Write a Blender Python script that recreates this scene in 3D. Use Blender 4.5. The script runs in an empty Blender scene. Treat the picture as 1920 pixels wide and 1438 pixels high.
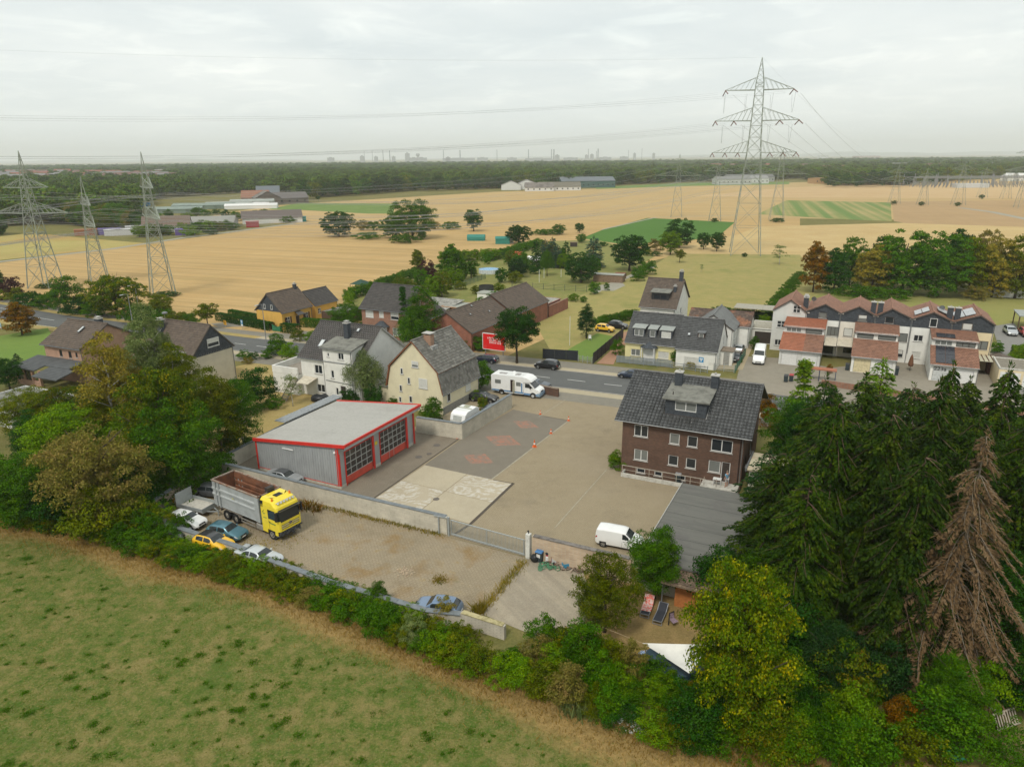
import bpy,bmesh,math,random
import numpy as np
from mathutils import Vector as Vc,Matrix,Euler
R=math.radians
C=bpy.context.scene.collection
SC=bpy.context.scene
from math import sin,cos
CL_=C.objects.link
ONEW=bpy.data.objects.new

# ------------------------------------------------------------------ camera
FPX,CXP,CYP=1332.0,960.0,719.0
PITCH,ROLL,CAMH=math.atan(424/1332.0),R(0.48),32.0
cam_d=bpy.data.cameras.new('camera')
cam_d.sensor_width=36.0
cam_d.lens=FPX/1920*36
cam_d.clip_start=0.5
cam_d.clip_end=30000
cam=ONEW('camera',cam_d)
CL_(cam)
_r,_u,_f=Vc((1,0,0)),Vc((0,sin(PITCH),cos(PITCH))),Vc((0,cos(PITCH),-sin(PITCH)))
_cr=_r*cos(ROLL)-_u*sin(ROLL)
_cu=_r*sin(ROLL)+_u*cos(ROLL)
cam.matrix_world=Matrix(((_cr.x,_cu.x,-_f.x,0),(_cr.y,_cu.y,-_f.y,0),(_cr.z,_cu.z,-_f.z,CAMH),(0,0,0,1)))
SC.camera=cam

# ------------------------------------------------------------------ world: overcast sky
SUN_EL,SUN_AZ=R(52),R(205) # azimuth clockwise from +Y
world=bpy.data.worlds.new('World')
SC.world=world
world.use_nodes=True
nt=world.node_tree
nt.nodes.clear()
def N(tree,t,**kw):
 n=tree.nodes.new(t)
 for k,v in kw.items():
  if k=='inp':
   for a,b in v.items():n.inputs[a].default_value=b
  else:setattr(n,k,v)
 return n
wo=N(nt,'ShaderNodeOutputWorld');bg=N(nt,'ShaderNodeBackground',inp={'Strength':0.085})
sky=N(nt,'ShaderNodeTexSky',sky_type='NISHITA',sun_disc=False,sun_elevation=SUN_EL,sun_rotation=SUN_AZ,air_density=1.0,dust_density=3.0,ozone_density=1.0)
tc=N(nt,'ShaderNodeTexCoord')
sep=N(nt,'ShaderNodeSeparateXYZ');nt.links.new(tc.outputs['Generated'],sep.inputs[0])
zc=N(nt,'ShaderNodeMath',operation='MAXIMUM',inp={1:0.0});nt.links.new(sep.outputs['Z'],zc.inputs[0])
za=N(nt,'ShaderNodeMath',operation='ADD',inp={1:0.10});nt.links.new(zc.outputs[0],za.inputs[0])
dv=N(nt,'ShaderNodeVectorMath',operation='DIVIDE');nt.links.new(tc.outputs['Generated'],dv.inputs[0])
cb=N(nt,'ShaderNodeCombineXYZ')
for i in range(3):nt.links.new(za.outputs[0],cb.inputs[i])
nt.links.new(cb.outputs[0],dv.inputs[1])
n1=N(nt,'ShaderNodeTexNoise',inp={'Scale':0.55,'Detail':7.0,'Roughness':0.55,'Distortion':0.4})
n2=N(nt,'ShaderNodeTexNoise',inp={'Scale':2.1,'Detail':6.0,'Roughness':0.6,'Distortion':0.6})
nt.links.new(dv.outputs[0],n1 .inputs['Vector']);nt.links.new(dv.outputs[0],n2 .inputs['Vector'])
cr1=N(nt,'ShaderNodeValToRGB');nt.links.new(n1 .outputs[0],cr1 .inputs[0])
cr1 .color_ramp.elements[0].position=0.36;cr1 .color_ramp.elements[0].color=(6.6,7.1,7.05,1)
cr1 .color_ramp.elements[1].position=0.62;cr1 .color_ramp.elements[1].color=(8.2,8.45,8.1,1)
cr2=N(nt,'ShaderNodeValToRGB');nt.links.new(n2 .outputs[0],cr2 .inputs[0])
cr2 .color_ramp.elements[0].position=0.50;cr2 .color_ramp.elements[0].color=(0.93,0.94,0.95,1)
cr2 .color_ramp.elements[1].position=0.70;cr2 .color_ramp.elements[1].color=(1.09,1.085,1.07,1)
mu=N(nt,'ShaderNodeMix',data_type='RGBA',blend_type='MULTIPLY',inp={0:1.0})
nt.links.new(cr1 .outputs[0],mu.inputs[6]);nt.links.new(cr2 .outputs[0],mu.inputs[7])
# clouds lose their contrast towards the horizon
hz=N(nt,'ShaderNodeMapRange',inp={1:0.0,2:0.10,3:1.0,4:0.0});nt.links.new(sep.outputs['Z'],hz.inputs[0])
mh=N(nt,'ShaderNodeMix',data_type='RGBA');nt.links.new(hz.outputs[0],mh.inputs[0])
nt.links.new(mu.outputs[2],mh.inputs[6]);mh.inputs[7].default_value=(7.3,7.8,7.6,1)
mx=N(nt,'ShaderNodeMix',data_type='RGBA',inp={0:0.93});nt.links.new(sky.outputs[0],mx.inputs[6]);nt.links.new(mh.outputs[2],mx.inputs[7])
nt.links.new(mx.outputs[2],bg.inputs['Color']);nt.links.new(bg.outputs[0],wo.inputs[0])

# ------------------------------------------------------------------ sun (veiled)
sun_d=bpy.data.lights.new('sun','SUN');sun_d.energy=1.5;sun_d.angle=R(10);sun_d.color=(1.0,0.935,0.83)
sun=ONEW('sun',sun_d);CL_(sun)
_sd=Vc((sin(SUN_AZ)*cos(SUN_EL),cos(SUN_AZ)*cos(SUN_EL),sin(SUN_EL)))
sun.rotation_euler=_sd.to_track_quat('Z','Y').to_euler();sun.location=(0,0,200)

SC.view_settings.view_transform='Standard';SC.view_settings.look='None'
SC.view_settings.exposure=0.64;SC.view_settings.gamma=1.0;SC.view_settings.use_curve_mapping=False
SC.cycles.max_bounces=6;SC.cycles.diffuse_bounces=3;SC.cycles.glossy_bounces=2
SC.cycles.transparent_max_bounces=6;SC.cycles.volume_bounces=2;SC.cycles.use_adaptive_sampling=True
SC.cycles.caustics_reflective=False;SC.cycles.caustics_refractive=False

# ------------------------------------------------------------------ frame of the place
def G(px,py,z=0.0):
 """place (x, y) at height z that a pixel of the 1920 px photograph shows"""
 dx,dy=px-CXP,py-CYP
 x=dx*cos(ROLL)-dy*sin(ROLL);y=dx*sin(ROLL)+dy*cos(ROLL)
 fw=FPX*cos(PITCH)-y*sin(PITCH);dn=FPX*sin(PITCH)+y*cos(PITCH)
 t=(CAMH-z)/dn
 return Vc((x*t,fw*t,z))
def Gd(px,d):
 """point on the ground straight under column px of the horizon, d metres out"""
 return Vc(((px-CXP)/FPX*d*1.0,d,0))

# ------------------------------------------------------------------ geometry helpers
class B:
 def __init__(s):s.v=[];s.f=[];s.m=[];s.mi=0
 def q(s,*p):
  n=len(s.v);s.v+=[tuple(x)for x in p];s.f.append(tuple(range(n,n+len(p))));s.m.append(s.mi);return s
 def mesh(s,vs,fs):
  n=len(s.v);s.v+=[tuple(x)for x in vs]
  for f in fs:s.f.append(tuple(i+n for i in f));s.m.append(s.mi)
  return s
 def box(s,x0,y0,z0,x1,y1,z1,M=None):
  c=[Vc(p)for p in((x0,y0,z0),(x1,y0,z0),(x1,y1,z0),(x0,y1,z0),(x0,y0,z1),(x1,y0,z1),(x1,y1,z1),(x0,y1,z1))]
  if M:c=[M@p for p in c]
  return s.mesh(c,((0,3,2,1),(4,5,6,7),(0,1,5,4),(1,2,6,5),(2,3,7,6),(3,0,4,7)))
 def bbox(s,x0,y0,z0,x1,y1,z1,b=.03,M=None):
  """box with its vertical and top edges chamfered"""
  def ring(z,i):return[(x0+i+b,y0+i,z),(x1-i-b,y0+i,z),(x1-i,y0+i+b,z),(x1-i,y1-i-b,z),(x1-i-b,y1-i,z),(x0+i+b,y1-i,z),(x0+i,y1-i-b,z),(x0+i,y0+i+b,z)]
  return s.loft([ring(z0,0),ring(z1-b,0),ring(z1,b)],True,M=M)
 def bar(s,a,b,w,h=None,up=(0,0,1)):
  a,b=Vc(a),Vc(b);h=h or w
  d=(b-a);L=d.length
  if L<1e-6:return s
  d/=L;u=Vc(up)
  if abs(d.dot(u))>.98:u=Vc((1,0,0))
  r=d.cross(u).normalized()*w/2;t=r.cross(d).normalized()*h/2
  c=[a-r-t,a+r-t,a+r+t,a-r+t,b-r-t,b+r-t,b+r+t,b-r+t]
  return s.mesh(c,((0,3,2,1),(4,5,6,7),(0,1,5,4),(1,2,6,5),(2,3,7,6),(3,0,4,7)))
 def tube(s,pts,rad,n=6,cap=True):
  pts=[Vc(p)for p in pts];rad=[rad]*len(pts)if not hasattr(rad,'__len__')else rad
  rings=[]
  for i,p in enumerate(pts):
   d=(pts[min(i+1,len(pts)-1)]-pts[max(i-1,0)])
   d=d.normalized()if d.length>0 else Vc((0,0,1))
   a=Vc((0,0,1))if abs(d.z)<.9 else Vc((1,0,0))
   x=d.cross(a).normalized();y=d.cross(x)
   rings.append([p+(x*cos(2*math.pi*k/n)+y*sin(2*math.pi*k/n))*rad[i]for k in range(n)])
  return s.loft(rings,cap)
 def loft(s,rings,cap=True,M=None,closed=True):
  n0=len(s.v);n=len(rings[0])
  for r in rings:
   for p in r:
    p=Vc(p)
    if M:p=M@p
    s.v.append(tuple(p))
  for i in range(len(rings)-1):
   for k in range(n if closed else n-1):
    a,b=n0+i*n+k,n0+i*n+(k+1)%n
    s.f.append((a,b,b+n,a+n));s.m.append(s.mi)
  if cap:
   s.f.append(tuple(n0+k for k in reversed(range(n))));s.m.append(s.mi)
   s.f.append(tuple(n0+(len(rings)-1)*n+k for k in range(n)));s.m.append(s.mi)
  return s
 def prism(s,poly,z0,z1,M=None):
  """poly: counter-clockwise (x, y) outline"""
  return s.loft([[(x,y,z0)for x,y in poly],[(x,y,z1)for x,y in poly]],True,M)
 def sphere(s,c,r,nu=10,nv=6,sz=1.0,M=None):
  rings=[]
  for j in range(1,nv):
   t=math.pi*j/nv
   rings.append([(c[0]+r*sin(t)*cos(2*math.pi*k/nu),c[1]+r*sin(t)*sin(2*math.pi*k/nu),c[2]-r*sz*cos(t))for k in range(nu)])
  return s.loft(rings,True,M)
 def out(s,name,mat,parent=None,smooth=False,label=None,stuff=False):
  me=bpy.data.meshes.new(name);me.from_pydata(s.v,[],s.f)
  mats=mat if isinstance(mat,(list,tuple))else[mat]
  for m in mats:me.materials.append(m)
  if len(mats)>1:me.polygons.foreach_set('material_index',s.m)
  if smooth:me.polygons.foreach_set('use_smooth',[True]*len(s.f))
  me.update()
  o=ONEW(name,me);CL_(o)
  if parent:o.parent=parent
  if label:o['label']=label
  if stuff:o['kind']='stuff'
  return o

def tag(o,label=None,cat=None,group=None,kind=None):
 if label:o['label']=label
 if cat:o['category']=cat
 if group:o['group']=group
 if kind:o['kind']=kind
 return o
def thing(name,label,cat,loc=(0,0,0),rz=0.0,group=None,scale=1.0):
 o=ONEW(name,None);CL_(o)
 o.location=loc;o.rotation_euler=(0,0,rz);o.scale=(scale,)*3;o.empty_display_size=.3
 return tag(o,label,cat,group)
def kids(o):return[c for c in C.objects if c.parent is o]
_kid_cache={}
def copy_tree(o,loc,rz,label=None,group=None,scale=None):
 if o.name not in _kid_cache:
  _kid_cache[o.name]=[(c,[g for g in C.objects if g.parent is c])for c in C.objects if c.parent is o]
 r=o.copy();CL_(r);r.location=loc;r.rotation_euler=(0,0,rz)
 if scale is not None:r.scale=(scale,)*3 if not hasattr(scale,'__len__')else scale
 if label:r['label']=label
 if group:r['group']=group
 for c,gs in _kid_cache[o.name]:
  d=c.copy();CL_(d);d.parent=r
  for g in gs:
   e=g.copy();CL_(e);e.parent=d
 return r

# ------------------------------------------------------------------ materials
def lin(h):
 """sRGB 0-255 triple to linear"""
 return tuple(((c/255/12.92)if c/255<=.04045 else((c/255+.055)/1.055)**2.4)for c in h)
_mats={}
def mat(name,col,rough=.8,metal=0.0,var=.12,scale=3.0,bump=0.0,col2=None,mix=(.45,.65),detail=4.0,island=0.0,spec=.3,coat=0.0,stretch=None,wear=None,bscale=None):
 """principled surface whose own colour wanders between col and col2 (object space noise), each island a little different"""
 if name in _mats:return _mats[name]
 m=bpy.data.materials.new(name);m.use_nodes=True;t=m.node_tree;L=t.links
 p=t.nodes['Principled BSDF'];p.inputs['Roughness'].default_value=rough;p.inputs['Metallic'].default_value=metal
 p.inputs['Specular IOR Level'].default_value=spec;p.inputs['Coat Weight'].default_value=coat
 g=N(t,'ShaderNodeTexCoord');vec=g.outputs['Object']
 if stretch:
  mp=N(t,'ShaderNodeMapping');mp.inputs['Scale'].default_value=stretch;L.new(vec,mp.inputs[0]);vec=mp.outputs[0]
 no=N(t,'ShaderNodeTexNoise',inp={'Scale':scale,'Detail':detail,'Roughness':.6});L.new(vec,no.inputs['Vector'])
 r=N(t,'ShaderNodeMapRange',inp={1:mix[0],2:mix[1],3:0.0,4:1.0});L.new(no.outputs[0],r.inputs[0])
 c2=col2 or tuple(max(0,c*(1-2*var))for c in col)
 x=N(t,'ShaderNodeMix',data_type='RGBA');L.new(r.outputs[0],x.inputs[0])
 x.inputs[6].default_value=(*col,1);x.inputs[7].default_value=(*c2,1);out=x.outputs[2]
 if wear:
  wc,ws,w0,w1=wear
  n3=N(t,'ShaderNodeTexNoise',inp={'Scale':ws,'Detail':6.0,'Roughness':.7});L.new(g.outputs['Object'],n3 .inputs['Vector'])
  r3=N(t,'ShaderNodeMapRange',inp={1:w0,2:w1,3:0.0,4:1.0});L.new(n3 .outputs[0],r3 .inputs[0])
  x3=N(t,'ShaderNodeMix',data_type='RGBA');L.new(r3 .outputs[0],x3 .inputs[0]);L.new(out,x3 .inputs[6]);x3 .inputs[7].default_value=(*wc,1);out=x3 .outputs[2]
 if island:
  ge=N(t,'ShaderNodeNewGeometry');rr=N(t,'ShaderNodeMapRange',inp={1:0.0,2:1.0,3:1-island,4:1+island});L.new(ge.outputs['Random Per Island'],rr.inputs[0])
  hs=N(t,'ShaderNodeHueSaturation');L.new(out,hs.inputs['Color']);L.new(rr.outputs[0],hs.inputs['Value']);out=hs.outputs[0]
 L.new(out,p.inputs['Base Color'])
 if bump:
  n2=N(t,'ShaderNodeTexNoise',inp={'Scale':bscale or scale*6,'Detail':5.0});L.new(vec,n2 .inputs['Vector'])
  bp=N(t,'ShaderNodeBump',inp={'Strength':.6,'Distance':bump});L.new(n2 .outputs[0],bp.inputs['Height']);L.new(bp.outputs[0],p.inputs['Normal'])
 _mats[name]=m;return m
def brick_mat(name,c1,c2,mortar,scale=1.0,bw=.24,bh=.075,msize=.012,var=.5):
 """masonry on vertical faces: bricks run along x+y, courses along z (object space)"""
 if name in _mats:return _mats[name]
 m=bpy.data.materials.new(name);m.use_nodes=True;t=m.node_tree;L=t.links;p=t.nodes['Principled BSDF']
 p.inputs['Roughness'].default_value=.88;p.inputs['Specular IOR Level'].default_value=.2
 g=N(t,'ShaderNodeTexCoord');s=N(t,'ShaderNodeSeparateXYZ');L.new(g.outputs['Object'],s.inputs[0])
 a=N(t,'ShaderNodeMath',operation='ADD');L.new(s.outputs[0],a.inputs[0]);L.new(s.outputs[1],a.inputs[1])
 cbn=N(t,'ShaderNodeCombineXYZ');L.new(a.outputs[0],cbn.inputs[0]);L.new(s.outputs[2],cbn.inputs[1])
 b=N(t,'ShaderNodeTexBrick',inp={'Scale':1.0,'Mortar Size':msize,'Brick Width':bw,'Row Height':bh,'Bias':0.0})
 b.inputs['Color1'].default_value=(*c1,1);b.inputs['Color2'].default_value=(*c2,1);b.inputs['Mortar'].default_value=(*mortar,1)
 L.new(cbn.outputs[0],b.inputs['Vector'])
 no=N(t,'ShaderNodeTexNoise',inp={'Scale':.7*scale,'Detail':6.0,'Roughness':.65});L.new(g.outputs['Object'],no.inputs['Vector'])
 r=N(t,'ShaderNodeMapRange',inp={1:.35,2:.7,3:1-var*.35,4:1+var*.35});L.new(no.outputs[0],r.inputs[0])
 hs=N(t,'ShaderNodeHueSaturation');L.new(b.outputs['Color'],hs.inputs['Color']);L.new(r.outputs[0],hs.inputs['Value'])
 L.new(hs.outputs[0],p.inputs['Base Color'])
 bp=N(t,'ShaderNodeBump',inp={'Strength':.5,'Distance':.01});bp.invert=True;L.new(b.outputs['Fac'],bp.inputs['Height']);L.new(bp.outputs[0],p.inputs['Normal'])
 _mats[name]=m;return m
def glass_mat(name,col=(.02,.025,.03),rough=.08):
 if name in _mats:return _mats[name]
 m=bpy.data.materials.new(name);m.use_nodes=True;p=m.node_tree.nodes['Principled BSDF']
 p.inputs['Base Color'].default_value=(*col,1);p.inputs['Roughness'].default_value=rough;p.inputs['Specular IOR Level'].default_value=.6
 _mats[name]=m;return m
def leaf_mat(name,cols,trans=.16,patch=1.1,rough=.6,vr=(.82,1.2)):
 """foliage: every leaf takes one of the colours, patches of the crown lean towards one of them"""
 if name in _mats:return _mats[name]
 m=bpy.data.materials.new(name);m.use_nodes=True;t=m.node_tree;L=t.links;t.nodes.clear()
 o=N(t,'ShaderNodeOutputMaterial');ge=N(t,'ShaderNodeNewGeometry');oi=N(t,'ShaderNodeObjectInfo')
 g=N(t,'ShaderNodeTexCoord');ad=N(t,'ShaderNodeVectorMath',operation='ADD');L.new(g.outputs['Object'],ad.inputs[0])
 ml=N(t,'ShaderNodeMath',operation='MULTIPLY',inp={1:50.0});L.new(oi.outputs['Random'],ml.inputs[0]);L.new(ml.outputs[0],ad.inputs[1])
 no=N(t,'ShaderNodeTexNoise',inp={'Scale':patch,'Detail':3.0});L.new(ad.outputs[0],no.inputs['Vector'])
 m1=N(t,'ShaderNodeMapRange',inp={1:.3,2:.7,3:0.0,4:.62});L.new(no.outputs[0],m1 .inputs[0])
 m2=N(t,'ShaderNodeMath',operation='MULTIPLY_ADD',inp={1:.42});L.new(ge.outputs['Random Per Island'],m2 .inputs[0]);L.new(m1 .outputs[0],m2 .inputs[2])
 cr=N(t,'ShaderNodeValToRGB');L.new(m2 .outputs[0],cr.inputs[0]);e=cr.color_ramp.elements
 while len(e)<len(cols):e.new(.5)
 for i,c in enumerate(cols):e[i].position=i/(len(cols)-1);e[i].color=(*c,1)
 v=N(t,'ShaderNodeMapRange',inp={1:0.0,2:1.0,3:vr[0],4:vr[1]});L.new(oi.outputs['Random'],v.inputs[0])
 hs=N(t,'ShaderNodeHueSaturation',inp={'Saturation':1.22});L.new(cr.outputs[0],hs.inputs['Color']);L.new(v.outputs[0],hs.inputs['Value'])
 d=N(t,'ShaderNodeBsdfPrincipled',inp={'Roughness':rough,'Specular IOR Level':.08});L.new(hs.outputs[0],d.inputs['Base Color'])
 tr=N(t,'ShaderNodeBsdfTranslucent');L.new(hs.outputs[0],tr.inputs[0])
 mi=N(t,'ShaderNodeMixShader',inp={0:trans});L.new(d.outputs[0],mi.inputs[1]);L.new(tr.outputs[0],mi.inputs[2]);L.new(mi.outputs[0],o.inputs[0])
 _mats[name]=m;return m
# ------------------------------------------------------------------ ground materials
def gmat(name,c1,c2,c3,s1=.02,s2=.5,s3=8.0,a2=.5,a3=.5,rough=.95,bump=.02,rows=None,attr=None,patches=None,blocks=None,spots=None):
 """ground: c1/c2 blended by broad noise, c3 speckled in by middle noise, fine grain on top.
    rows=(angle, spacing, strength, colour), attr=(name, colour, colour2), patches=[(scale, lo, hi, colour, strength)]"""
 m=bpy.data.materials.new(name);m.use_nodes=True;t=m.node_tree;L=t.links;p=t.nodes['Principled BSDF']
 p.inputs['Roughness'].default_value=rough;p.inputs['Specular IOR Level'].default_value=.05
 g=N(t,'ShaderNodeTexCoord');V=g.outputs['Object']
 def noise(s,lo,hi,det=5.0,vec=V,rgh=.6):
  n=N(t,'ShaderNodeTexNoise',inp={'Scale':s,'Detail':det,'Roughness':rgh});L.new(vec,n.inputs['Vector'])
  r=N(t,'ShaderNodeMapRange',inp={1:lo,2:hi,3:0.0,4:1.0});L.new(n.outputs[0],r.inputs[0]);return r.outputs[0],n.outputs[0]
 def mixc(fac,a,b,k=1.0):
  x=N(t,'ShaderNodeMix',data_type='RGBA')
  if k!=1.0:
   q=N(t,'ShaderNodeMath',operation='MULTIPLY',inp={1:k});L.new(fac,q.inputs[0]);fac=q.outputs[0]
  L.new(fac,x.inputs[0])
  for i,c in((6,a),(7,b)):
   if hasattr(c,'__len__'):x.inputs[i].default_value=(*c,1)
   else:L.new(c,x.inputs[i])
  return x.outputs[2]
 f1,_=noise(s1,.35,.65);out=mixc(f1,c1,c2)
 f2,_=noise(s2,.4,.65);out=mixc(f2,out,c3,a2)
 for(sc,lo,hi,col,st)in(patches or[]):
  f,_=noise(sc,lo,hi,6.0);out=mixc(f,out,col,st)
 if rows:
  ang,sp,st,col=rows[:4]
  mp=N(t,'ShaderNodeMapping');mp.inputs['Rotation'].default_value=(0,0,-ang);L.new(V,mp.inputs[0])
  sx=N(t,'ShaderNodeMapping');sx.inputs['Scale'].default_value=(.012,1.0,1.0);L.new(mp.outputs[0],sx.inputs[0])
  f,_=noise(1.0/sp,.42,.6,3.0,sx.outputs[0]);out=mixc(f,out,col,st)
  wv=N(t,'ShaderNodeTexWave',bands_direction='Y',inp={'Scale':.314/(sp*.9),'Distortion':.6,'Detail':2.0,'Detail Scale':.3});L.new(mp.outputs[0],wv.inputs[0])
  wr=N(t,'ShaderNodeMapRange',inp={1:.5,2:1.0,3:0.0,4:1.0});L.new(wv.outputs[1],wr.inputs[0]);out=mixc(wr.outputs[0],out,col,st*.45)
 if attr:
  an=N(t,'ShaderNodeAttribute',attribute_name=attr[0]);fa,_=noise(1.6,.2,.8,6.0)
  ms=N(t,'ShaderNodeMath',operation='MULTIPLY_ADD',inp={1:2.0});L.new(an.outputs['Fac'],ms.inputs[0])
  sb=N(t,'ShaderNodeMath',operation='SUBTRACT',inp={0:0.0});L.new(fa,sb.inputs[1]);L.new(sb.outputs[0],ms.inputs[2])
  cl=N(t,'ShaderNodeClamp');L.new(ms.outputs[0],cl.inputs[0])
  f5,_=noise(2.2,.35,.7);out=mixc(cl.outputs[0],out,mixc(f5,attr[1],attr[2]))
 if spots:
  for(sc,th,col)in spots:
   vo=N(t,'ShaderNodeTexVoronoi',inp={'Scale':sc,'Randomness':1.0});L.new(V,vo.inputs[0])
   r=N(t,'ShaderNodeMapRange',inp={1:th,2:th*.4,3:0.0,4:1.0});L.new(vo.outputs['Distance'],r.inputs[0]);out=mixc(r.outputs[0],out,col,.8)
 if blocks:
  bw,bh,ang,mort,st=blocks
  mp=N(t,'ShaderNodeMapping');mp.inputs['Rotation'].default_value=(0,0,-ang);L.new(V,mp.inputs[0])
  b=N(t,'ShaderNodeTexBrick',inp={'Scale':1.0,'Mortar Size':.03,'Brick Width':bw,'Row Height':bh});L.new(mp.outputs[0],b.inputs[0])
  b.inputs['Color1'].default_value=(1,1,1,1);b.inputs['Color2'].default_value=(.8,.8,.8,1);b.inputs['Mortar'].default_value=(*mort,1)
  x=N(t,'ShaderNodeMix',data_type='RGBA',blend_type='MULTIPLY',inp={0:st});L.new(out,x.inputs[6]);L.new(b.outputs[0],x.inputs[7]);out=x.outputs[2]
 f3,raw=noise(s3,.25,.75,6.0,V,.75)
 r3=N(t,'ShaderNodeMapRange',inp={1:0.0,2:1.0,3:1-a3,4:1+a3});L.new(f3,r3 .inputs[0])
 hs=N(t,'ShaderNodeHueSaturation');L.new(out,hs.inputs['Color']);L.new(r3 .outputs[0],hs.inputs['Value'])
 L.new(hs.outputs[0],p.inputs['Base Color'])
 bp=N(t,'ShaderNodeBump',inp={'Strength':.7,'Distance':bump});L.new(raw,bp.inputs['Height']);L.new(bp.outputs[0],p.inputs['Normal'])
 return m
def sheet(name,poly,z,m,px=True,kind='structure',label=None):
 pts=[(G(*p).x,G(*p).y)if px else(p[0],p[1])for p in poly]
 a=sum(pts[i][0]*pts[(i+1)%len(pts)][1]-pts[(i+1)%len(pts)][0]*pts[i][1]for i in range(len(pts)))
 if a<0:pts.reverse()
 b=B();b.q(*[(x,y,z)for x,y in pts]);o=b.out(name,m);o['kind']=kind
 if label:o['label']=label
 return o
TH=R(-26.3) # the street and every plot line up with this
UX,UY=cos(TH),sin(TH)
def UV(o,u,v,z=0):return Vc((o[0]+UX*u-UY*v,o[1]+UY*u+UX*v,z))

grass_dark=gmat('rough_grass',(.105,.115,.036),(.16,.145,.05),(.21,.17,.07),.03,.4,5.0,.6,.35)
sheet('ground',[(-16000,-300),(16000,-300),(16000,19000),(-16000,19000)],0,grass_dark,px=False)
stub1=gmat('stubble',(.46,.31,.135),(.415,.275,.12),(.49,.35,.175),.008,.12,3.0,.5,.16,rows=(R(-20),2.6,.75,(.33,.235,.105)),patches=[(.018,.64,.74,(.23,.22,.08),.5)])
stub2=gmat('stubble_far',(.44,.30,.135),(.38,.27,.13),(.45,.34,.18),.004,.05,1.0,.5,.12,rows=(R(-2),7.0,.5,(.33,.245,.115)),patches=[(.01,.6,.75,(.27,.24,.10),.4)])
stub3=gmat('stubble_ripe',(.46,.34,.16),(.42,.30,.14),(.50,.39,.2),.01,.1,1.0,.5,.1,rows=(R(0),4.0,.3,(.38,.28,.13)))
sheet('stubble_field',[(-120,512),(0,493),(420,438.5),(560,418),(700,404),(900,412),(1230,408),(1500,402),(1500,478),(1270,478),(1100,520),(1100,600),(950,668),(640,640),(250,604),(0,566),(-120,548)],.006,stub1)
sheet('stubble_field',[(560,419),(330,420),(430,398),(530,385),(600,380),(930,360),(1120,354),(1500,342),(1900,336),(2400,332),(2400,420),(1500,410),(1230,412),(900,414)],.010,stub2)
sheet('stubble_field',[(1420,425),(1700,418),(2400,436),(2400,520),(1200,480),(1385,440)],.02,stub3)
brown_f=gmat('harvested_field',(.37,.25,.13),(.33,.225,.12),(.40,.28,.15),.006,.06,1.0,.5,.1,rows=(R(70),3.0,.3,(.31,.22,.115)))
sheet('harvested_field',[(1672,378),(2300,372),(2300,438),(1700,419),(1676,415)],.03,brown_f)
sheet('stubble_field',[(1480,352),(1600,346),(2400,341),(2400,374),(1800,372),(1500,371),(1300,368)],.03,gmat('stubble_warm',(.45,.32,.17),(.42,.29,.15),(.47,.35,.2),.005,.05,.8,.4,.08))
strip_f=gmat('green_strips',(.32,.27,.115),(.28,.25,.10),(.40,.31,.15),.02,.1,1.0,.5,.1,rows=(R(72),7.0,.95,(.12,.19,.055)),patches=[(.02,.4,.7,(.16,.21,.07),.5)])
sheet('strip_field',[(1475,376),(1670,380),(1672,415),(1590,412),(1420,402)],.035,strip_f)
green_f=gmat('green_crop',(.07,.15,.03),(.08,.165,.035),(.065,.135,.03),.02,.2,2.0,.5,.12)
sheet('green_field',[(1090,447),(1128,432),(1214,409),(1378,417),(1350,441),(1290,452),(1170,459)],.025,green_f)
maize=gmat('maize',(.13,.20,.055),(.11,.175,.05),(.18,.23,.075),.02,.1,2.0,.6,.35,bump=.3)
sheet('maize_field',[(500,393),(560,381),(742,382),(737,401),(690,401),(560,394)],.03,maize)
sheet('maize_field',[(1115,351),(1300,343),(1480,341),(1480,346),(1300,349),(1118,355)],.03,maize)
mead_l=gmat('yellow_meadow',(.33,.29,.10),(.30,.235,.085),(.38,.30,.12),.02,.15,2.0,.6,.2,patches=[(.03,.5,.65,(.36,.20,.07),.6)])
sheet('yellow_meadow',[(-400,470),(0,444),(60,437),(160,447),(330,461),(210,466),(0,488),(-400,535)],.02,mead_l)
track_m=gmat('farm_track',(.30,.285,.23),(.26,.25,.2),(.33,.31,.26),.05,.5,5.0,.5,.2)
def strip(name,pts,w,z,m,px=True,kind='structure'):
 """a ribbon of width w along a line of points"""
 P=[G(*p)if px else Vc((p[0],p[1],0))for p in pts];b=B();prev=None
 for i,p in enumerate(P):
  d=(P[min(i+1,len(P)-1)]-P[max(i-1,0)]).normalized();n=Vc((-d.y,d.x,0))*w/2
  cur=((p+n).x,(p+n).y,z),((p-n).x,(p-n).y,z)
  if prev:b.q(prev[1],cur[1],cur[0],prev[0])
  prev=cur
 o=b.out(name,m);o['kind']=kind;return o
strip('farm_track',[(-300,532),(0,491),(210,467),(345,446),(420,437),(555,419)],3.4,.04,track_m)
strip('farm_track',[(1800,390),(1860,398),(1990,425)],4.5,.05,track_m)
strip('field_edge',[(1420,403),(1230,408),(1128,431)],1.6,.045,track_m)
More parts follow.
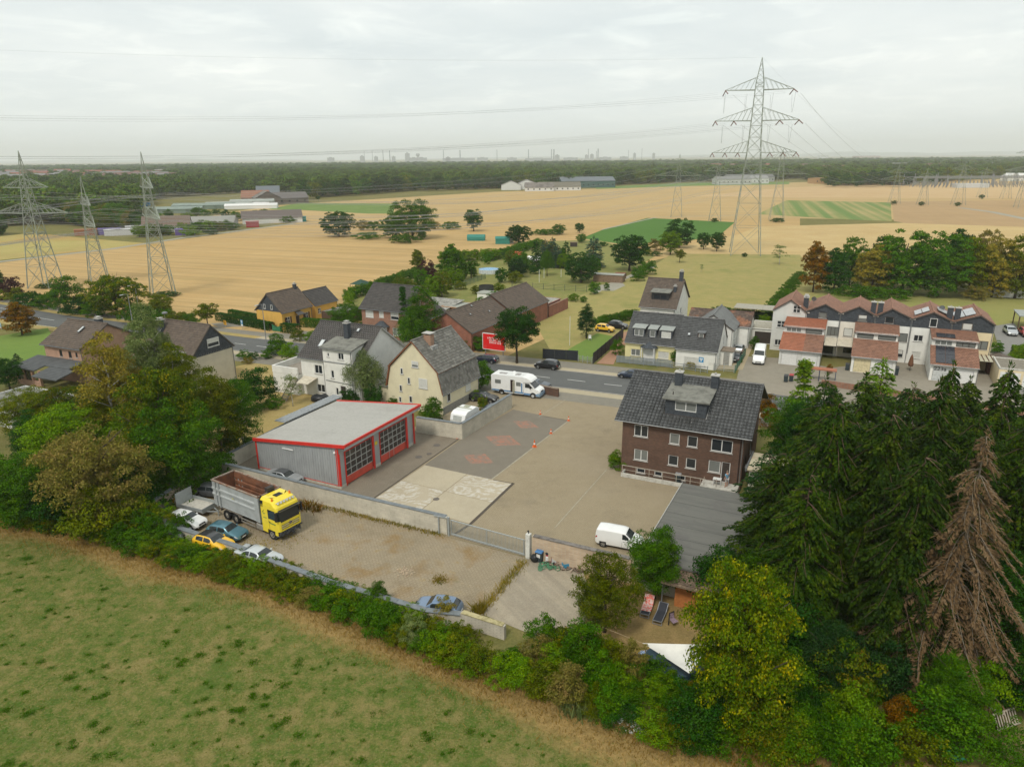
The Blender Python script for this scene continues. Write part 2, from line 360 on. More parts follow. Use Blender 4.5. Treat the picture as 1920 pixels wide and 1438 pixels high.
# pastures and gardens between the field and the street
past=gmat('pasture',(.27,.235,.085),(.235,.225,.08),(.33,.265,.11),.03,.35,4.0,.6,.25,patches=[(.09,.56,.7,(.13,.165,.045),.55),(.04,.5,.7,(.30,.255,.10),.5)])
sheet('pasture',[(1040,672),(1000,600),(1085,555),(1230,495),(1260,476),(1500,478),(1560,560),(1480,590),(1250,600),(1168,632),(1110,676)],.03,past)
gard=gmat('garden_lawn',(.15,.17,.05),(.20,.20,.07),(.26,.22,.085),.05,.4,5.0,.5,.25)
sheet('garden_lawn',[(640,552),(720,520),(880,480),(1040,452),(1120,450),(1230,480),(1160,520),(1085,556),(980,600),(800,600),(650,590)],.026,gard)
mead_r=gmat('strip_meadow',(.17,.20,.055),(.25,.235,.08),(.21,.215,.07),.03,.3,4.0,.6,.25,patches=[(.07,.5,.7,(.30,.26,.10),.5)])
sheet('meadow',[(1470,585),(1560,540),(1740,548),(2100,560),(2100,640),(1900,620),(1480,605)],.034,mead_r)
lawn=gmat('mown_lawn',(.13,.20,.045),(.15,.215,.05),(.11,.175,.04),.08,.6,6.0,.4,.2)
sheet('lawn',[(-60,640),(90,615),(110,660),(60,700),(-60,700)],.03,lawn)
sheet('front_lawn',[(1040,672),(1110,676),(1165,634),(1120,625),(1075,650)],.034,lawn)
dry=gmat('dry_lawn',(.33,.245,.10),(.27,.225,.085),(.38,.29,.13),.1,.7,6.0,.5,.25)
sheet('garden_lawn',[(395,700),(500,672),(560,730),(620,750),(500,822),(420,900),(380,850)],.02,dry)
# ------------------------------------------------------------------ street
asph=gmat('asphalt',(.118,.122,.118),(.105,.108,.106),(.135,.137,.13),.06,.5,14.0,.4,.18,bump=.004,rough=.9)
CL=[(-330,525),(-120,562),(10,585),(83,598),(450,645),(1015,707),(1080,714),(1149,722),(1450,757),(1700,789),(2100,842)]
strip('road',CL,8.2,.040,asph)
cream=gmat('parking_strip',(.37,.32,.225),(.33,.29,.2),(.41,.36,.26),.1,.8,10.0,.5,.18)
pave=gmat('footpath',(.21,.195,.16),(.185,.175,.145),(.24,.22,.18),.1,1.0,12.0,.5,.2)
def offs(pts,d):
 P=[G(*p)for p in pts];out=[]
 for i,p in enumerate(P):
  q=(P[min(i+1,len(P)-1)]-P[max(i-1,0)]).normalized();out.append((p.x-q.y*d,p.y+q.x*d))
 return out
MID=CL[4:9]
strip('kerb_strip',offs(MID,-5.0),1.9,.030,cream,px=False);strip('footpath',offs(MID,-7.6),3.4,.026,pave,px=False)
strip('kerb_strip',offs(MID,5.0),1.9,.030,cream,px=False);strip('footpath',offs(MID,7.7),3.6,.026,pave,px=False)
strip('footpath',offs(CL[:5],7.2),2.6,.028,pave,px=False);strip('verge',offs(CL[:5],5.2),2.0,.024,dry,px=False)
strip('verge',offs(CL[:5],-5.6),2.4,.024,dry,px=False)
kerb_m=mat('kerb_stone',(.33,.32,.29),.85,scale=6)
for sgn in(1,-1): # kerb stones each side, a real step
 P=[Vc((x,y,0))for x,y in offs(CL[4:9],sgn*4.15)];b=B()
 for a,c in zip(P[:-1],P[1:]):
  n=max(1,int((c-a).length/1.0));
  for i in range(n):b.bar(a.lerp(c,i/n)+Vc((0,0,.05)),a.lerp(c,(i+.96)/n)+Vc((0,0,.05)),.14,.14)
 b.out('kerb',kerb_m)['kind']='structure'
white_p=mat('road_paint',(.62,.62,.59),.7,scale=9,wear=((.2,.2,.19),5,.55,.75))
def dash(a,c,w=.14,name='lane_marking'):
 P,Q=G(*a),G(*c);d=(Q-P).normalized();n=Vc((-d.y,d.x,0))*w/2;b=B()
 b.q(*[(v.x,v.y,.046)for v in(P-n,Q-n,Q+n,P+n)]);o=b.out(name,white_p);o['kind']='structure'
for a,c in(((440,644),(461,646.5)),((481,649),(501,651.5)),((999,705),(1031,708.8)),((1064,712),(1097.5,716)),((1132.5,720.5),(1166,724)),((66,595.5),(102,601)),((130,605),(160,610)),((0,584),(30,589)),((64,609),(104,614))):dash(a,c)
dash((1415,743),(1475,748));dash((0,578),(50,585))
# ------------------------------------------------------------------ yards
PAVA=TH
yard=gmat('block_paving',(.335,.285,.195),(.31,.262,.178),(.365,.312,.218),.12,.8,9.0,.5,.15,bump=.004,blocks=(.22,.11,TH,(.55,.5,.45),.6),patches=[(.25,.55,.72,(.22,.19,.14),.5),(.08,.5,.7,(.40,.35,.27),.35),(1.4,.66,.74,(.18,.15,.11),.4)])
sheet('paved_yard',[(395,893),(985,1044),(1100,1072),(1250,1115),(1480,1010),(1330,880),(1300,780),(1166,758),(1046,742),(1040,728),(900,700),(880,740),(837,765),(780,800),(560,792)],.016,yard)
rough_y=gmat('weedy_paving',(.30,.25,.175),(.27,.228,.16),(.335,.28,.195),.15,.9,9.0,.5,.2,bump=.01,blocks=(.36,.18,TH,(.5,.46,.4),.5),
               patches=[(.35,.52,.68,(.25,.16,.065),.75),(.9,.6,.72,(.30,.21,.08),.6),(.2,.6,.7,(.19,.15,.1),.5),(.5,.66,.74,(.13,.13,.04),.5),(.12,.5,.7,(.36,.31,.23),.4)])
sheet('weedy_yard',[(255,985),(330,935),(400,893),(985,1045),(945,1100),(905,1150),(930,1195),(780,1150),(520,1088)],.020,rough_y)
asph2=gmat('yard_asphalt',(.185,.165,.132),(.17,.152,.122),(.205,.183,.146),.15,.9,12.0,.5,.18,bump=.004)
sheet('asphalt_patch',[(796,872),(922,899),(1066,789),(962,768),(866,823)],.022,asph2)
sheet('forecourt',[(700,934),(861,823),(783,808),(560,800),(405,893)],.021,gmat('forecourt_paving',(.24,.21,.165),(.21,.185,.147),(.27,.235,.185),.12,.8,9.0,.5,.18,bump=.004,blocks=(.22,.11,TH,(.55,.5,.45),.5)))
conc=gmat('concrete_slab',(.40,.35,.255),(.36,.315,.23),(.43,.38,.285),.3,1.2,10.0,.5,.14,bump=.004)
def salt_mat():
 m=gmat('stained_slab',(.39,.34,.25),(.35,.305,.225),(.42,.37,.28),.3,1.2,10.0,.5,.14,bump=.004)
 t=m.node_tree;L=t.links;p=t.nodes['Principled BSDF'];src=p.inputs['Base Color'].links[0].from_socket
 g=N(t,'ShaderNodeTexCoord')
 w=N(t,'ShaderNodeTexWave',wave_type='RINGS',inp={'Scale':.35,'Distortion':22.0,'Detail':8.0,'Detail Scale':1.1});L.new(g.outputs['Object'],w.inputs[0])
 a=N(t,'ShaderNodeMapRange',inp={1:.3,2:.8,3:0.0,4:1.0});L.new(w.outputs[1],a.inputs[0])
 n=N(t,'ShaderNodeTexNoise',inp={'Scale':.42,'Detail':3.0});L.new(g.outputs['Object'],n.inputs[0])
 b2=N(t,'ShaderNodeMapRange',inp={1:.40,2:.50,3:0.0,4:1.0});L.new(n.outputs[0],b2 .inputs[0])
 n5=N(t,'ShaderNodeTexNoise',inp={'Scale':3.0,'Detail':8.0,'Roughness':.8});L.new(g.outputs['Object'],n5 .inputs[0])
 b5=N(t,'ShaderNodeMapRange',inp={1:.35,2:.6,3:0.0,4:.85});L.new(n5 .outputs[0],b5 .inputs[0])
 k=N(t,'ShaderNodeMath',operation='MULTIPLY');L.new(a.outputs[0],k.inputs[0]);L.new(b2 .outputs[0],k.inputs[1])
 k2=N(t,'ShaderNodeMath',operation='MULTIPLY');L.new(k.outputs[0],k2 .inputs[0]);L.new(b5 .outputs[0],k2 .inputs[1])
 x=N(t,'ShaderNodeMix',data_type='RGBA');L.new(k2 .outputs[0],x.inputs[0]);L.new(src,x.inputs[6]);x.inputs[7].default_value=(.53,.51,.46,1);L.new(x.outputs[2],p.inputs['Base Color'])
 return m
slabm=salt_mat()
s1,s2,s3,s4=G(704,934),G(796,872),G(961,907),G(880,982)
for i in range(2):
 for j in range(2): # four cast bays with joints between
  def bl(u,v):return(s1 .lerp(s2,v)).lerp(s4 .lerp(s3,v),u)
  e=.004;pts=[bl(i/2+e,j/2+e),bl((i+1)/2-e,j/2+e),bl((i+1)/2-e,(j+1)/2-e),bl(i/2+e,(j+1)/2-e)]
  bb=B();bb.prism([(p.x,p.y)for p in pts],.012,.032);bb.out('concrete_slab',slabm if(i,j)in((1,1),(0,0))else conc)['kind']='structure'
joint=mat('drain_joint',(.085,.07,.055),.9,scale=4);pale=mat('pale_joint',(.36,.33,.25),.9,scale=3,wear=((.27,.24,.18),2,.45,.6))
for(a,c,w,m,nm)in(((700,935),(861,823),.16,joint,'drainage_channel'),((963,906),(882,983),.3,joint,'drainage_channel'),((882,983),(850,1003),.25,joint,'drainage_channel'),((925,900),(963,907),.12,joint,'drainage_channel'),
                         ((922,899),(1066,789),.16,pale,'edging_line'),((1138,880),(1040,990),.10,pale,'edging_line'),((1060,750),(1010,782),.10,pale,'edging_line'),((1020,781),(1066,788),.08,joint,'drainage_channel')):
 strip(nm,[a,c],w,.037,m)
mh=mat('manhole_iron',(.13,.115,.10),.8,scale=8)
for x,y,r in((785,857,.42),(819,835,.42),(805,851,.3),(818,936,.32)):
 c=G(x,y);b=B();b.prism([(c.x+r*cos(k*math.pi/8),c.y+r*sin(k*math.pi/8))for k in range(16)],.02,.041);b.out('manhole_cover',mh)['kind']='structure'
red_p=mat('worn_red_paint',(.35,.15,.095),.9,scale=3,col2=(.30,.145,.095),wear=((.18,.16,.13),1.6,.36,.62))
for cs in(((869,854),(909,851),(926,868),(883,870)),((910,818.5),(956,817),(978,835),(929,836)),((962,790),(993,789.5),(1011,802),(977,803))): # red squares painted on the asphalt
 K=[G(*p)for p in cs];c=sum(K,Vc())/4;b=B()
 for o_,i_ in((1.0,.62),(.56,.0)):
  for k in range(4):
   p0,p1=K[k]-c,K[(k+1)%4]-c;b.q(*[((c+v*f).x,(c+v*f).y,.0275)for v,f in((p0,i_),(p1,i_),(p1,o_),(p0,o_))])
 b.out('painted_square',red_p)['kind']='structure'
conc2=gmat('old_concrete',(.33,.285,.21),(.29,.25,.19),(.38,.34,.26),.3,1.0,8.0,.5,.2,rows=(R(-60),1.1,.5,(.23,.2,.155)),patches=[(.5,.55,.7,(.2,.175,.14),.55)])
sheet('concrete_platform',[(985,1047),(1092,1070),(1110,1120),(1095,1172),(1050,1205),(985,1185),(905,1152)],.030,conc2)
sheet('garden_ground',[(1095,1078),(1330,1110),(1330,1290),(1180,1290),(1080,1200)],.024,gmat('garden_dry',(.26,.175,.075),(.20,.15,.06),(.31,.215,.10),.3,1.0,8.0,.5,.3,patches=[(.4,.5,.65,(.13,.10,.04),.6)]))
fore=gmat('drive_paving',(.245,.22,.175),(.22,.2,.16),(.275,.25,.2),.12,.8,8.0,.5,.15)
sheet('driveway',[(1375,735),(1392,668),(1470,672),(1560,690),(1880,650),(1920,700),(2000,800),(1850,795),(1500,748)],.032,fore)
sheet('side_road',[(1860,612),(1900,606),(1990,690),(2040,800),(1945,790),(1885,690)],.042,gmat('side_road_asphalt',(.21,.205,.19),(.195,.19,.175),(.23,.225,.21),.12,.8,8.0,.5,.12))
sheet('side_yard',[(1340,692),(1392,694),(1420,630),(1400,612),(1362,618)],.036,gmat('side_yard_paving',(.35,.29,.19),(.32,.265,.175),(.38,.32,.22),.12,.8,8.0,.5,.15))
sheet('red_driveway',[(1118,682),(1150,684),(1166,650),(1200,640),(1190,618),(1150,628),(1165,640)],.040,gmat('red_paving',(.34,.20,.13),(.31,.18,.12),(.37,.23,.15),.12,.8,8.0,.5,.12))
sheet('farm_yard',[(395,607),(470,600),(480,612),(410,614)],.03,fore)
sheet('garden_path',[(1107,546),(1150,528),(1228,497),(1232,500),(1155,532),(1116,552)],.04,track_m)
sheet('gravel_yard',[(1110,545),(1125,535),(1165,528),(1172,536),(1150,546)],.038,track_m)
sheet('gravel_yard',[(560,620),(905,648),(905,660),(870,655),(560,640)],.031,pave)
# ------------------------------------------------------------------ near meadow
FOOT=[(-300,915),(-120,950),(0,978),(100,1003),(200,1028),(300,1060),(400,1085),(500,1110),(600,1150),(700,1190),(800,1240),(900,1275),(1000,1310),(1100,1350),(1250,1400),(1450,1436),(1700,1470),(2100,1560)]
FW=[G(*p)for p in FOOT]
def foot_y(x):
 for a,c in zip(FW[:-1],FW[1:]):
  if a.x<=x<=c.x:return a.y+(c.y-a.y)*(x-a.x)/(c.x-a.x)
 return FW[0].y+(FW[0].x-x)*.45 if x<FW[0].x else FW[-1].y-(x-FW[-1].x)*.4
def near_meadow():
 xs=np.arange(-75,46,1.0);n=70;v=[];at=[];rng=random.Random(4)
 for x in xs:
  y1=foot_y(x)+2.5;y0=-20
  for j in range(n):
   s=j/(n-1);y=y1-(y1-y0)*s**1.6
   d=(foot_y(x)-y)*.87;w=2.1+1.5*max(0,(x+10)/30)+.8*sin(x*.35)
   a=max(0,min(1,1.15-(d-.2)/w))if d>0 else 1
   if x>6 and d<9:a=max(a,min(.75,(x-6)/8)*(1-d/9))
   v.append((x,y,.05+.05*sin(x*.5)*sin(y*.4)));at.append(a)
 f=[(i*n+j,i*n+j+1,(i+1)*n+j+1,(i+1)*n+j)for i in range(len(xs)-1)for j in range(n-1)]
 b=B();b.v=v;b.f=f;b.m=[0]*len(f)
 m=gmat('meadow_grass',(.052,.095,.013),(.076,.110,.020),(.135,.128,.038),.06,1.4,9.0,.8,.38,bump=.03,attr=('dry',(.285,.195,.075),(.20,.14,.052)),
             patches=[(7.0,.5,.60,(.215,.175,.075),.45),(4.0,.54,.64,(.040,.095,.012),.55),(1.3,.5,.62,(.205,.165,.062),.5),(.5,.52,.64,(.215,.168,.068),.62),(.22,.56,.7,(.052,.10,.016),.6),(2.6,.58,.70,(.036,.082,.014),.7)])
 o=b.out('meadow',m,smooth=True);o['kind']='structure'
 a=o.data.attributes.new('dry','FLOAT','POINT');a.data.foreach_set('value',at)
near_meadow()
# the low hills on the horizon
hm=mat('far_hill',(.05,.085,.05),.95,scale=.002)
def hill(x0,x1,d,h,seed):
 rng=random.Random(seed);n=40;b=B();ph=[rng.uniform(0,6)for _ in range(4)]
 pr=[max(0,h*sin(math.pi*i/n)**.6*(.75+.2*sin(i*.5+ph[0])+.1*sin(i*1.3+ph[1])))for i in range(n+1)]
 rows=[[(x0+(x1-x0)*i/n,d+k*500,pr[i]*w)for i in range(n+1)]for k,w in((-2,0),(-1,.6),(0,1),(2,.7),(4,0))]
 b.loft(rows,False,closed=False);b.out('hills',hm,smooth=True)['kind']='structure'
hill(-11500,-4000,15000,60,1);hill(2500,13500,15500,85,2);hill(-2500,2600,16500,45,3)
# ------------------------------------------------------------------ building kit
GL=glass_mat('window_glass');GLC=glass_mat('curtained_glass',(.16,.17,.16),.12)
WF=mat('white_frame',(.66,.66,.64),.5,var=.05);DF=mat('dark_frame',(.05,.04,.035),.5)
SHUT=mat('roller_shutter',(.60,.60,.56),.6,var=.04);SILL=mat('sill_stone',(.42,.41,.38),.8)
GUT=mat('zinc',(.22,.23,.235),.45,metal=.5,scale=2);SLATE=mat('slate_cladding',(.052,.06,.07),.7,var=.2,scale=5,island=.25)
FELT=mat('roof_felt',(.19,.19,.165),.95,var=.2,scale=1.2,detail=8,bump=.01)
PLASTER_W=mat('white_render',(.72,.715,.67),.9,var=.06,scale=.8,detail=8,wear=((.52,.50,.44),.6,.58,.8))
TILE_W,TILE_D=.30,.36
def tile_m(name,c1,c2,isl=.13,wear=None,rough=.75,spec=.3):return mat(name,c1,rough,col2=c2,scale=1.3,detail=7,island=isl,wear=wear,spec=spec)
T_BLACK=tile_m('glazed_black_tile',(.056,.058,.058),(.070,.072,.072),.28,None,.42,.5)
T_BROWN=tile_m('brown_tile',(.115,.088,.068),(.09,.071,.058),.13,((.16,.15,.12),1.5,.6,.78))
T_DARK=tile_m('dark_tile',(.072,.066,.062),(.058,.055,.052),.13,((.12,.115,.1),1.5,.6,.8))
T_GREY=tile_m('weathered_grey_tile',(.155,.152,.135),(.11,.105,.093),.28,((.27,.27,.23),2.2,.55,.75))
T_RED=tile_m('clay_tile',(.25,.13,.086),(.205,.108,.074),.15,((.17,.09,.06),1.2,.55,.8))
T_NEW=tile_m('new_clay_tile',(.33,.125,.07),(.29,.115,.065),.12)
BR_BROWN=brick_mat('brown_brick',(.155,.082,.055),(.105,.058,.042),(.09,.072,.058))
BR_RED=brick_mat('red_brick',(.34,.15,.09),(.25,.11,.07),(.24,.2,.16))
BR_ORANGE=brick_mat('orange_brick',(.36,.20,.13),(.31,.17,.11),(.28,.22,.17))
BR_PALE=brick_mat('pale_block',(.50,.46,.38),(.46,.42,.35),(.38,.35,.29),bw=.25,bh=.12)

def tiles(P,u,v,L,S,name,m,parent,tw=TILE_W,td=TILE_D,wave=False,clip=None):
 """real tile courses over a slope: P lower left corner, u along the eave, v up the slope (unit), length L, slope S.
    clip(s, t) -> False leaves a tile out.  Each tile is one island, raised at its lower edge."""
 P,u,v=Vc(P),Vc(u).normalized(),Vc(v).normalized();n=u.cross(v)
 if n.z<0:n=-n
 nx,ny=max(1,round(L/tw)),max(1,round(S/td));tw,td=L/nx,S/ny
 b=B();h=.06;rng=random.Random(nx*31+ny)
 for j in range(ny):
  sh=0 if wave else(.5 if j%2 else 0)
  for i in range(nx+(1 if sh else 0)):
   gp=.014;a0,a1=max(0,(i-sh)*tw+gp),min(L,(i-sh+1)*tw-gp)
   if a1-a0<.02:continue
   if clip and not clip((a0+a1)/2,(j+.5)*td):continue
   jit=rng.uniform(-.006,.006);t0,t1=j*td,(j+1)*td+.02
   base=P+v*t0;top=P+v*t1
   if wave:
    am=a0+(a1-a0)*.62;pr=((a0,.030),(am,-.005),(a1-(a1-am)*.5,.085),(a1,.030))
    lo=[base+u*s+n*(h+z-.02+jit)for s,z in pr];hi=[top+u*s+n*(z-.012)for s,z in pr];dn=[base+u*s+n*0 for s,z in pr]
    b.mesh(lo+hi+dn,[(k,k+1,k+5,k+4)for k in range(3)]+[(8+k,9+k,k+1,k)for k in range(3)])
   else:
    lo=[base+u*a0+n*(h+jit),base+u*a1+n*(h+jit)];hi=[top+u*a1+n*.006,top+u*a0+n*.006];dn=[base+u*a0,base+u*a1]
    b.mesh(lo+hi+dn,[(0,1,2,3),(4,5,1,0)])
 return b.out(name,m,parent,stuff=True)

def face_frame(W,D,side):
 return{'S':(Vc((0,0,0)),Vc((1,0,0)),Vc((0,-1,0)),W),'E':(Vc((W,0,0)),Vc((0,1,0)),Vc((1,0,0)),D),
   'N':(Vc((W,D,0)),Vc((-1,0,0)),Vc((0,1,0)),W),'W':(Vc((0,D,0)),Vc((0,-1,0)),Vc((-1,0,0)),D)}[side]
def wall_face(b,o,u,n,Lw,z0,z1,holes,dep=.13):
 """a wall rectangle with its openings cut and revealed"""
 xs=sorted({0,Lw,*[h[0]for h in holes],*[h[0]+h[2]for h in holes]});zs=sorted({z0,z1,*[h[1]for h in holes],*[h[1]+h[3]for h in holes]})
 xs=[x for x in xs if 0<=x<=Lw];zs=[z for z in zs if z0<=z<=z1]
 for i in range(len(xs)-1):
  for j in range(len(zs)-1):
   cx,cz=(xs[i]+xs[i+1])/2,(zs[j]+zs[j+1])/2
   if any(h[0]<cx<h[0]+h[2]and h[1]<cz<h[1]+h[3]for h in holes):continue
   b.q(*[o+u*x+Vc((0,0,z))for x,z in((xs[i],zs[j]),(xs[i+1],zs[j]),(xs[i+1],zs[j+1]),(xs[i],zs[j+1]))])
 for x,z,w,h in[h[:4]for h in holes]:
  c=[o+u*a+Vc((0,0,e))for a,e in((x,z),(x+w,z),(x+w,z+h),(x,z+h))]
  for k in range(4):b.q(c[k],c[(k+1)%4],c[(k+1)%4]-n*dep,c[k]-n*dep)
def window(parent,o,u,n,x,z,w,h,kind='w',proud=0.0,frame=None,sill=True,label=None):
 """kind: w one light, 2/3 lights, s shutter down, h shutter half down, d door, g glazed door, c curtained"""
 fr=frame or WF;t=.07;b=B();back=-n*(.10-proud)if not proud else n*.012;th=n*.05
 def bar(x0,z0,x1,z1,d=th,off=back):
  p=[o+u*a+Vc((0,0,e))+off for a,e in((x0,z0),(x1,z0),(x1,z1),(x0,z1))];q=[k+d for k in p]
  b.mesh(p+q,((4,5,6,7),(0,1,5,4),(1,2,6,5),(2,3,7,6),(3,0,4,7)))
 bar(x,z,x+w,z+t);bar(x,z+h-t,x+w,z+h);bar(x,z+t,x+t,z+h-t);bar(x+w-t,z+t,x+w,z+h-t)
 nl=int(kind[0])if kind[0].isdigit()else 1
 for k in range(1,nl):bar(x+w*k/nl-t*.6,z+t,x+w*k/nl+t*.6,z+h-t)
 if 'x' in kind:bar(x+t,z+h*.5-.03,x+w-t,z+h*.5+.03)
 f=b.out('door_frame' if kind[0]in 'dg' else 'window',fr,parent,label=label)
 def pane(x0,z0,x1,z1,m,name,off):
  q=B();q.q(*[o+u*a+Vc((0,0,e))+back+off for a,e in((x0,z0),(x1,z0),(x1,z1),(x0,z1))]);return q.out(name,m,f)
 g=GLC if 'c' in kind else GL
 if kind[0]=='d':
  d=B();
  p=[o+u*a+Vc((0,0,e))+back for a,e in((x+t,z+t),(x+w-t,z+t),(x+w-t,z+h-t),(x+t,z+h-t))];q=[k+n*.03 for k in p]
  d.mesh(p+q,((4,5,6,7),(0,1,5,4),(1,2,6,5),(2,3,7,6),(3,0,4,7)));d.out('leaf',DF if kind=='dd' else fr,f)
 elif kind[0]=='s' or kind[0]=='h':
  zb=z+t if kind[0]=='s' else z+h*.45;d=B();nsl=max(3,int((z+h-zb)/.14))
  for k in range(nsl):
   z0=zb+(z+h-t-zb)*k/nsl;z1=zb+(z+h-t-zb)*(k+.86)/nsl
   p=[o+u*a+Vc((0,0,e))+back for a,e in((x+t,z0),(x+w-t,z0),(x+w-t,z1),(x+t,z1))];q=[v+n*(.03+.012*(k%2))for v in p]
   d.mesh(p+q,((4,5,6,7),(0,1,5,4),(2,3,7,6)))
  d.out('roller_shutter',SHUT,f)
  if kind[0]=='h':pane(x+t,z+t,x+w-t,zb,g,'pane',n*.01)
 else:
  for k in range(nl):pane(x+(t if k==0 else t*.6)+w*k/nl,z+t,x+w*(k+1)/nl-(t if k==nl-1 else t*.6),z+h-t,g,'pane',n*.012)
 if sill and kind[0]not in 'dg':
  q=B();p=[o+u*a+Vc((0,0,e))-n*.02 for a,e in((x-.08,z-.07),(x+w+.08,z-.07),(x+w+.08,z-.005),(x-.08,z-.005))];r=[v+n*.11 for v in p]
  q.mesh(p+r,((4,5,6,7),(0,1,5,4),(1,2,6,5),(2,3,7,6),(3,0,4,7)));q.out('sill',SILL,f)
 return f
def chimney(parent,x,y,z0,z1,w=.6,d=.6,m=None,cap=True):
 b=B();b.bbox(x-w/2,y-d/2,z0,x+w/2,y+d/2,z1,.03);c=b.out('chimney',m or SLATE,parent)
 q=B();q.box(x-w/2-.07,y-d/2-.07,z1+.01,x+w/2+.07,y+d/2+.07,z1+.10)
 q.tube([(x,y,z1+.1),(x,y,z1+.3)],.1,8)
 if cap:q.box(x-w*.42,y-d*.42,z1+.31,x+w*.42,y+d*.42,z1+.36)
 q.out('chimney_cap',SILL,c);return c
def dormer(parent,x,y0,z0,w,h,dep,m,win='2',wx=.25,wz=.35,ww=None,wh=None,slope=.12,roof=None,over=.15,frame=None):
 """flat or shed dormer facing S: front face at y0 from z0 up h, running back dep; roof rises slope*dep"""
 b=B();r=slope*dep;W=ww or w-.5;Hh=wh or h-.6
 o=Vc((x,y0,0));u=Vc((1,0,0));n=Vc((0,-1,0));bx=(w-W)/2
 wall_face(b,o,u,n,w,z0,z0+h,[(bx,z0+wz,W,Hh)],.08)
 for sx in(0,w):
  p=[(x+sx,y0,z0),(x+sx,y0+dep,z0+dep*.55),(x+sx,y0+dep,z0+h+r),(x+sx,y0,z0+h)]
  b.q(*(p if sx else p[::-1]))
 d=b.out('dormer',m,parent);q=B();z1=z0+h;e=over
 pts=[(x-e,y0-e,z1+.01-slope*e),(x+w+e,y0-e,z1+.01-slope*e),(x+w+e,y0+dep,z1+.01+r),(x-e,y0+dep,z1+.01+r)]
 q.mesh(pts+[(a,c,k+.13)for a,c,k in pts],((0,3,2,1),(4,5,6,7),(0,1,5,4),(1,2,6,5),(2,3,7,6),(3,0,4,7)))
 q.out('dormer_roof',roof or FELT,d)
 # its window hangs on the house so that frame and panes stay within three levels
 window(parent,o,u,n,bx,z0+wz,W,Hh,win,frame=frame,sill=False)
 return d

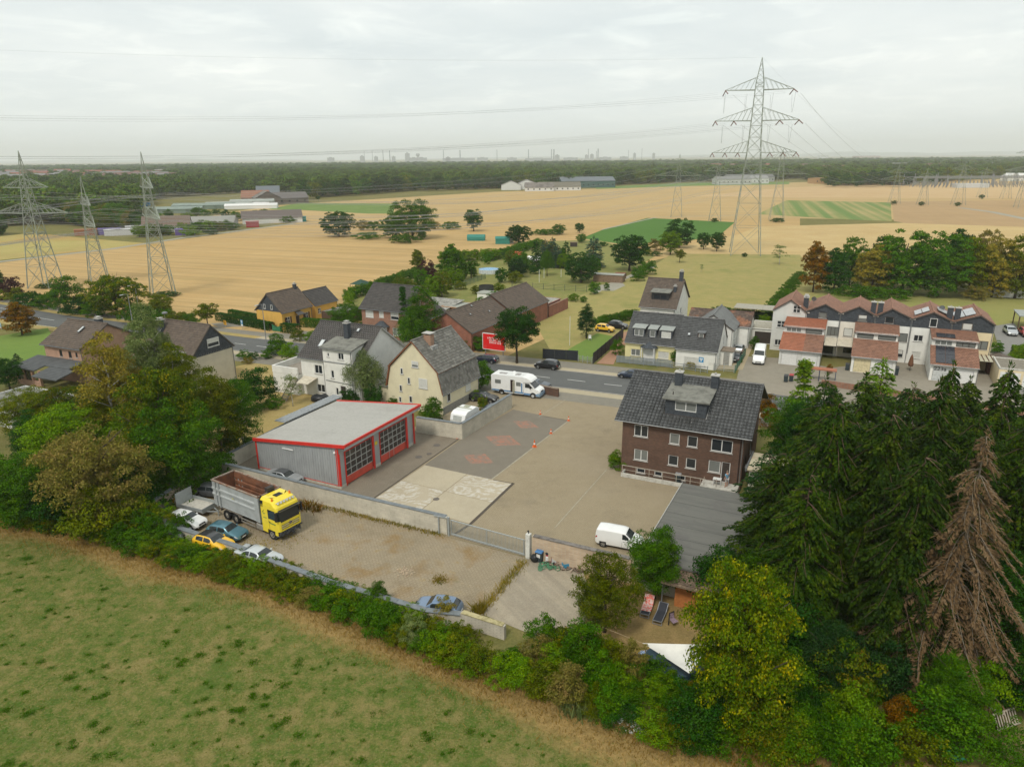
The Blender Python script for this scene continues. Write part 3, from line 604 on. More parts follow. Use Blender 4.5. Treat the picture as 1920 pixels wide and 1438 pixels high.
def house(name,label,cat,O,rz,W,D,eave,ridge,wall,roof,wins=(),axis='x',over=.45,gover=.3,chims=(),base=None,group=None,tile=(TILE_W,TILE_D),wave=False,gable_mat=None,gables='EW',tilez=True,roofname='roof',ridge_y=None,verge=None,roofclip=None,z0=0.0):
 """gabled house; O near-left ground corner, rz direction of its long front. axis 'x': ridge along the front."""
 t=thing(name,label,cat,O,rz,group)
 holes={'S':[],'E':[],'N':[],'W':[]}
 for w in wins:
  if w[2]+w[4]<=eave or(axis=='x' and w[0]in 'SN')or(axis=='y' and w[0]in 'EW'):holes[w[0]].append(w[1:5])
 b=B()
 for s in 'SENW':
  o,u,n,Lw=face_frame(W,D,s);wall_face(b,o,u,n,Lw,z0,eave,holes[s])
 b.q((0,0,z0),(0,D,z0),(W,D,z0),(W,0,z0))
 b.out('wall',wall,t)
 g=B();ry=ridge_y if ridge_y is not None else(D if axis=='x' else W)/2
 for tri in((((W,0,eave),(W,D,eave),(W,ry,ridge)),((0,D,eave),(0,0,eave),(0,ry,ridge)))if axis=='x' else(((0,0,eave),(W,0,eave),(ry,0,ridge)),((W,D,eave),(0,D,eave),(ry,D,ridge)))):g=B();g.q(*tri);g.out('gable',gable_mat or wall,t)
 if base:
  q=B()
  for s in 'SENW':
   o,u,n,Lw=face_frame(W,D,s);p=[o+u*-.02+n*.025,o+u*(Lw+.02)+n*.025]
   q.q(p[0],p[1],p[1]+Vc((0,0,base)),p[0]+Vc((0,0,base)));q.q(p[0]+Vc((0,0,base)),p[1]+Vc((0,0,base)),p[1]-n*.03+Vc((0,0,base)),p[0]-n*.03+Vc((0,0,base)))
  q.out('plinth',mat('plinth_grey',(.25,.245,.22),.9),t)
 # roof slab + tiles
 r=B();th=.14
 def slope_(P,u,v,Lx,S):
  P,u,v=Vc(P),Vc(u),Vc(v);n=u.cross(v).normalized()
  if n.z<0:n=-n
  c=[P,P+u*Lx,P+u*Lx+v*S,P+v*S];lo=[p-n*th for p in c]
  r.mesh(c+lo,((0,1,2,3),(7,6,5,4),(0,4,5,1),(1,5,6,2),(2,6,7,3),(3,7,4,0)))
  return P+n*.005,u,v,Lx,S
 sl=[]
 if axis=='x':
  for sg in(1,-1):
   run=ry if sg==1 else D-ry;rise=ridge-eave;k=math.hypot(run,rise);vy,vz=run/k,rise/k
   S=k+over;y=0 if sg==1 else D
   P=(-gover,y-sg*vy*over,eave-vz*over+.14);
   if sg==1:sl.append(slope_(P,(1,0,0),(0,vy,vz),W+2*gover,S))
   else:sl.append(slope_((W+gover,P[1],P[2]),(-1,0,0),(0,-vy,vz),W+2*gover,S))
  rp=[(-gover,ry,ridge+.2),(W+gover,ry,ridge+.2)]
 else:
  for sg in(1,-1):
   run=ry if sg==1 else W-ry;rise=ridge-eave;k=math.hypot(run,rise);vx,vz=run/k,rise/k;S=k+over
   if sg==1:sl.append(slope_((-vx*over,D+gover,eave-vz*over+.14),(0,-1,0),(vx,0,vz),D+2*gover,S))
   else:sl.append(slope_((W+vx*over,-gover,eave-vz*over+.14),(0,1,0),(-vx,0,vz),D+2*gover,S))
  rp=[(ry,-gover,ridge+.2),(ry,D+gover,ridge+.2)]
 ro=r.out('roof',verge or mat('eave_boards',(.10,.085,.075),.8),t)
 if tilez:
  for k,s_ in enumerate(sl):tiles(*s_,'roof_tiles',roof,ro,tile[0],tile[1],wave,roofclip if k==0 else None)
 q=B();n_=max(2,int((Vc(rp[1])-Vc(rp[0])).length/.4));a,c=Vc(rp[0]),Vc(rp[1])
 for i in range(n_):q.tube([a.lerp(c,i/n_),a.lerp(c,(i+.95)/n_)],[.11,.125],6)
 q.out('ridge_tiles',roof,ro,stuff=True)
 gu=B() # gutters along the eaves
 for P,u,v,Lx,S in sl:
  a=Vc(P)-Vc(v)*.06-Vc((0,0,.05));gu=B();gu.tube([a,a+Vc(u)*Lx],.065,6);gu.out('gutter',GUT,t)
 e0=Vc(sl[0][0])-Vc((0,0,.1));xx=(W if axis=='x' else 0)
 gu=B();gu.tube([(W-.12,-.07,eave-.05),(W-.12,-.07,z0)],.05,6);gu.out('downpipe',GUT,t)
 for w in wins:
  s,x,z,ww,hh,k=w[:6];o,u,n,Lw=face_frame(W,D,s);fr=w[6]if len(w)>6 else None
  window(t,o,u,n,x,z,ww,hh,k,proud=0 if tuple(w[1:5])in[tuple(h)for h in holes[s]]else.1,frame=fr)
 for c in chims:chimney(t,*c)
 t['W']=W;t['D']=D
 return t
def skylight(parent,P,u,v,w,h,m=None):
 """a roof window lying on a slope"""
 P,u,v=Vc(P),Vc(u).normalized(),Vc(v).normalized();n=u.cross(v);n=n if n.z>0 else-n
 b=B();c=[P,P+u*w,P+u*w+v*h,P+v*h]
 b.mesh([p+n*.02 for p in c]+[p+n*.14 for p in c],((4,5,6,7),(0,1,5,4),(1,2,6,5),(2,3,7,6),(3,0,4,7)));f=b.out('skylight',GUT,parent)
 q=B();q.q(*[p+n*.150 for p in(P+u*.09+v*.09,P+u*(w-.09)+v*.09,P+u*(w-.09)+v*(h-.09),P+u*.09+v*(h-.09))]);q.out('pane',m or mat('skylight_glass',(.55,.58,.58),.2,var=.02,spec=.6),f)
def flat_block(name,label,cat,O,rz,W,D,h,wall,roof=None,para=.15,wins=(),over=0.0,group=None,rim=None):
 t=thing(name,label,cat,O,rz,group);b=B()
 for s in 'SENW':
  o,u,n,Lw=face_frame(W,D,s);wall_face(b,o,u,n,Lw,0,h,[w[1:5]for w in wins if w[0]==s])
 b.out('wall',wall,t)
 q=B();q.box(-over,-over,h,W+over,D+over,h+.12);q.out('roof',roof or FELT,t)
 k=B();r_=.18
 for x0,y0,x1,y1 in((-over-.01,-over-.01,W+over+.01,-over+r_),(-over-.01,D+over-r_,W+over+.01,D+over+.01),(-over-.01,-over+r_,-over+r_,D+over-r_),(W+over-r_,-over+r_,W+over+.01,D+over-r_)):k.box(x0,y0,h+.02,x1,y1,h+.12+para)
 k.out('parapet',rim or wall,t)
 for w in wins:
  o,u,n,Lw=face_frame(W,D,w[0]);window(t,o,u,n,*w[1:6],frame=w[6]if len(w)>6 else None)
 return t
# ------------------------------------------------------------------ the red-trimmed garage hall
HO=G(640,917);HX,HY=11.3,13.4 # the near corner; x' = along the doors (V), so local x runs away to the right-back
def hall():
 # local frame: x along the door front (from the near corner towards the back right), y to the left along the side wall
 rz=R(63.5);O=Vc((HO.x,HO.y,.03));L_,Wd,h0,h1=13.3,11.2,4.55,3.35
 t=thing('garage_hall','grey metal workshop hall with red trim and two glazed roller doors','hall',O,rz)
 cl=mat('grey_cladding',(.36,.375,.38),.5,metal=.15,var=.05,scale=.7,island=.05);red=mat('red_trim',(.58,.035,.025),.45,var=.08,scale=2)
 def top(y):return h0+(h1-h0)*y/Wd
 b=B()
 # side wall x=0 (seen on the left), ribs every .35 m, top follows the mono-pitch
 def ribbed(x,y0,y1,inv):
  n=int((y1-y0)/.16);ys=[y0+(y1-y0)*i/n for i in range(n+1)]
  for i in range(n):
   o=-.035 if(i%2)else 0.0;o*=inv
   a,c=ys[i],ys[i+1];b.q((x+o,a,.25),(x+o,c,.25),(x+o,c,top(c)),(x+o,a,top(a)))
   if i:b.q((x-.035*inv,a,.25),(x,a,.25),(x,a,top(a)),(x-.035*inv,a,top(a)))
 ribbed(0,0.0,Wd,1);ribbed(L_,0,Wd,-1)
 b.q((0,Wd,.25),(L_,Wd,.25),(L_,Wd,h1),(0,Wd,h1))
 # front: piers and lintel around two doors
 D1,D2,DH=(.95,5.35),(6.75,11.6),3.72
 for x0,x1 in((0,D1[0]),(D1[1],D2[0]),(D2[1],L_)):b.q((x0,0,.25),(x1,0,.25),(x1,0,DH),(x0,0,DH))
 b.q((0,0,DH),(L_,0,DH),(L_,0,h0),(0,0,h0))
 b.out('wall',cl,t)
 p=B()
 for x0,y0,x1,y1 in((-.04,-.05,D1[0],.1),(D1[1],-.05,D2[0],.1),(D2[1],-.05,L_+.04,.1),(-.04,.1,.1,Wd),(L_-.1,.1,L_+.04,Wd),(.1,Wd-.1,L_-.1,Wd+.04)):p.box(x0,y0,0,x1,y1,.3)
 p.out('plinth',mat('plinth_pale',(.5,.47,.4),.9),t)
 # roof with eaves over the doors, red fascia round three sides
 r=B();ov=.95;zt=lambda y:top(y)+.02
 c=[(-.12,-ov),(L_+.12,-ov),(L_+.12,Wd+.12),(-.12,Wd+.12)]
 r.mesh([(x,y,zt(y)+.22)for x,y in c]+[(x,y,zt(y))for x,y in c],((0,1,2,3),(7,6,5,4),(0,4,5,1),(1,5,6,2),(2,6,7,3),(3,7,4,0)))
 roof=r.out('roof',mat('pale_roof_sheet',(.43,.425,.395),.6,var=.05,scale=.5,stretch=(3,.15,1),detail=6,wear=((.34,.33,.30),.3,.5,.75)),t)
 q=B();n=46
 for i in range(n): # low standing seams run down the pitch
  x=(i+.5)*L_/n;q.bar((x,-ov+.05,zt(-ov)+.235),(x,Wd,zt(Wd)+.235),.03,.03)
 q.out('seams',mat('pale_roof_seam',(.37,.365,.34),.6),roof,stuff=True)
 f=B()
 f.bar((-.2,-ov-.03,zt(-ov)+.2),(L_+.2,-ov-.03,zt(-ov)+.2),.14,.26);f.out('fascia',red,roof)
 f2=B();f2 .bar((-.2,-ov-.03,zt(-ov)+.16),(-.2,Wd+.15,zt(Wd)+.16),.13,.34);f2 .out('fascia',red,roof)
 f3=B();f3 .bar((L_+.2,-ov-.03,zt(-ov)+.16),(L_+.2,Wd+.15,zt(Wd)+.16),.13,.3);f3 .out('fascia',red,roof)
 fs=B();fs.box(-.10,-ov,zt(-ov)-.28,L_+.10,-ov+.06,zt(-ov)-.02);fs.box(-.1,-ov+.07,zt(-ov)-.28,L_+.1,-.02,zt(-ov)-.22);fs.out('soffit',cl,t)
 tr=B()
 for x0,x1 in((-.03,.09),(D1[0]-.12,D1[0]),(D1[1],D1[1]+.34),(D2[0]-.08,D2[0]),(D2[1],D2[1]+.34),(L_-.1,L_+.03)):tr.box(x0,-.09,.02 if x0>.5 else.3,x1,-.01,DH+.05)
 tr.box(D1[0],-.08,DH-.04,D1[1],-.012,DH+.05);tr.box(D2[0],-.08,DH-.04,D2[1],-.012,DH+.05)
 tr.box(-.06,-.03,.3,.01,.13,h0);tr.box(-.07,Wd-.14,.1,.02,Wd+.06,top(Wd));tr.box(-.05,.15,.27,.0,Wd-.2,.33)
 tr.out('corner_trim',red,t)
 # the two sectional doors, each pane its own piece
 alu=mat('door_aluminium',(.46,.47,.46),.4,metal=.3,var=.03);dred=mat('door_red',(.56,.085,.055),.55,var=.1,scale=1)
 dg=glass_mat('door_glass',(.035,.03,.03),.12)
 for(x0,x1),nc in((D1,5),(D2,6)):
  rz0=.95;d=B();d.box(x0,.04,.08,x1,.09,rz0);nr=4
  dob=d.out('roller_door',dred,t);d=B()
  for i in range(nc+1):xx=x0+(x1-x0)*i/nc;d.box(max(x0,xx-.035),.03,rz0,min(x1,xx+.035),.10,DH-.05)
  for j in range(nr+1):zz=rz0+(DH-.05-rz0)*j/nr;d.box(x0,.025,zz-.035,x1,.105,zz+.035)
  if nc==6:d.box(x0+1.62,.015,.1,x0+1.68,.03,2.5);d.box(x0+2.42,.015,.1,x0+2.48,.03,2.5);d.box(x0+1.62,.015,2.46,x0+2.48,.03,2.52)
  d.out('door_grid',alu,dob)
  for i in range(nc):
   for j in range(nr):
    a,e=x0+(x1-x0)*i/nc+.04,x0+(x1-x0)*(i+1)/nc-.04;z,y=rz0+(DH-.05-rz0)*j/nr+.04,rz0+(DH-.05-rz0)*(j+1)/nr-.04
    q=B();q.q((a,.065,z),(e,.065,z),(e,.065,y),(a,.065,y));q.out('pane',dg,dob)
 l=B();l.box(-.14,5.9,top(6)-.75,-.02,7.4,top(6)-.68);l.out('strip_lamp',mat('lamp_white',(.75,.75,.72),.4),t)
 s_=B();s_.box(D1[1]+.55,-.03,2.55,D1[1]+.95,-.005,2.95);s_.out('notice',mat('yellow_notice',(.65,.55,.03),.5),t)
 dp=B();dp.tube([(-.06,.25,h0-.2),(-.06,.25,.3)],.05,8);dp.out('downpipe',red,t);dp=B();dp.tube([(L_-.3,-.12,h0-.3),(L_-.3,-.12,.1)],.045,8);dp.out('downpipe',red,t)
 lp=B();lp.sphere((-.15,.35,3.95),.13,8,5);lp.box(-.15,.32,4.0,-.02,.38,4.06);lp.out('wall_lamp',mat('lamp_white',(.75,.75,.72),.4),t)
hall()
# ------------------------------------------------------------------ brown brick house with black tiles
def brown_house():
 O=Vc((11.5,69.2,0));rz=R(-25.4);W,D,ev,rg=12.2,12.6,6.15,9.35
 k=(
  ('S',1.25,4.35,1.45,1.25,'2'),('S',4.95,4.1,1.0,1.15,'wc'),('S',6.75,4.1,1.0,1.15,'w'),('S',9.1,4.05,2.05,1.3,'2'),
  ('S',1.35,1.7,1.45,1.2,'2c'),('S',4.95,1.75,1.0,1.1,'w'),('S',6.75,1.75,1.0,1.1,'w'),('S',9.0,1.75,1.15,1.25,'wc'),('S',10.25,.85,.85,2.2,'dd'),
  ('S',1.7,.28,.9,.5,'w'),('S',3.6,.28,.8,.5,'w'),('S',5.9,.28,.9,.5,'w'),('E',2.6,1.8,.7,1.0,'w',DF),('E',6,1.8,1.2,1.2,'2'),('W',4,1.8,1.2,1.2,'2'),('W',8,4.2,1.2,1.2,'2'),('N',3,4.2,1.4,1.2,'2'))
 t=house('brick_house','two storey brown brick house with glossy black tiled roof and slate dormer','house',O,rz,W,D,ev,rg,BR_BROWN,T_BLACK,k,over=.55,gover=.75,wave=True,tile=(.36,.42),
              verge=mat('dark_verge',(.045,.04,.038),.6),roofclip=lambda s,q:not(4.75<s<9.0 and 1.5<q<5.4))
 vz=(rg-ev)/(D/2)
 fy=1.15;z_=ev+fy*vz
 dormer(t,4.05,fy,z_,4.15,1.75,3.9,SLATE,'2c',wz=.62,ww=2.15,wh=.98,slope=.10,over=.3)
 ve=B();ve.tube([(4.6,2.0,z_+1.9),(4.6,2.0,z_+2.3)],.05,8);ve.out('vent_pipe',DF,t)
 chimney(t,4.55,4.7,ev+4.2*vz,10.35,.75,.75,cap=False);chimney(t,8.2,5.1,ev+4.2*vz,10.3,.75,.75,cap=False)
 fl=B();fl.bar((4.0,1.1,z_+.05),(8.3,1.1,z_+.05),.12,.05);fl.bar((8.25,1.1,z_+.1),(8.25,4.9,z_+2.0),.1,.05);fl.out('lead_flashing',mat('lead',(.42,.42,.40),.5,wear=((.2,.2,.2),4,.4,.6)),t)
 dp=B();dp.tube([(11.9,-.08,6.0),(11.9,-.08,.1)],.055,8);dp.out('downpipe',mat('dark_pipe',(.03,.022,.02),.5),t)
 # basement light well with railing
 lw=B();lw.box(.35,-1.15,.03,8.6,-.95,.42);lw.box(.35,-.95,.03,.55,-.03,.42)
 lw.out('light_well',mat('pale_concrete',(.52,.51,.46),.85,wear=((.3,.28,.24),2,.5,.7)),t)
 rl=B();rm=mat('railing_metal',(.40,.36,.30),.6)
 for x in(.45,1.9,3.3,4.7,6.1,7.5,8.5):rl.bar((x,-1.05,.42),(x,-1.05,1.32),.05)
 rl.bar((.4,-1.05,1.32),(9.0,-1.05,1.32),.06);rl.bar((.4,-1.05,.85),(9,-1.05,.85),.03)
 for x in(10.1,8.9):rl.bar((x,-1.4,.8),(x,-1.4,1.75),.05)
 rl.out('railing',rm,t)
 ba=B();ba.box(-1.35,9.2,2.6,-.02,12.2,2.75)
 for x in(-1.3,):
  for y in(9.25,10.7,12.15):ba.bar((x,y,2.75),(x,y,3.7),.05)
 ba.bar((-1.3,9.2,3.7),(-1.3,12.2,3.7),.06);ba.out('balcony',mat('balcony_wood',(.10,.06,.04),.8),t)
 st=B();st.box(8.6,-1.6,.02,12.1,-.02,.84);st.out('terrace',mat('pale_concrete',(.52,.51,.46),.85),t)
brown_house()
# long grey felt roofed garage in front of it, the pale roof beside
def felt_garage():
 A,Bq,Cc,Dd=G(1232,985,2.9),G(1272,903,2.9),G(1415,915,2.9),G(1400,1055,2.9)
 u=Vc((UX,UY,0));v=Vc((-UY,UX,0));o=Vc((A.x,A.y,0));P=lambda a,c:o+u*a+v*c
 dv=(Bq-A).dot(v);W=8.4;back=dv;front=-5.4
 t=thing('garage','long low garage with grey felt roof beside the brown brick house','garage',(o+v*front),TH)
 Dp=back-front;b=B();b.box(0.25,.25,0,W-.2,Dp-.1,2.62);b.out('wall',mat('garage_render',(.5,.47,.40),.9),t)
 r=B();r.box(0,0,2.7,W,Dp,2.86);ro=r.out('roof',mat('grey_felt_roof',(.135,.134,.120),.95,col2=(.11,.11,.10),scale=.9,detail=9,stretch=(.25,2.2,1),bump=.02,wear=((.11,.105,.10),.35,.52,.7),bscale=2.2),t)
 s=B();n=7
 rg=random.Random(2)
 for i in range(1,n): # the felt lies in overlapping sheets
  y=i*Dp/n;pts=[(W*k/8,y+rg.uniform(-.05,.05),2.868)for k in range(9)]
  for a,c in zip(pts[:-1],pts[1:]):s.bar(a,c,.07,.008)
 s.out('felt_laps',mat('felt_lap',(.11,.11,.10),.95,scale=2),ro,stuff=True)
 e=B();e.box(-.06,-.04,2.66,.0,Dp+.04,2.93);e.out('edge_trim',mat('zinc_edge',(.42,.42,.39),.6),t)
 t2=thing('side_roof','pale cream flat roof between the brown brick house and the spruces','roof',G(1402,915,2.2)*1,TH)
 q=B();A2=3.2;q.box(-.4,1.5,1.1,A2,6.0,1.25);q.out('roof',mat('cream_roof',(.50,.46,.33),.8,col2=(.44,.36,.26),scale=.8),t2)
 q=B();q.box(-.2,1.7,-2.2,A2-.2,5.8,1.1);q.out('wall',mat('cream_wall',(.5,.47,.4),.9),t2);q=B();q.bar((-.5,1.4,1.2),(-.5,6.1,1.2),.14,.3);q.out('edge_trim',GUT,t2)
felt_garage()
# ------------------------------------------------------------------ cream gambrel house
def gambrel():
 # local x = along the ridge (V direction), y = to the left (away from camera-right); gable faces W side -> x = 0
 B0=G(832,741,2.9);rz=R(61.5);Dx,Wy=9.4,8.8
 ux=Vc((cos(rz),sin(rz),0));uy=Vc((-sin(rz),cos(rz),0))
 O=Vc((B0 .x,B0 .y,0))+ux*.25+uy*.35
 cw=mat('cream_render',(.66,.60,.42),.9,var=.05,scale=.8,detail=8,wear=((.5,.45,.32),.7,.62,.8))
 t=thing('gambrel_house','cream rendered house with weathered grey gambrel roof and orange verge','house',O,rz)
 z1,z2,z3=2.9,5.55,9.3;y2=.55
 prof=[(0,0),(0,z1),(y2,z2),(Wy/2,z3),(Wy-y2,z2),(Wy,z1),(Wy,0)]
 b=B();b.loft([[(0,y,z)for y,z in prof],[(Dx-.5,y,z)for y,z in prof]],True);b.out('wall',cw,t)
 r=B();o=Vc((0,0,0));uu=Vc((1,0,0));ro=None;segs=[]
 for sg in(0,1):
  f=(lambda y:y)if sg==0 else(lambda y:Wy-y)
  for(ya,za),(yb,zb),ex in(((-.22,z1-.1),(y2-.06,z2+.1),0),((y2-.22,z2+.02),(Wy/2,z3+.22),0)):
   a,c=Vc((-.28,f(ya),za+.08)),Vc((-.28,f(yb),zb));v=(c-a);S=v.length;v.normalize()
   segs.append((a,v,S,sg));n=Vc((0,-v.z,v.y))if sg==0 else Vc((0,v.z,-v.y));Lx=Dx+.1
   p=[a,a+uu*Lx,c+uu*Lx,c];lo=[k-n*.12 for k in p];fs=((0,1,2,3),(7,6,5,4),(0,4,5,1),(1,5,6,2),(2,6,7,3),(3,7,4,0));r.mesh(p+lo,fs)
 ro=r.out('roof',mat('rust_verge',(.24,.10,.05),.8,scale=3),t)
 for a,v,S,sg in segs:tiles(a+Vc((0,0,.01)),uu,v,Dx+.1,S,'roof_tiles',T_GREY,ro,.42,.40)
 q=B();q.tube([(-.28,Wy/2,z3+.27),(Dx-.2,Wy/2,z3+.27)],.13,6);q.out('ridge_tiles',T_GREY,ro,stuff=True)
 W_=Vc((0,0,0));oW,uW,nW,_=Vc((0,Wy,0)),Vc((0,-1,0)),Vc((-1,0,0)),0
 for x,z,w,h,k in((4.15,5.95,1.05,.85,'hc'),(2.25,4.75,.42,.85,'w'),(3.35,3.55,.42,.9,'w'),(1.95,2.3,.42,.9,'w'),(5.15,3.25,1.35,1.35,'s'),(1.75,.75,.42,.8,'w'),(3.45,.95,.5,.95,'w'),(6.2,1.9,.001,.001,'w')):
  if w>.01:window(t,oW,uW,nW,x,z,w,h,k,proud=.1)
 for x,z,w,h,k in((1.0,1.5,.75,1.1,'w'),(5.6,1.6,1.2,1.1,'s')):window(t,Vc((0,0,0)),Vc((1,0,0)),Vc((0,-1,0)),x,z,w,h,k,proud=.1)
 p=B();p.box(-.01,-.05,0,Dx-.49,.02,1.05);p.out('plinth',mat('plinth_grey',(.25,.245,.22),.9),t)
 g=B();g.tube([(-.3,-.28,z1-.12),(Dx-.2,-.28,z1-.12)],.07,6);g.tube([(Dx-.55,-.1,z1-.1),(Dx-.55,-.1,0)],.05,6);g.out('gutter',GUT,t)
 c=B();c.bbox(2.2,Wy/2-1.3,z3-1.3,3.1,Wy/2-.6+.4,z3+.55,.03);ch=c.out('chimney',BR_ORANGE,t);c=B();c.box(2.05,Wy/2-1.45,z3+.75,3.25,Wy/2-.05,z3+.83)
 for x,y in((2.25,-1.25),(3.05,-1.25),(2.25,-.3),(3.05,-.3)):c.bar((x,Wy/2+y,z3+.5),(x,Wy/2+y,z3+.77),.06)
 c.out('chimney_cap',SILL,ch)
 fl=B();fl.box(2.0,Wy/2-1.75,z3-1.55,3.3,Wy/2-1.33,z3-.85);fl.out('lead_flashing',mat('lead',(.42,.42,.40),.5),t)
 a=B();a.box(.6,Wy+.01,0,4.4,Wy+1.9,2.35);a.out('side_extension',cw,t);a=B();a.box(.4,Wy+.02,2.36,4.6,Wy+2.1,2.5);a.out('extension_roof',FELT,t)
gambrel()
# ------------------------------------------------------------------ white house with a tall rear gable
def white_house():
 # ridge along x; front (S) carries the tall cross wing at its right end
 O=G(556,670,5.45);O.z=0;rz=R(-25.5);W,D,ev,rg=10.2,10.4,5.6,9.45
 O=O+Vc((cos(rz)*.35-sin(rz)*.4,sin(rz)*.35+cos(rz)*.4,0))
 k=(('S',2.35,3.35,1.35,1.25,'2'),('S',2.55,.65,1.35,1.15,'2'),('E',2,1.5,1.2,1.2,'2'),('E',7,1.5,1.2,1.2,'2'),('N',2,3.4,1.3,1.2,'2'),('W',4,4,1.2,1.2,'2'))
 t=house('white_house','tall white rendered house with dark tiled roof and a stair wing at the back','house',O,rz,W,D,ev,rg,PLASTER_W,T_DARK,k,over=.4,gover=.3,tile=(.36,.38),chims=((6.1,3.1,7.6,10.2,.75,.75),),verge=mat('white_verge',(.5,.49,.46),.7))
 w0,w1,zz=4.35,9.3,7.35;b=B();o,u,n=Vc((w0,-.35,0)),Vc((1,0,0)),Vc((0,-1,0));hl=[(.75,6.15,.35,.55),(2.6,5.95,.95,.95),(1.15,3.15,.5,1.1),(1.75,.75,.45,1.05),(2.55,.05,.95,2.15)]
 wall_face(b,o,u,n,w1-w0,0,zz,hl)
 for x,f in((w0,-1),(w1,1)):
  p=[(x,-.35,0),(x,3.6,0),(x,3.6,zz+.35),(x,-.35,zz)];b.q(*(p if f>0 else p[::-1]))
 b.out('stair_wing',PLASTER_W,t)
 for h_,kd in zip(hl,('w','2','w','w','dd')):window(t,o,u,n,*h_,kd,sill=kd!='dd')
 r=B();c=[(w0-.3,-.65,zz+.01),(w1+.3,-.65,zz+.01),(w1+.3,3.9,zz+.75),(w0-.3,3.9,zz+.75)];r.mesh([(x,y,z+.16)for x,y,z in c]+c,((0,1,2,3),(7,6,5,4),(0,4,5,1),(1,5,6,2),(2,6,7,3),(3,7,4,0)));r.out('wing_roof',FELT,t)
 g=B();g.tube([(w0-.3,-.7,zz),(w1+.3,-.7,zz)],.06,6);g.tube([(w1-.15,-.42,zz),(w1-.15,-.42,0)],.05,6);g.tube([(w0-.25,-.1,ev),(w0-.25,-.1,0)],.045,6);g.bar((w0+.2,-.4,2.75),(w1,-.4,2.55),.06);g.out('downpipe',GUT,t)
 k_=(rg-ev)/(D/2);vv=Vc((0,1,k_)).normalized()
 skylight(t,(2.2,1.25,ev+.32+1.25*k_),(1,0,0),vv,.7,1.3);skylight(t,(7.0,3.95,ev+.32+3.95*k_),(1,0,0),vv,.45,.6)
 # annex with roof terrace to the left
 a=B();x0,x1,y0,y1,h=-4.6,-.02,-.9,7.5,2.95
 a.box(x0,y0,0,x1,y1,h);a.out('annex',PLASTER_W,t);q=B()
 for c in((x0-.03,y0-.03,x1,y0+.2),(x0-.03,y1-.2,x1,y1+.03),(x0-.03,y0+.2,x0+.2,y1-.2)):q.box(c[0],c[1],h+.002,c[2],c[3],h+1.0)
 q.out('terrace_parapet',PLASTER_W,t);f=B();f.box(x0+.2,y0+.2,h+.005,x1,y1-.2,h+.06);f.out('terrace_floor',mat('terrace_tiles',(.27,.24,.2),.9),t)
 s=B()
 for i in range(9):s.box(-.9+0,-1.1-.28*i-.3,2.5-.28*i,.1,-1.1-.28*i,2.56-.28*i)
 s.bar((-.9,-1.1,2.5),(-.9,-3.9,0),.06,.2);s.bar((.1,-1.1,2.5),(.1,-3.9,0),.06,.2);s.bar((-.9,-1.1,3.3),(-.9,-3.9,.9),.05);s.bar((.1,-1.1,3.3),(.1,-3.9,.9),.05);s.out('outside_stair',mat('stair_wood',(.3,.27,.2),.8),t)
 aw=B();aw.q((.6,-2.0,2.3),(2.6,-2.0,2.3),(2.8,-.05,2.75),(.4,-.05,2.75));aw.q((.4,-.05,2.7),(2.8,-.05,2.7),(2.6,-2.0,2.25),(.6,-2.0,2.25));aw.out('awning',mat('awning_cloth',(.55,.5,.4),.9),t)
white_house()
# ------------------------------------------------------------------ left side houses
def beige_house():
 # gable faces the camera-right; ridge runs back-left
 A=G(361,669,5.3);Bp=G(436,647,5.3);d=(Bp-A);d.z=0;W=d.length;rz=math.atan2(d.y,d.x);O=Vc((A.x,A.y,0))
 t=house('beige_house','beige rendered house with slate clad gable and white roller shutter','house',O,rz,W,10.5,5.3,9.0,mat('beige_render',(.52,.48,.38),.9,var=.06,scale=.6,detail=8),T_BROWN,(('S',W*.38,5.95,2.1,1.25,'h'),('W',2,1.5,1.2,1.2,'2'),('E',2,3.6,1.2,1.2,'2'),('E',6,1,1.2,1.2,'2')),axis='y',over=.35,gover=.15,gable_mat=SLATE,chims=((W*.3,8.6,7.2,9.4,.9,.7),),tile=(.34,.38))
 k=1.1;q=B()
 rg=3.7
 for j in range(16): # slate courses standing proud of the gable
  z=5.0+j*.25;f=1-max(0,(z-5.3))/3.7;x0,x1=W/2-W/2*f,W/2+W/2*f
  if x1-x0<.4:break
  n=max(1,int((x1-x0)/.3))
  hole=(W*.38-.05,5.9,W*.38+2.15,7.25)
  for i in range(n):
   a,c=x0+(x1-x0)*i/n+.01,x0+(x1-x0)*(i+1)/n-.01;cx=(a+c)/2
   if hole[0]<cx<hole[2]and hole[1]<z+.12<hole[3]:continue
   q.mesh([(a,-.05,z),(c,-.05,z),(c,-.015,z+.26),(a,-.015,z+.26),(a,0,z),(c,0,z)],((0,1,2,3),(4,5,1,0)))
 q.out('slates',SLATE,t,stuff=True)
 dn=B();dn.box(-2.9,1.5,0,-.02,6.5,5.6);dn.out('side_bay',PLASTER_W,t);dn=B();dn.box(-3.1,1.3,5.61,.3,6.7,5.75);dn.out('bay_roof',FELT,t)
 da=B();da.tube([(W*.42,8.6,9.0),(W*.42,8.6,10.3)],.03,6);da.sphere((W*.42,8.5,10.3),.42,10,5,.5,None);da.out('satellite_dish',GUT,t)
beige_house()
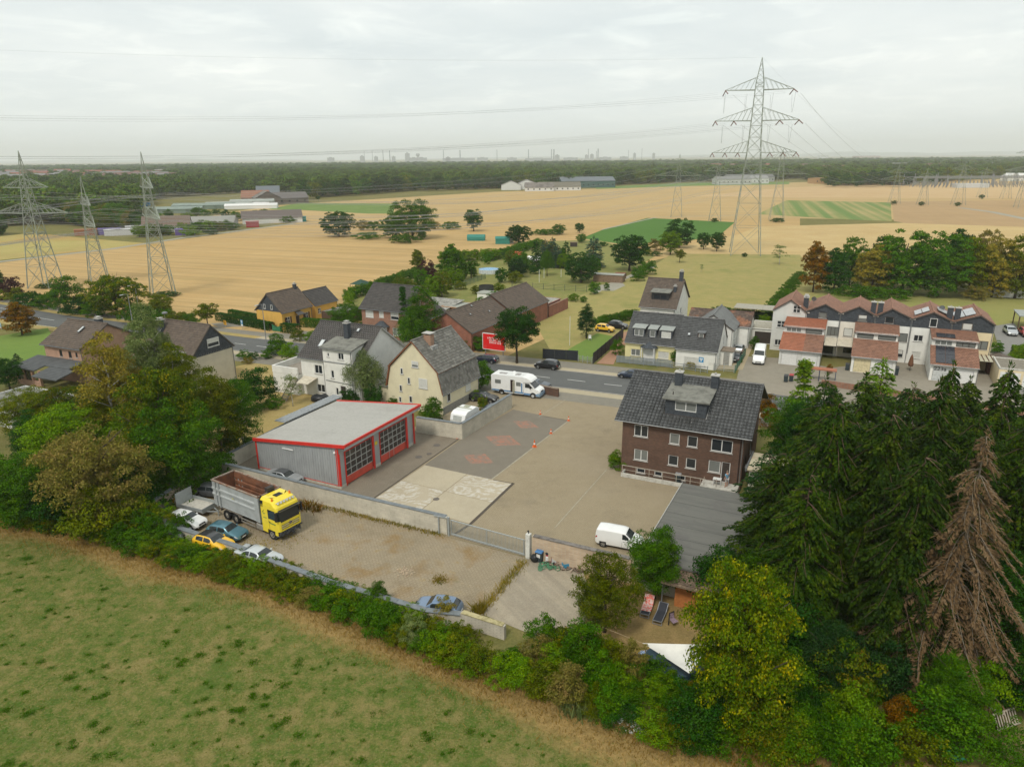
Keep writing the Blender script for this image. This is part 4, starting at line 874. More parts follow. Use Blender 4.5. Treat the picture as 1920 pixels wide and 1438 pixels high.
def orange_house():
 A=G(72,643,5.6);O=Vc((A.x,A.y,0));rz=R(-24);W,D,ev,rg=8.4,9.4,5.5,8.1
 u=Vc((cos(rz),sin(rz),0));v=Vc((-u.y,u.x,0));O=O+u*.4+v*.5
 win=(('S',3.3,3.75,.65,1.05,'w',DF),('S',5.35,3.7,.65,1.05,'w',DF),('S',6.9,3.95,.45,.75,'w',DF),('E',4.4,5.75,.8,.85,'w',DF),('E',3.6,3.2,.9,.6,'w',DF),('W',3,3.4,1,1,'w'))
 pk=brick_mat('pink_brick',(.42,.24,.165),(.37,.21,.145),(.36,.27,.2))
 t=house('pink_brick_house','pink brick house with brown tiled roof and a wide dark lean-to terrace','house',O,rz,W,D,ev,rg,pk,T_BROWN,win,over=.5,gover=.35,tile=(.36,.40),chims=((6.0,5.3,7.3,8.7,1.1,.7),))
 k_=(rg-ev)/(D/2);skylight(t,(4.9,2.3,ev+.33+2.3*k_),(1,0,0),Vc((0,1,k_)).normalized(),.45,1.3)
 # lean-to
 l=B();c=[(-1.9,-4.3,2.55),(3.4,-4.3,2.55),(3.4,-.02,3.35),(-1.9,-.02,3.35)]
 fs=((0,1,2,3),(7,6,5,4),(0,4,5,1),(1,5,6,2),(2,6,7,3),(3,7,4,0));sm=mat('dark_sheet_roof',(.085,.09,.092),.7,var=.1,scale=1.5)
 l.mesh([(x,y,z+.14)for x,y,z in c]+c,fs);c=[(3.42,-2.6,2.87),(W+.3,-2.6,2.87),(W+.3,-.02,3.35),(3.42,-.02,3.35)];l.mesh([(x,y,z+.14)for x,y,z in c]+c,fs)
 c=[(4.6,-5.6,2.2),(W+1.6,-5.6,2.2),(W+1.6,-2.65,2.8),(4.6,-2.65,2.8)];l.mesh([(x,y,z+.14)for x,y,z in c]+c,fs)
 ro=l.out('leanto_roof',sm,t)
 s=B()
 for i in range(12):s.bar((-1.9,-4.3+i*.36,2.71+i*.0672),(3.4,-4.3+i*.36,2.71+i*.0672),.05,.03)
 for i in range(8):s.bar((4.6,-5.6+i*.37,2.36+i*.075),(W+1.6,-5.6+i*.37,2.36+i*.075),.05,.03)
 s.out('roof_laps',sm,ro,stuff=True)
 w=B()
 for x in(-1.6,.1,1.9,3.5):w.box(x,-4.0,0,x+.35,-3.65,2.5)
 for x0,x1 in((-1.25,.1),(.45,1.9),(2.25,3.5)):w.box(x0,-3.98,0,x1,-3.7,.85)
 w.out('pillars',pk,t)
 for x0,x1 in((-1.25,.1),(.45,1.9)):q=B();q.q((x0,-3.85,.85),(x1,-3.85,.85),(x1,-3.85,2.4),(x0,-3.85,2.4));q.out('pane',GL,t)
 # cream flat roof in front
 f=thing('shed','low shed with pale felt roof behind the left trees','shed',G(-40,790),rz);b=B();b.box(0,0,0,9,6.5,2.5);b.out('wall',PLASTER_W,f);b=B();b.box(-.3,-.3,2.51,9.3,6.8,2.66);b.out('roof',FELT,f)
 b=B()
 b.box(-.34,6.81,2.5,9.34,6.9,2.8);b.box(-.4,-.34,2.5,-.31,6.8,2.8);b.out('edge_trim',WF,f)
orange_house()
# ------------------------------------------------------------------ across the street
def yellow_cottage():
 A=G(527,587,3.5);rz=R(61.5);yl=mat('ochre_render',(.60,.36,.085),.9,var=.06,scale=.8,wear=((.5,.32,.1),.8,.6,.8));O=Vc((A.x,A.y,0))
 sh=DF
 t=house('ochre_cottage','ochre yellow cottage with brown roof and black slate gable','house',O+Vc((0,.3,0)),rz,8.1,6.9,3.5,6.8,yl,T_BROWN,(('S',1.0,1.1,1.05,1.25,'2x'),('S',6.0,1.1,1.05,1.25,'2x'),('S',3.6,.1,.95,2.1,'dd'),('W',2.2,3.9,.5,.9,'w'),('W',4.1,3.9,.5,.9,'w')),over=.35,gover=.25,gable_mat=SLATE,chims=((7.4,3.4,6.2,7.7,.6,.6),),tile=(.36,.38))
 for x in(.62,2.08,5.62,7.08):
  b=B();b.box(x,-.07,1.1,x+.34,-.02,2.35);b.out('shutter',mat('brown_shutter',(.07,.035,.02),.6),t)
 b=B();c=[(3.1,-1.3,2.45),(5.1,-1.3,2.45),(4.8,-.02,3.0),(3.4,-.02,3.0)];b.mesh([(x,y,z+.08)for x,y,z in c]+c,((0,1,2,3),(7,6,5,4),(0,4,5,1),(1,5,6,2),(2,6,7,3),(3,7,4,0)))
 b.out('porch_roof',T_DARK,t);b=B()
 for x in(3.25,4.95):b.bar((x,-1.2,0),(x,-1.2,2.45),.1)
 b.out('porch_post',DF,t)
 O2=G(584,598,0);t2=house('ochre_annex','small ochre annex with dark roof beside the yellow cottage','house',G(588,600,0)+Vc((.3,.8,0)),rz,6.8,6.0,2.9,5.4,yl,T_DARK,(('S',.8,1.0,.9,1.1,'2x'),),over=.3,gover=.2,tile=(.36,.38))
 t3=flat_block('carport','grey flat carport roof right of the ochre annex','carport',G(640,612,0),rz,6.5,5.0,2.5,mat('dark_wood',(.10,.06,.04),.8),para=.02)
yellow_cottage()
def brick_villa():
 A=G(671,577,5.5);rz=R(-27);u=Vc((cos(rz),sin(rz),0));v=Vc((-u.y,u.x,0));O=Vc((A.x,A.y,0))+u*.4+v*.5;W,D,ev,rg=10.2,9.0,5.6,9.25
 t=house('red_brick_house','red brick house with brown tiled roof, roller shutters and bay door canopy','house',O,rz,W,D,ev,rg,BR_RED,T_DARK,(('S',.9,3.75,1.8,1.35,'s'),('S',4.0,3.95,1.05,1.3,'s'),('S',6.6,3.8,1.8,1.35,'h'),('S',1.2,.7,1.8,1.5,'s'),('S',6.9,.8,1.8,1.5,'2c'),('E',3,3.6,1.3,1.2,'2')),over=.5,gover=.35,tile=(.34,.36))
 w=Vc((0,-1,0));window(t,Vc((3.6,0,0)),Vc((1,0,0)),w,0,.05,.95,2.15,'d',proud=.1);window(t,Vc((4.7,0,0)),Vc((1,0,0)),w,0,.05,.95,2.15,'d',proud=.1)
 b=B();cx,cy=4.6,0;n=8
 rim=[(cx+1.7*cos(math.pi+math.pi*i/n),-.02+1.35*sin(math.pi+math.pi*i/n),2.4)for i in range(n+1)]
 for i in range(n):b.q(rim[i],rim[i+1],(cx+.3*cos(math.pi+math.pi*(i+1)/n),-.02+.2*sin(math.pi+math.pi*(i+1)/n),3.4),(cx+.3*cos(math.pi+math.pi*i/n),-.02+.2*sin(math.pi+math.pi*i/n),3.4))
 b.q(*reversed(rim));b.out('door_canopy',SLATE,t)
 k_=(rg-ev)/(D/2);skylight(t,(7.4,2.2,ev+.33+2.2*k_),(1,0,0),Vc((0,1,k_)).normalized(),.55,1.0)
 # extension behind to the right, with zinc chimney; low timber building
 P=lambda a,c:O+u*a+v*c
 t2=house('rear_wing','low dark roofed wing with a steel chimney behind the birch','house',P(10.6,3.5),R(63.5),9.0,8.0,3.2,5.4,mat('timber_boards',(.42,.22,.10),.8),T_DARK,(('W',1.2,1.2,1.6,1.1,'2'),),over=.5,gover=.4,chims=((3.4,2.4,4.2,6.6,.7,.7,GUT),),tile=(.34,.36))
 t3=flat_block('timber_annex','timber annex with pale flat roof between the birch and the barn','annex',G(833,605,0),R(-27),5.6,5.0,3.3,mat('timber_boards',(.42,.22,.10),.8),roof=mat('pale_felt',(.30,.31,.27),.9),wins=(('S',3.4,1.6,1.4,1.0,'w',DF),),over=.4,para=.03)
 t4=thing('pergola_roof','weathered corrugated shed roof behind the red brick house','shed',P(-.5,13.5),rz);cm=mat('corrugated_grey',(.33,.325,.29),.8,var=.25,scale=1.5,wear=((.15,.14,.12),1.2,.5,.7));b=B()
 n=34
 for i in range(n):
  a0,a1=i*.3,(i+1)*.3;zz=.04 if i%2 else 0
  b.q((a0,0,3.1+zz),(a1,0,3.1+zz),(a1,8,3.9+zz),(a0,8,3.9+zz));b.q((a1,0,3.1),(a1,8,3.9),(a1,8,3.94),(a1,0,3.14))
 b.out('roof',cm,t4);b=B();b.box(.3,.3,0,10,7.8,3.05);b.out('wall',mat('shed_green',(.33,.38,.28),.9),t4)
 gz=thing('gazebo','dark green pavilion tent beside the tall hedge','gazebo',G(678,548,0),rz);b=B();r_=[(-2,-2,2.2),(2,-2,2.2),(2,2,2.2),(-2,2,2.2)]
 for i in range(4):b.q(r_[i],r_[(i+1)%4],(0,0,3.3))
 b.q(*reversed(r_));b.out('canopy',mat('dark_green_cloth',(.03,.07,.05),.85),gz)
 for i,p in enumerate(r_):b=B();b.bar((p[0]*.95,p[1]*.95,0),(p[0]*.95,p[1]*.95,2.2),.08);b.out('post',DF,gz)
brick_villa()
def barn():
 A=G(885,625,3.5);rz=R(62.3);u=Vc((cos(rz),sin(rz),0));v=Vc((-u.y,u.x,0));O=Vc((A.x,A.y,0))+u*.3+v*.35
 br=brick_mat('barn_brick',(.33,.115,.075),(.26,.095,.06),(.24,.15,.11))
 t=house('brick_barn','long red brick barn with brown tiled roof in two lengths','barn',O,rz,15.2,9.6,3.5,6.5,br,T_BROWN,(),over=.3,gover=.25,tile=(.4,.42))
 t2=house('brick_barn','rear length of the long brick barn, under the slightly higher roof','barn',O+u*15.75+v*-.3,rz,14.8,10.1,3.7,6.9,br,T_BROWN,(),over=.3,gover=.25,tile=(.4,.42))
 for x,y in((4.2,2.6),(9.8,1.9),(7.0,4.0)):skylight(t,(x,y,3.5+.35+y*.625),(1,0,0),Vc((0,1,.625)).normalized(),.35,.35)
 # brick wall and ruin behind
 w=thing('garden_wall','red brick garden wall running on behind the barn','wall',O+u*31.2-v*.3,rz);b=B();b.box(0,0,0,10,.35,2.4);b.box(0,.36,0,.3,6.5,2.0);b.out('wall',br,w)
 s=flat_block('lowbarn','low shed with grey corrugated roof at the far end of the barn','shed',O+u*31.4+v*1.0,rz,8.5,6.5,2.3,br,roof=mat('corrugated_grey',(.33,.325,.29),.8),over=.2,para=.02)
 s.name='low_shed'
barn()
# ------------------------------------------------------------------ right middle: semi-detached pair and the house behind
def semi():
 A=G(1169,638.5,3.2);rz=R(-24.5);u=Vc((cos(rz),sin(rz),0));v=Vc((-u.y,u.x,0));O=Vc((A.x,A.y,0))+u*.25+v*.35;W,D,ev,rg=8.3,9.4,3.1,6.9
 yw=mat('yellow_render',(.66,.60,.32),.9,var=.04,scale=.8);k_=(rg-ev)/(D/2)
 t=house('yellow_semi','pale yellow house with black tiles, three dormers and a round porch roof','house',O,rz,W,D,ev,rg,yw,T_BLACK,(('S',1.0,.75,1.55,1.1,'2c'),('S',5.5,.7,1.7,1.2,'s')),over=.4,gover=.12,tile=(.3,.34))
 for x,w,k in((1.0,1.95,'2c'),(3.55,1.35,'wc'),(5.45,2.0,'s')):dormer(t,x,.75,ev+.75*k_-.05,w,1.55,1.9,SLATE,k,wz=.3,ww=w-.45,wh=1.1,slope=.12,roof=mat('zinc_roof',(.30,.32,.30),.5,var=.08),over=.12)
 o,s_,n=Vc((3.05,0,0)),Vc((1,0,0)),Vc((0,-1,0));window(t,o,s_,n,0,.05,2.0,2.2,'d',proud=.1)
 b=B();n_=10;cx=4.0;rim=[(cx+1.5*cos(math.pi+math.pi*i/n_),1.2*sin(math.pi+math.pi*i/n_)-.02,2.45)for i in range(n_+1)]
 for i in range(n_):b.q(rim[i],rim[i+1],(cx,-.02,3.35))
 b.q(*reversed(rim));b.out('porch_roof',SLATE,t)
 for x in(3.0,5.0):b=B();b.tube([(x,-.9,0),(x,-.9,2.44)],.08,8);b.out('porch_post',WF,t)
 O2=O+u*8.58+v*-1.05;W2=6.3;D2=9.8
 t2=house('white_semi','low white house with black tiles and one small dormer, joined to the yellow one','house',O2,rz,W2,D2,3.1,6.9,PLASTER_W,T_BLACK,(('S',1.3,.35,2.6,1.35,'s'),('E',2.2,1.3,.5,1.3,'w'),('E',6,3.0,.5,1.3,'w')),over=.4,gover=.15,tile=(.3,.34))
 k2=3.8/4.9;dormer(t2,2.9,1.7,3.1+1.7*k2-.1,1.05,1.0,1.3,mat('copper_brown',(.075,.05,.04),.6),'wc',wz=.2,ww=.75,wh=.72,slope=.05,over=.1,roof=GUT)
 skylight(t2,(1.3,1.75,3.1+.3+1.75*k2),(1,0,0),Vc((0,1,k2)).normalized(),.4,.5)
 # side porch box
 b=B();b.box(W2+.02,3.6,0,W2+1.9,6.0,2.3);b.out('porch',PLASTER_W,t2);b=B();b.box(W2-.05+.1,3.4,2.31,W2+2.1,6.2,2.42);b.out('porch_roof',mat('brown_felt',(.2,.16,.12),.9),t2)
 window(t2,Vc((W2+.55,3.6,0)),Vc((1,0,0)),Vc((0,-1,0)),0,.05,.9,2.0,'d',proud=.1,frame=mat('grey_door',(.3,.3,.28),.6))
 # rear wings
 t3=house('rear_wing','white wing with grey sheet roof behind the low white house','house',O2+u*.6+v*9.9,rz,6.6,8.5,4.3,6.6,PLASTER_W,mat('grey_sheet_roof',(.16,.165,.16),.7,var=.1,island=.08),(('E',2,2.2,.6,1.3,'w'),),axis='y',over=.3,gover=.2,tile=(.5,1.4))
 t4=house('link_building','low building with patchy red and brown tiles between the two rear houses','house',O+u*7.3+v*14.5,rz,10.5,6.5,3.8,5.6,PLASTER_W,mat('patchy_tile',(.11,.08,.065),.8,col2=(.28,.13,.075),scale=.5,island=.3),(),over=.2,gover=.2,tile=(.34,.38))
 A3=G(1197,574,5.6);O3=Vc((A3 .x,A3 .y,0))+u*.3+v*.4
 t5=house('white_rear_house','white house with brown tiles and a wide black dormer, standing behind the yellow one','house',O3,rz,6.4,12.2,5.6,9.75,PLASTER_W,T_BROWN,(('S',1.9,3.7,.9,1.0,'s'),('E',5,3.6,1.0,1.1,'w')),over=.45,gover=.3,tile=(.34,.38),chims=((6.0,6.0,8.9,11.4,.7,.7),))
 k3=4.15/6.1;dormer(t5,1.65,1.35,5.6+1.35*k3-.1,3.2,1.6,2.3,mat('black_cladding',(.028,.03,.032),.6),'2',wz=.35,ww=2.5,wh=.85,slope=.12,over=.25,roof=FELT,frame=DF)
 chimney(t5,5.5,3.4,7.4,9.0,.5,.5)
 da=B();da.q(*[(3.4+.75*cos(a*.628),-.35,4.0+.75*sin(a*.628))for a in range(10)]);da.tube([(3.4,-.35,4),(3.4,0,4)],.05);da.out('satellite_dish',GUT,t5)
 # garages and carport behind
 gm=mat('garage_roof_pale',(.34,.32,.26),.9,var=.15)
 fb=flat_block('garage','white double garage with pale roof and dark doors at the back of the side yard','garage',G(1383,640,0),rz,9.5,6.5,2.6,PLASTER_W,roof=gm,over=.15,para=.03,wins=(('S',.6,.05,1.1,2.1,'dd',DF),('S',2.8,.05,3.6,2.1,'dd',DF)))
 cp=thing('carport','open carport with grey roof at the pasture edge','carport',G(1377,600,0),rz);b=B();b.box(-.3,-.3,2.5,11.5,4.5,2.64);b.out('roof',gm,cp)
 for x in(0,3.7,7.4,11):
  for y in(0,4.1):b=B();b.bar((x,y,0),(x,y,2.5),.13);b.out('post',mat('dark_wood',(.10,.06,.04),.8),cp)
semi()
# ------------------------------------------------------------------ the terrace of six houses on the right
def uvw(u,v,z=0):return Vc((UX0*u-UY0*v,UY0*u+UX0*v,z))
UX0,UY0=cos(R(-26)),sin(R(-26));RT=R(-26)
def row():
 grey=mat('pale_grey_render',(.58,.58,.55),.9,var=.04,scale=.7);crm=mat('pink_cream_render',(.68,.63,.55),.9,var=.04,scale=.7);ylw=mat('sand_render',(.66,.55,.36),.9,var=.04,scale=.7)
 us=[-12.0,-6.7,-1.5,3.6,8.8,14.3,19.8];walls=[grey,PLASTER_W,crm,PLASTER_W,PLASTER_W,ylw]
 labs=['leftmost terraced house, pale grey gable with a cross-barred window','terraced house with a round poster in its slate gable window','terraced house with slate gable, pinkish wall and half lowered shutter','terraced house with an open black attic window beside a satellite dish',
   'terraced house with solar panels and a white framed slanted gable window','rightmost terraced house, sand coloured wall and large solar panels']
 win=[(('S',.8,4.0,1.35,1.15,'2x'),('S',.7,.9,1.1,1.0,'2'),('S',3.1,6.75,1.15,1.25,'2x')),
           (('S',3.4,3.4,1.75,1.5,'3c',DF),('S',1.9,6.2,1.15,.95,'wc',DF),('S',3.1,.3,1.6,2.0,'g',DF)),
           (('S',.7,3.5,1.35,1.35,'s',DF),('S',2.6,6.25,1.25,1.0,'hc',DF),('S',1.0,.7,1.3,1.2,'w',DF)),
           (('S',3.4,3.4,1.5,1.4,'wc',DF),('S',1.4,6.25,1.15,1.0,'w',DF),('S',3.2,.9,1.4,1.15,'h',DF)),
           (('S',.55,3.7,1.3,1.0,'2'),('S',2.4,6.2,1.0,1.35,'w'),('S',.6,.9,1.3,1.1,'s')),
           (('S',3.3,3.3,1.75,1.35,'2c',DF),('S',1.3,6.2,1.3,1.0,'s',DF),('E',3,3.5,1.2,1.2,'2'))]
 for i in range(6):
  W=us[i+1]-us[i]-.01;ev=7.15 if i else 6.9;rg=[8.75,8.45,8.45,8.5,8.4,8.45][i];rx=W*[.5,.52,.5,.42,.5,.62][i]
  yo=126.2+(0,0,.05,0,.05,0)[i]
  # the side eave of the last house drops lower
  t=house('terraced_house',labs[i],'house',uvw(us[i],yo),RT,W,9.2,ev,rg,walls[i],T_RED,win[i],axis='y',over=.05,gover=.25,gable_mat=walls[i]if i==0 else SLATE,group=None,tile=(.32,.36),ridge_y=rx)
  if i:
   q=B();n=17;hw=[w for w in win[i]if w[2]>6][0]
   for k in range(12):
    z=5.95+k*.22
    x0,x1=0,W
    if z>ev:x0=rx*(z-ev)/(rg-ev);x1=W-(W-rx)*(z-ev)/(rg-ev)
    if x1-x0<.4:break
    m_=max(1,int((x1-x0)/.3))
    for j in range(m_):
     a,c=x0+(x1-x0)*j/m_+.008,x0+(x1-x0)*(j+1)/m_-.008;cx=(a+c)/2
     if hw[1]-.12<cx<hw[1]+hw[3]+.12 and hw[2]-.15<z+.1<hw[2]+hw[4]+.1:continue
     q.mesh([(a,-.045,z),(c,-.045,z),(c,-.012,z+.235),(a,-.012,z+.235),(a,0,z),(c,0,z)],((0,1,2,3),(4,5,1,0)))
   q.out('slates',SLATE,t,stuff=True);bk=B()
   for x0,x1,z0_,z1_ in((0.01,hw[1]-.02,5.93,ev),(hw[1]+hw[3]+.02,W-.01,5.93,ev),(hw[1]-.02,hw[1]+hw[3]+.02,5.93,hw[2]-.08)):bk.box(x0,-.011,z0_,x1,-.002,z1_)
   bk.out('slate_backing',SLATE,t,stuff=True)
  if i in(4,5): # solar panels on the left slope(s)
   k=(rg-ev)/rx;v=Vc((1,0,k)).normalized();pm=mat('solar_panel',(.36,.37,.38),.25,var=.03,spec=.6)
   for(a,b_,c,d)in((((.35,1.2,1.0,3.2),(1.45,1.2,1.0,3.2))if i==4 else((.3,.9,1.35,2.4),(.3,3.4,1.35,2.4),(1.75,.9,1.35,2.4),(1.75,3.4,1.35,2.4)))):
    P=Vc((a*v.x,b_+d,ev+.32+a*v.z));s=B();n=v.cross(Vc((0,-1,0)));n=n if n.z>0 else-n
    cc=[P,P+Vc((0,-d,0)),P+Vc((0,-d,0))+v*c,P+v*c];s.mesh([p+n*.02 for p in cc]+[p+n*.09 for p in cc],((4,5,6,7),(0,1,5,4),(1,2,6,5),(2,3,7,6),(3,0,4,7)));s.out('solar_panel',pm,t)
  if i==4:
   k=(rg-ev)/(W-rx);v=Vc((-1,0,k)).normalized();n=Vc((k,0,1)).normalized();P=Vc((W-.5,2.0,ev+.45+.5*k));s=B();cc=[P,P+Vc((0,3.0,0)),P+Vc((0,3,0))+v*1.7,P+v*1.7]
   s.mesh([p for p in cc]+[p+n*.07 for p in cc],((4,5,6,7),(0,1,5,4),(1,2,6,5),(2,3,7,6),(3,0,4,7)));s.out('solar_panel',mat('solar_panel',(.36,.37,.38),.25),t)
  for cx,cy in([(W-.45,2.4),(W-.5,3.5)]if i==0 else[(W-.5,1.0)]if i==2 else[(.5,1.0)]if i in(3,5)else[(W-.5,1.1)]if i==4 else[]):chimney(t,cx,cy,ev-.1,ev+2.1,.75,.8,cap=i==0)
  if i in(1,3):q=B();cx=.2 if i==1 else-.1;q.tube([(W,-.12,ev),(W-.0,-.12,1.6 if i==3 else 3.3)],.05,6);q.out('downpipe',GUT,t)
  v_=B();v_.box(W-.42,-.1,ev-.06,W+.42,9.2,ev+.12)
  if i<5:v_.out('valley_gutter',mat('lead_pale',(.50,.47,.42),.7,wear=((.3,.26,.22),1.5,.5,.7)),t)
  if i in(1,3,4):
   dx=W*.12 if i!=4 else W*.75;q=B();q.tube([(dx,4.5,ev+.3),(dx,4.5,ev+1.3)],.03,6);q.q(*[(dx+.42*cos(a*.628),4.4-.1*sin(a*.628),ev+1.35+.42*sin(a*.628))for a in range(10)]);q.out('satellite_dish',GUT,t)
 # garage blocks with the stair boxes behind
 for gi,(u0,u1,doors,lab,left)in enumerate(((-9.6,-3.55,(('garage_w',WF),('garage_w',WF)),'double garage with bright orange and brown clay tiles in front of the terrace',T_NEW),(.9,6.95,(('y',mat('cream_door',(.62,.54,.34),.6)),('w',WF)),'middle double garage with one cream door below the terrace',T_RED),(11.5,17.4,(('g',mat('pale_grey_door',(.52,.54,.53),.6)),('w',WF)),'double garage numbered 223a with solar panels on its tiled roof',T_RED))):
  W=u1-u0;t=thing('garage',lab,'garage',uvw(u0,117.4),RT);wm=(grey,PLASTER_W,PLASTER_W)[gi]
  b=B();hl=[(.35,.05,2.35,2.15),(W-2.75,.05,2.35,2.15)]
  wall_face(b,Vc((0,0,0)),Vc((1,0,0)),Vc((0,-1,0)),W,0,2.55,hl)
  for x,f in((0,-1),(W,1)):
   p=[(x,0,0),(x,4.0,0),(x,4.0,4.3),(x,0,2.55)];b.q(*(p if f>0 else p[::-1]))
  b.box(0.02,4.01,0,W-.02,8.6,5.5);b.out('wall',wm,t)
  for h_,(nm,dm)in zip(hl,doors):
   d=B()
   for k in range(8):d.box(h_[0]+.04,.05-.012*(k%2),h_[1]+.02+k*.265,h_[0]+h_[2]-.04,.1,h_[1]+.02+k*.265+.255)
   d.out('garage_door',dm,t)
  k=(4.35-2.45)/4.4;v=Vc((0,1,k)).normalized();r=B()
  def sl(P,S,u_len,c0,name='roof'):
   P=Vc(P);u=Vc((1,0,0));n=u.cross(v).normalized();q=B();c=[P,P+u*u_len,P+u*u_len+v*S,P+v*S];lo=[p-n*.12 for p in c]
   q.mesh(c+lo,((0,1,2,3),(7,6,5,4),(0,4,5,1),(1,5,6,2),(2,6,7,3),(3,7,4,0)));return q.out(name,mat('eave_boards',(.10,.085,.075),.8),t),P
  ro,P=sl((-.15,-.35,2.52),4.85,W+.3,None)
  if gi==0:tiles(P,(1,0,0),v,(W+.3)*.56,4.85,'roof_tiles',left,ro,.32,.36);tiles(P+Vc(((W+.3)*.56,0,0)),(1,0,0),v,(W+.3)*.44,4.85,'roof_tiles',T_RED,ro,.32,.36)
  else:tiles(P,(1,0,0),v,W+.3,4.85,'roof_tiles',left,ro,.32,.36)
  v2=Vc((0,1,.13)).normalized();P2=Vc((-.15,3.75,5.42));u=Vc((1,0,0));n=u.cross(v2).normalized();q=B();S2=4.95;c=[P2,P2+u*(W+.3),P2+u*(W+.3)+v2*S2,P2+v2*S2];lo=[p-n*.12 for p in c]
  q.mesh(c+lo,((0,1,2,3),(7,6,5,4),(0,4,5,1),(1,5,6,2),(2,6,7,3),(3,7,4,0)));r2=q.out('roof',mat('eave_boards',(.10,.085,.075),.8),t)
  tiles(P2,(1,0,0),v2,W+.3,S2,'roof_tiles',left if gi==0 else T_RED,r2,.32,.36)
  o,s_,n_=Vc((0,4.01,0)),Vc((1,0,0)),Vc((0,-1,0));fr=(WF,DF,WF)[gi]
  window(t,o,s_,n_,.35,4.55,2.3,.7,'3c' if gi!=1 else 'wc',proud=.1,frame=fr,sill=False);window(t,o,s_,n_,W-2.75,4.55,2.45,.75,'wc' if gi<2 else '3c',proud=.1,frame=DF,sill=False)
  g=B();g.tube([(-.15,-.42,2.5),(W+.15,-.42,2.5)],.06,6);g.tube([(W+.05,-.1,2.4),(W+.05,-.1,0)],.045,6);g.tube([(.1,3.68,5.4),(W,3.68,5.4)],.05,6);g.out('gutter',GUT,t)
  if gi==2:
   for a in(.7,1.95):
    for d in(.5,2.6):s=B();n=u.cross(v).normalized();Q=P+u*a+v*d+n*.07;cc=[Q,Q+u*1.2,Q+u*1.2+v*2.05,Q+v*2.05];s.mesh(cc+[p+n*.06 for p in cc],((4,5,6,7),(0,1,5,4),(1,2,6,5),(2,3,7,6),(3,0,4,7)));s.out('solar_panel',mat('dark_solar',(.03,.032,.04),.25,spec=.6),t)
   for a in(.7,1.95):s=B();n=u.cross(v2).normalized();Q=P2+u*a+v2*.9+n*.07;cc=[Q,Q+u*1.2,Q+u*1.2+v2*1.7,Q+v2*1.7];s.mesh(cc+[p+n*.06 for p in cc],((4,5,6,7),(0,1,5,4),(1,2,6,5),(2,3,7,6),(3,0,4,7)));s.out('solar_panel',mat('dark_solar',(.03,.032,.04),.25),t)
   cu=bpy.data.curves.new('house_number','FONT');cu.body='223a';cu.size=.85;cu.extrude=.012;cu.align_x='LEFT';cu.materials.append(mat('black_paint',(.02,.02,.022),.6))
   _tmp=ONEW('house_number',cu);CL_(_tmp);_dg=bpy.context.evaluated_depsgraph_get();_me=bpy.data.meshes.new_from_object(_tmp.evaluated_get(_dg));bpy.data.objects.remove(_tmp);no=ONEW('house_number',_me);CL_(no);no.parent=t;no.location=(.42,.02,1.62);no.rotation_euler=(R(90),0,0)
 # awnings between, and the pergola
 aw=mat('awning_cloth',(.55,.5,.4),.9)
 for u0,u1,v0,z0,z1,lab in((-3.4,-1.6,122.6,2.5,3.1,'cream awning over the terrace left of the post'),(-1.5,.75,123.0,2.5,3.1,'cream awning over the terrace right of the post')):
  t=thing('awning',lab,'awning',uvw(u0,v0),RT);b=B();w=u1-u0;b.mesh([(0,0,z0),(w,0,z0),(w,3.5,z1),(0,3.5,z1),(0,0,z0-.06),(w,0,z0-.06),(w,3.5,z1-.06),(0,3.5,z1-.06)],((0,1,2,3),(7,6,5,4),(0,4,5,1)));b.out('cloth',aw,t);b=B();b.bar((0,0,z0-.05),(w,0,z0-.05),.12);b.out('front_bar',DF,t)
 pg=thing('pergola','glazed sand coloured pergola at the right end of the terrace','pergola',uvw(17.5,122.2),RT)
 b=B();b.box(0,0,2.45,3.0,3.9,2.52);b.out('roof',mat('poly_roof',(.50,.48,.36),.5),pg);b=B()
 for k in range(6):b.bar((k*.6,0,2.58),(k*.6,3.9,2.58),.08,.1)
 for x in(0,3):b.bar((x,0,0),(x,0,2.4),.12)
 b.out('frame',mat('brown_timber',(.12,.05,.03),.7),pg)
 dg=flat_block('garage','separate flat roofed double garage with white doors right of the terrace','garage',uvw(19.9,117.2),RT,5.6,6.5,2.75,mat('sand_render',(.66,.55,.36),.9),roof=mat('garage_roof_dark',(.21,.19,.15),.9),para=.14,rim=mat('pale_concrete',(.52,.51,.46),.85))
 for x in(.2,2.95):
  d=B()
  for k in range(8):d.box(x,-.04+.012*(k%2),.06+k*.3,x+2.45,-.01,.06+k*.3+.285)
  d.out('garage_door',WF,dg)
 hut=thing('garden_hut','small red brown hut with a shallow roof behind the separate garage','hut',uvw(19.6,124.5),RT);b=B();b.box(0,0,0,3.5,3,2.1);b.out('wall',mat('brown_timber',(.12,.05,.03),.7),hut);b=B()
 b.q((-.3,-.3,2.1),(1.75,-.3,2.7),(1.75,3.3,2.7),(-.3,3.3,2.1));b.q((1.75,-.3,2.7),(3.8,-.3,2.1),(3.8,3.3,2.1),(1.75,3.3,2.7));b.q((-.3,-.3,2.1),(3.8,-.3,2.1),(1.75,-.3,2.7));b.out('roof',T_BROWN,hut)
 sc=thing('parasol','folded brown parasol standing before the white terrace wall','parasol',uvw(9.2,121.5),0);b=B();b.tube([(0,0,.8),(0,0,1.1),(0,0,2.3),(0,0,2.7)],[.3,.42,.2,.03],8);b.out('canopy',mat('brown_cloth',(.16,.075,.04),.9),sc);b=B();b.tube([(0,0,0),(0,0,.8)],.04,6);b.out('pole',DF,sc)
 wl=thing('garden_wall','low dark red brick wall along the terrace forecourt','wall',(0,0,0),0);b=B();p0,p1=G(1540,722),G(1960,785);b.bar(p0+Vc((0,0,.45)),p1+Vc((0,0,.45)),.4,.9);b.out('masonry',BR_RED,wl)
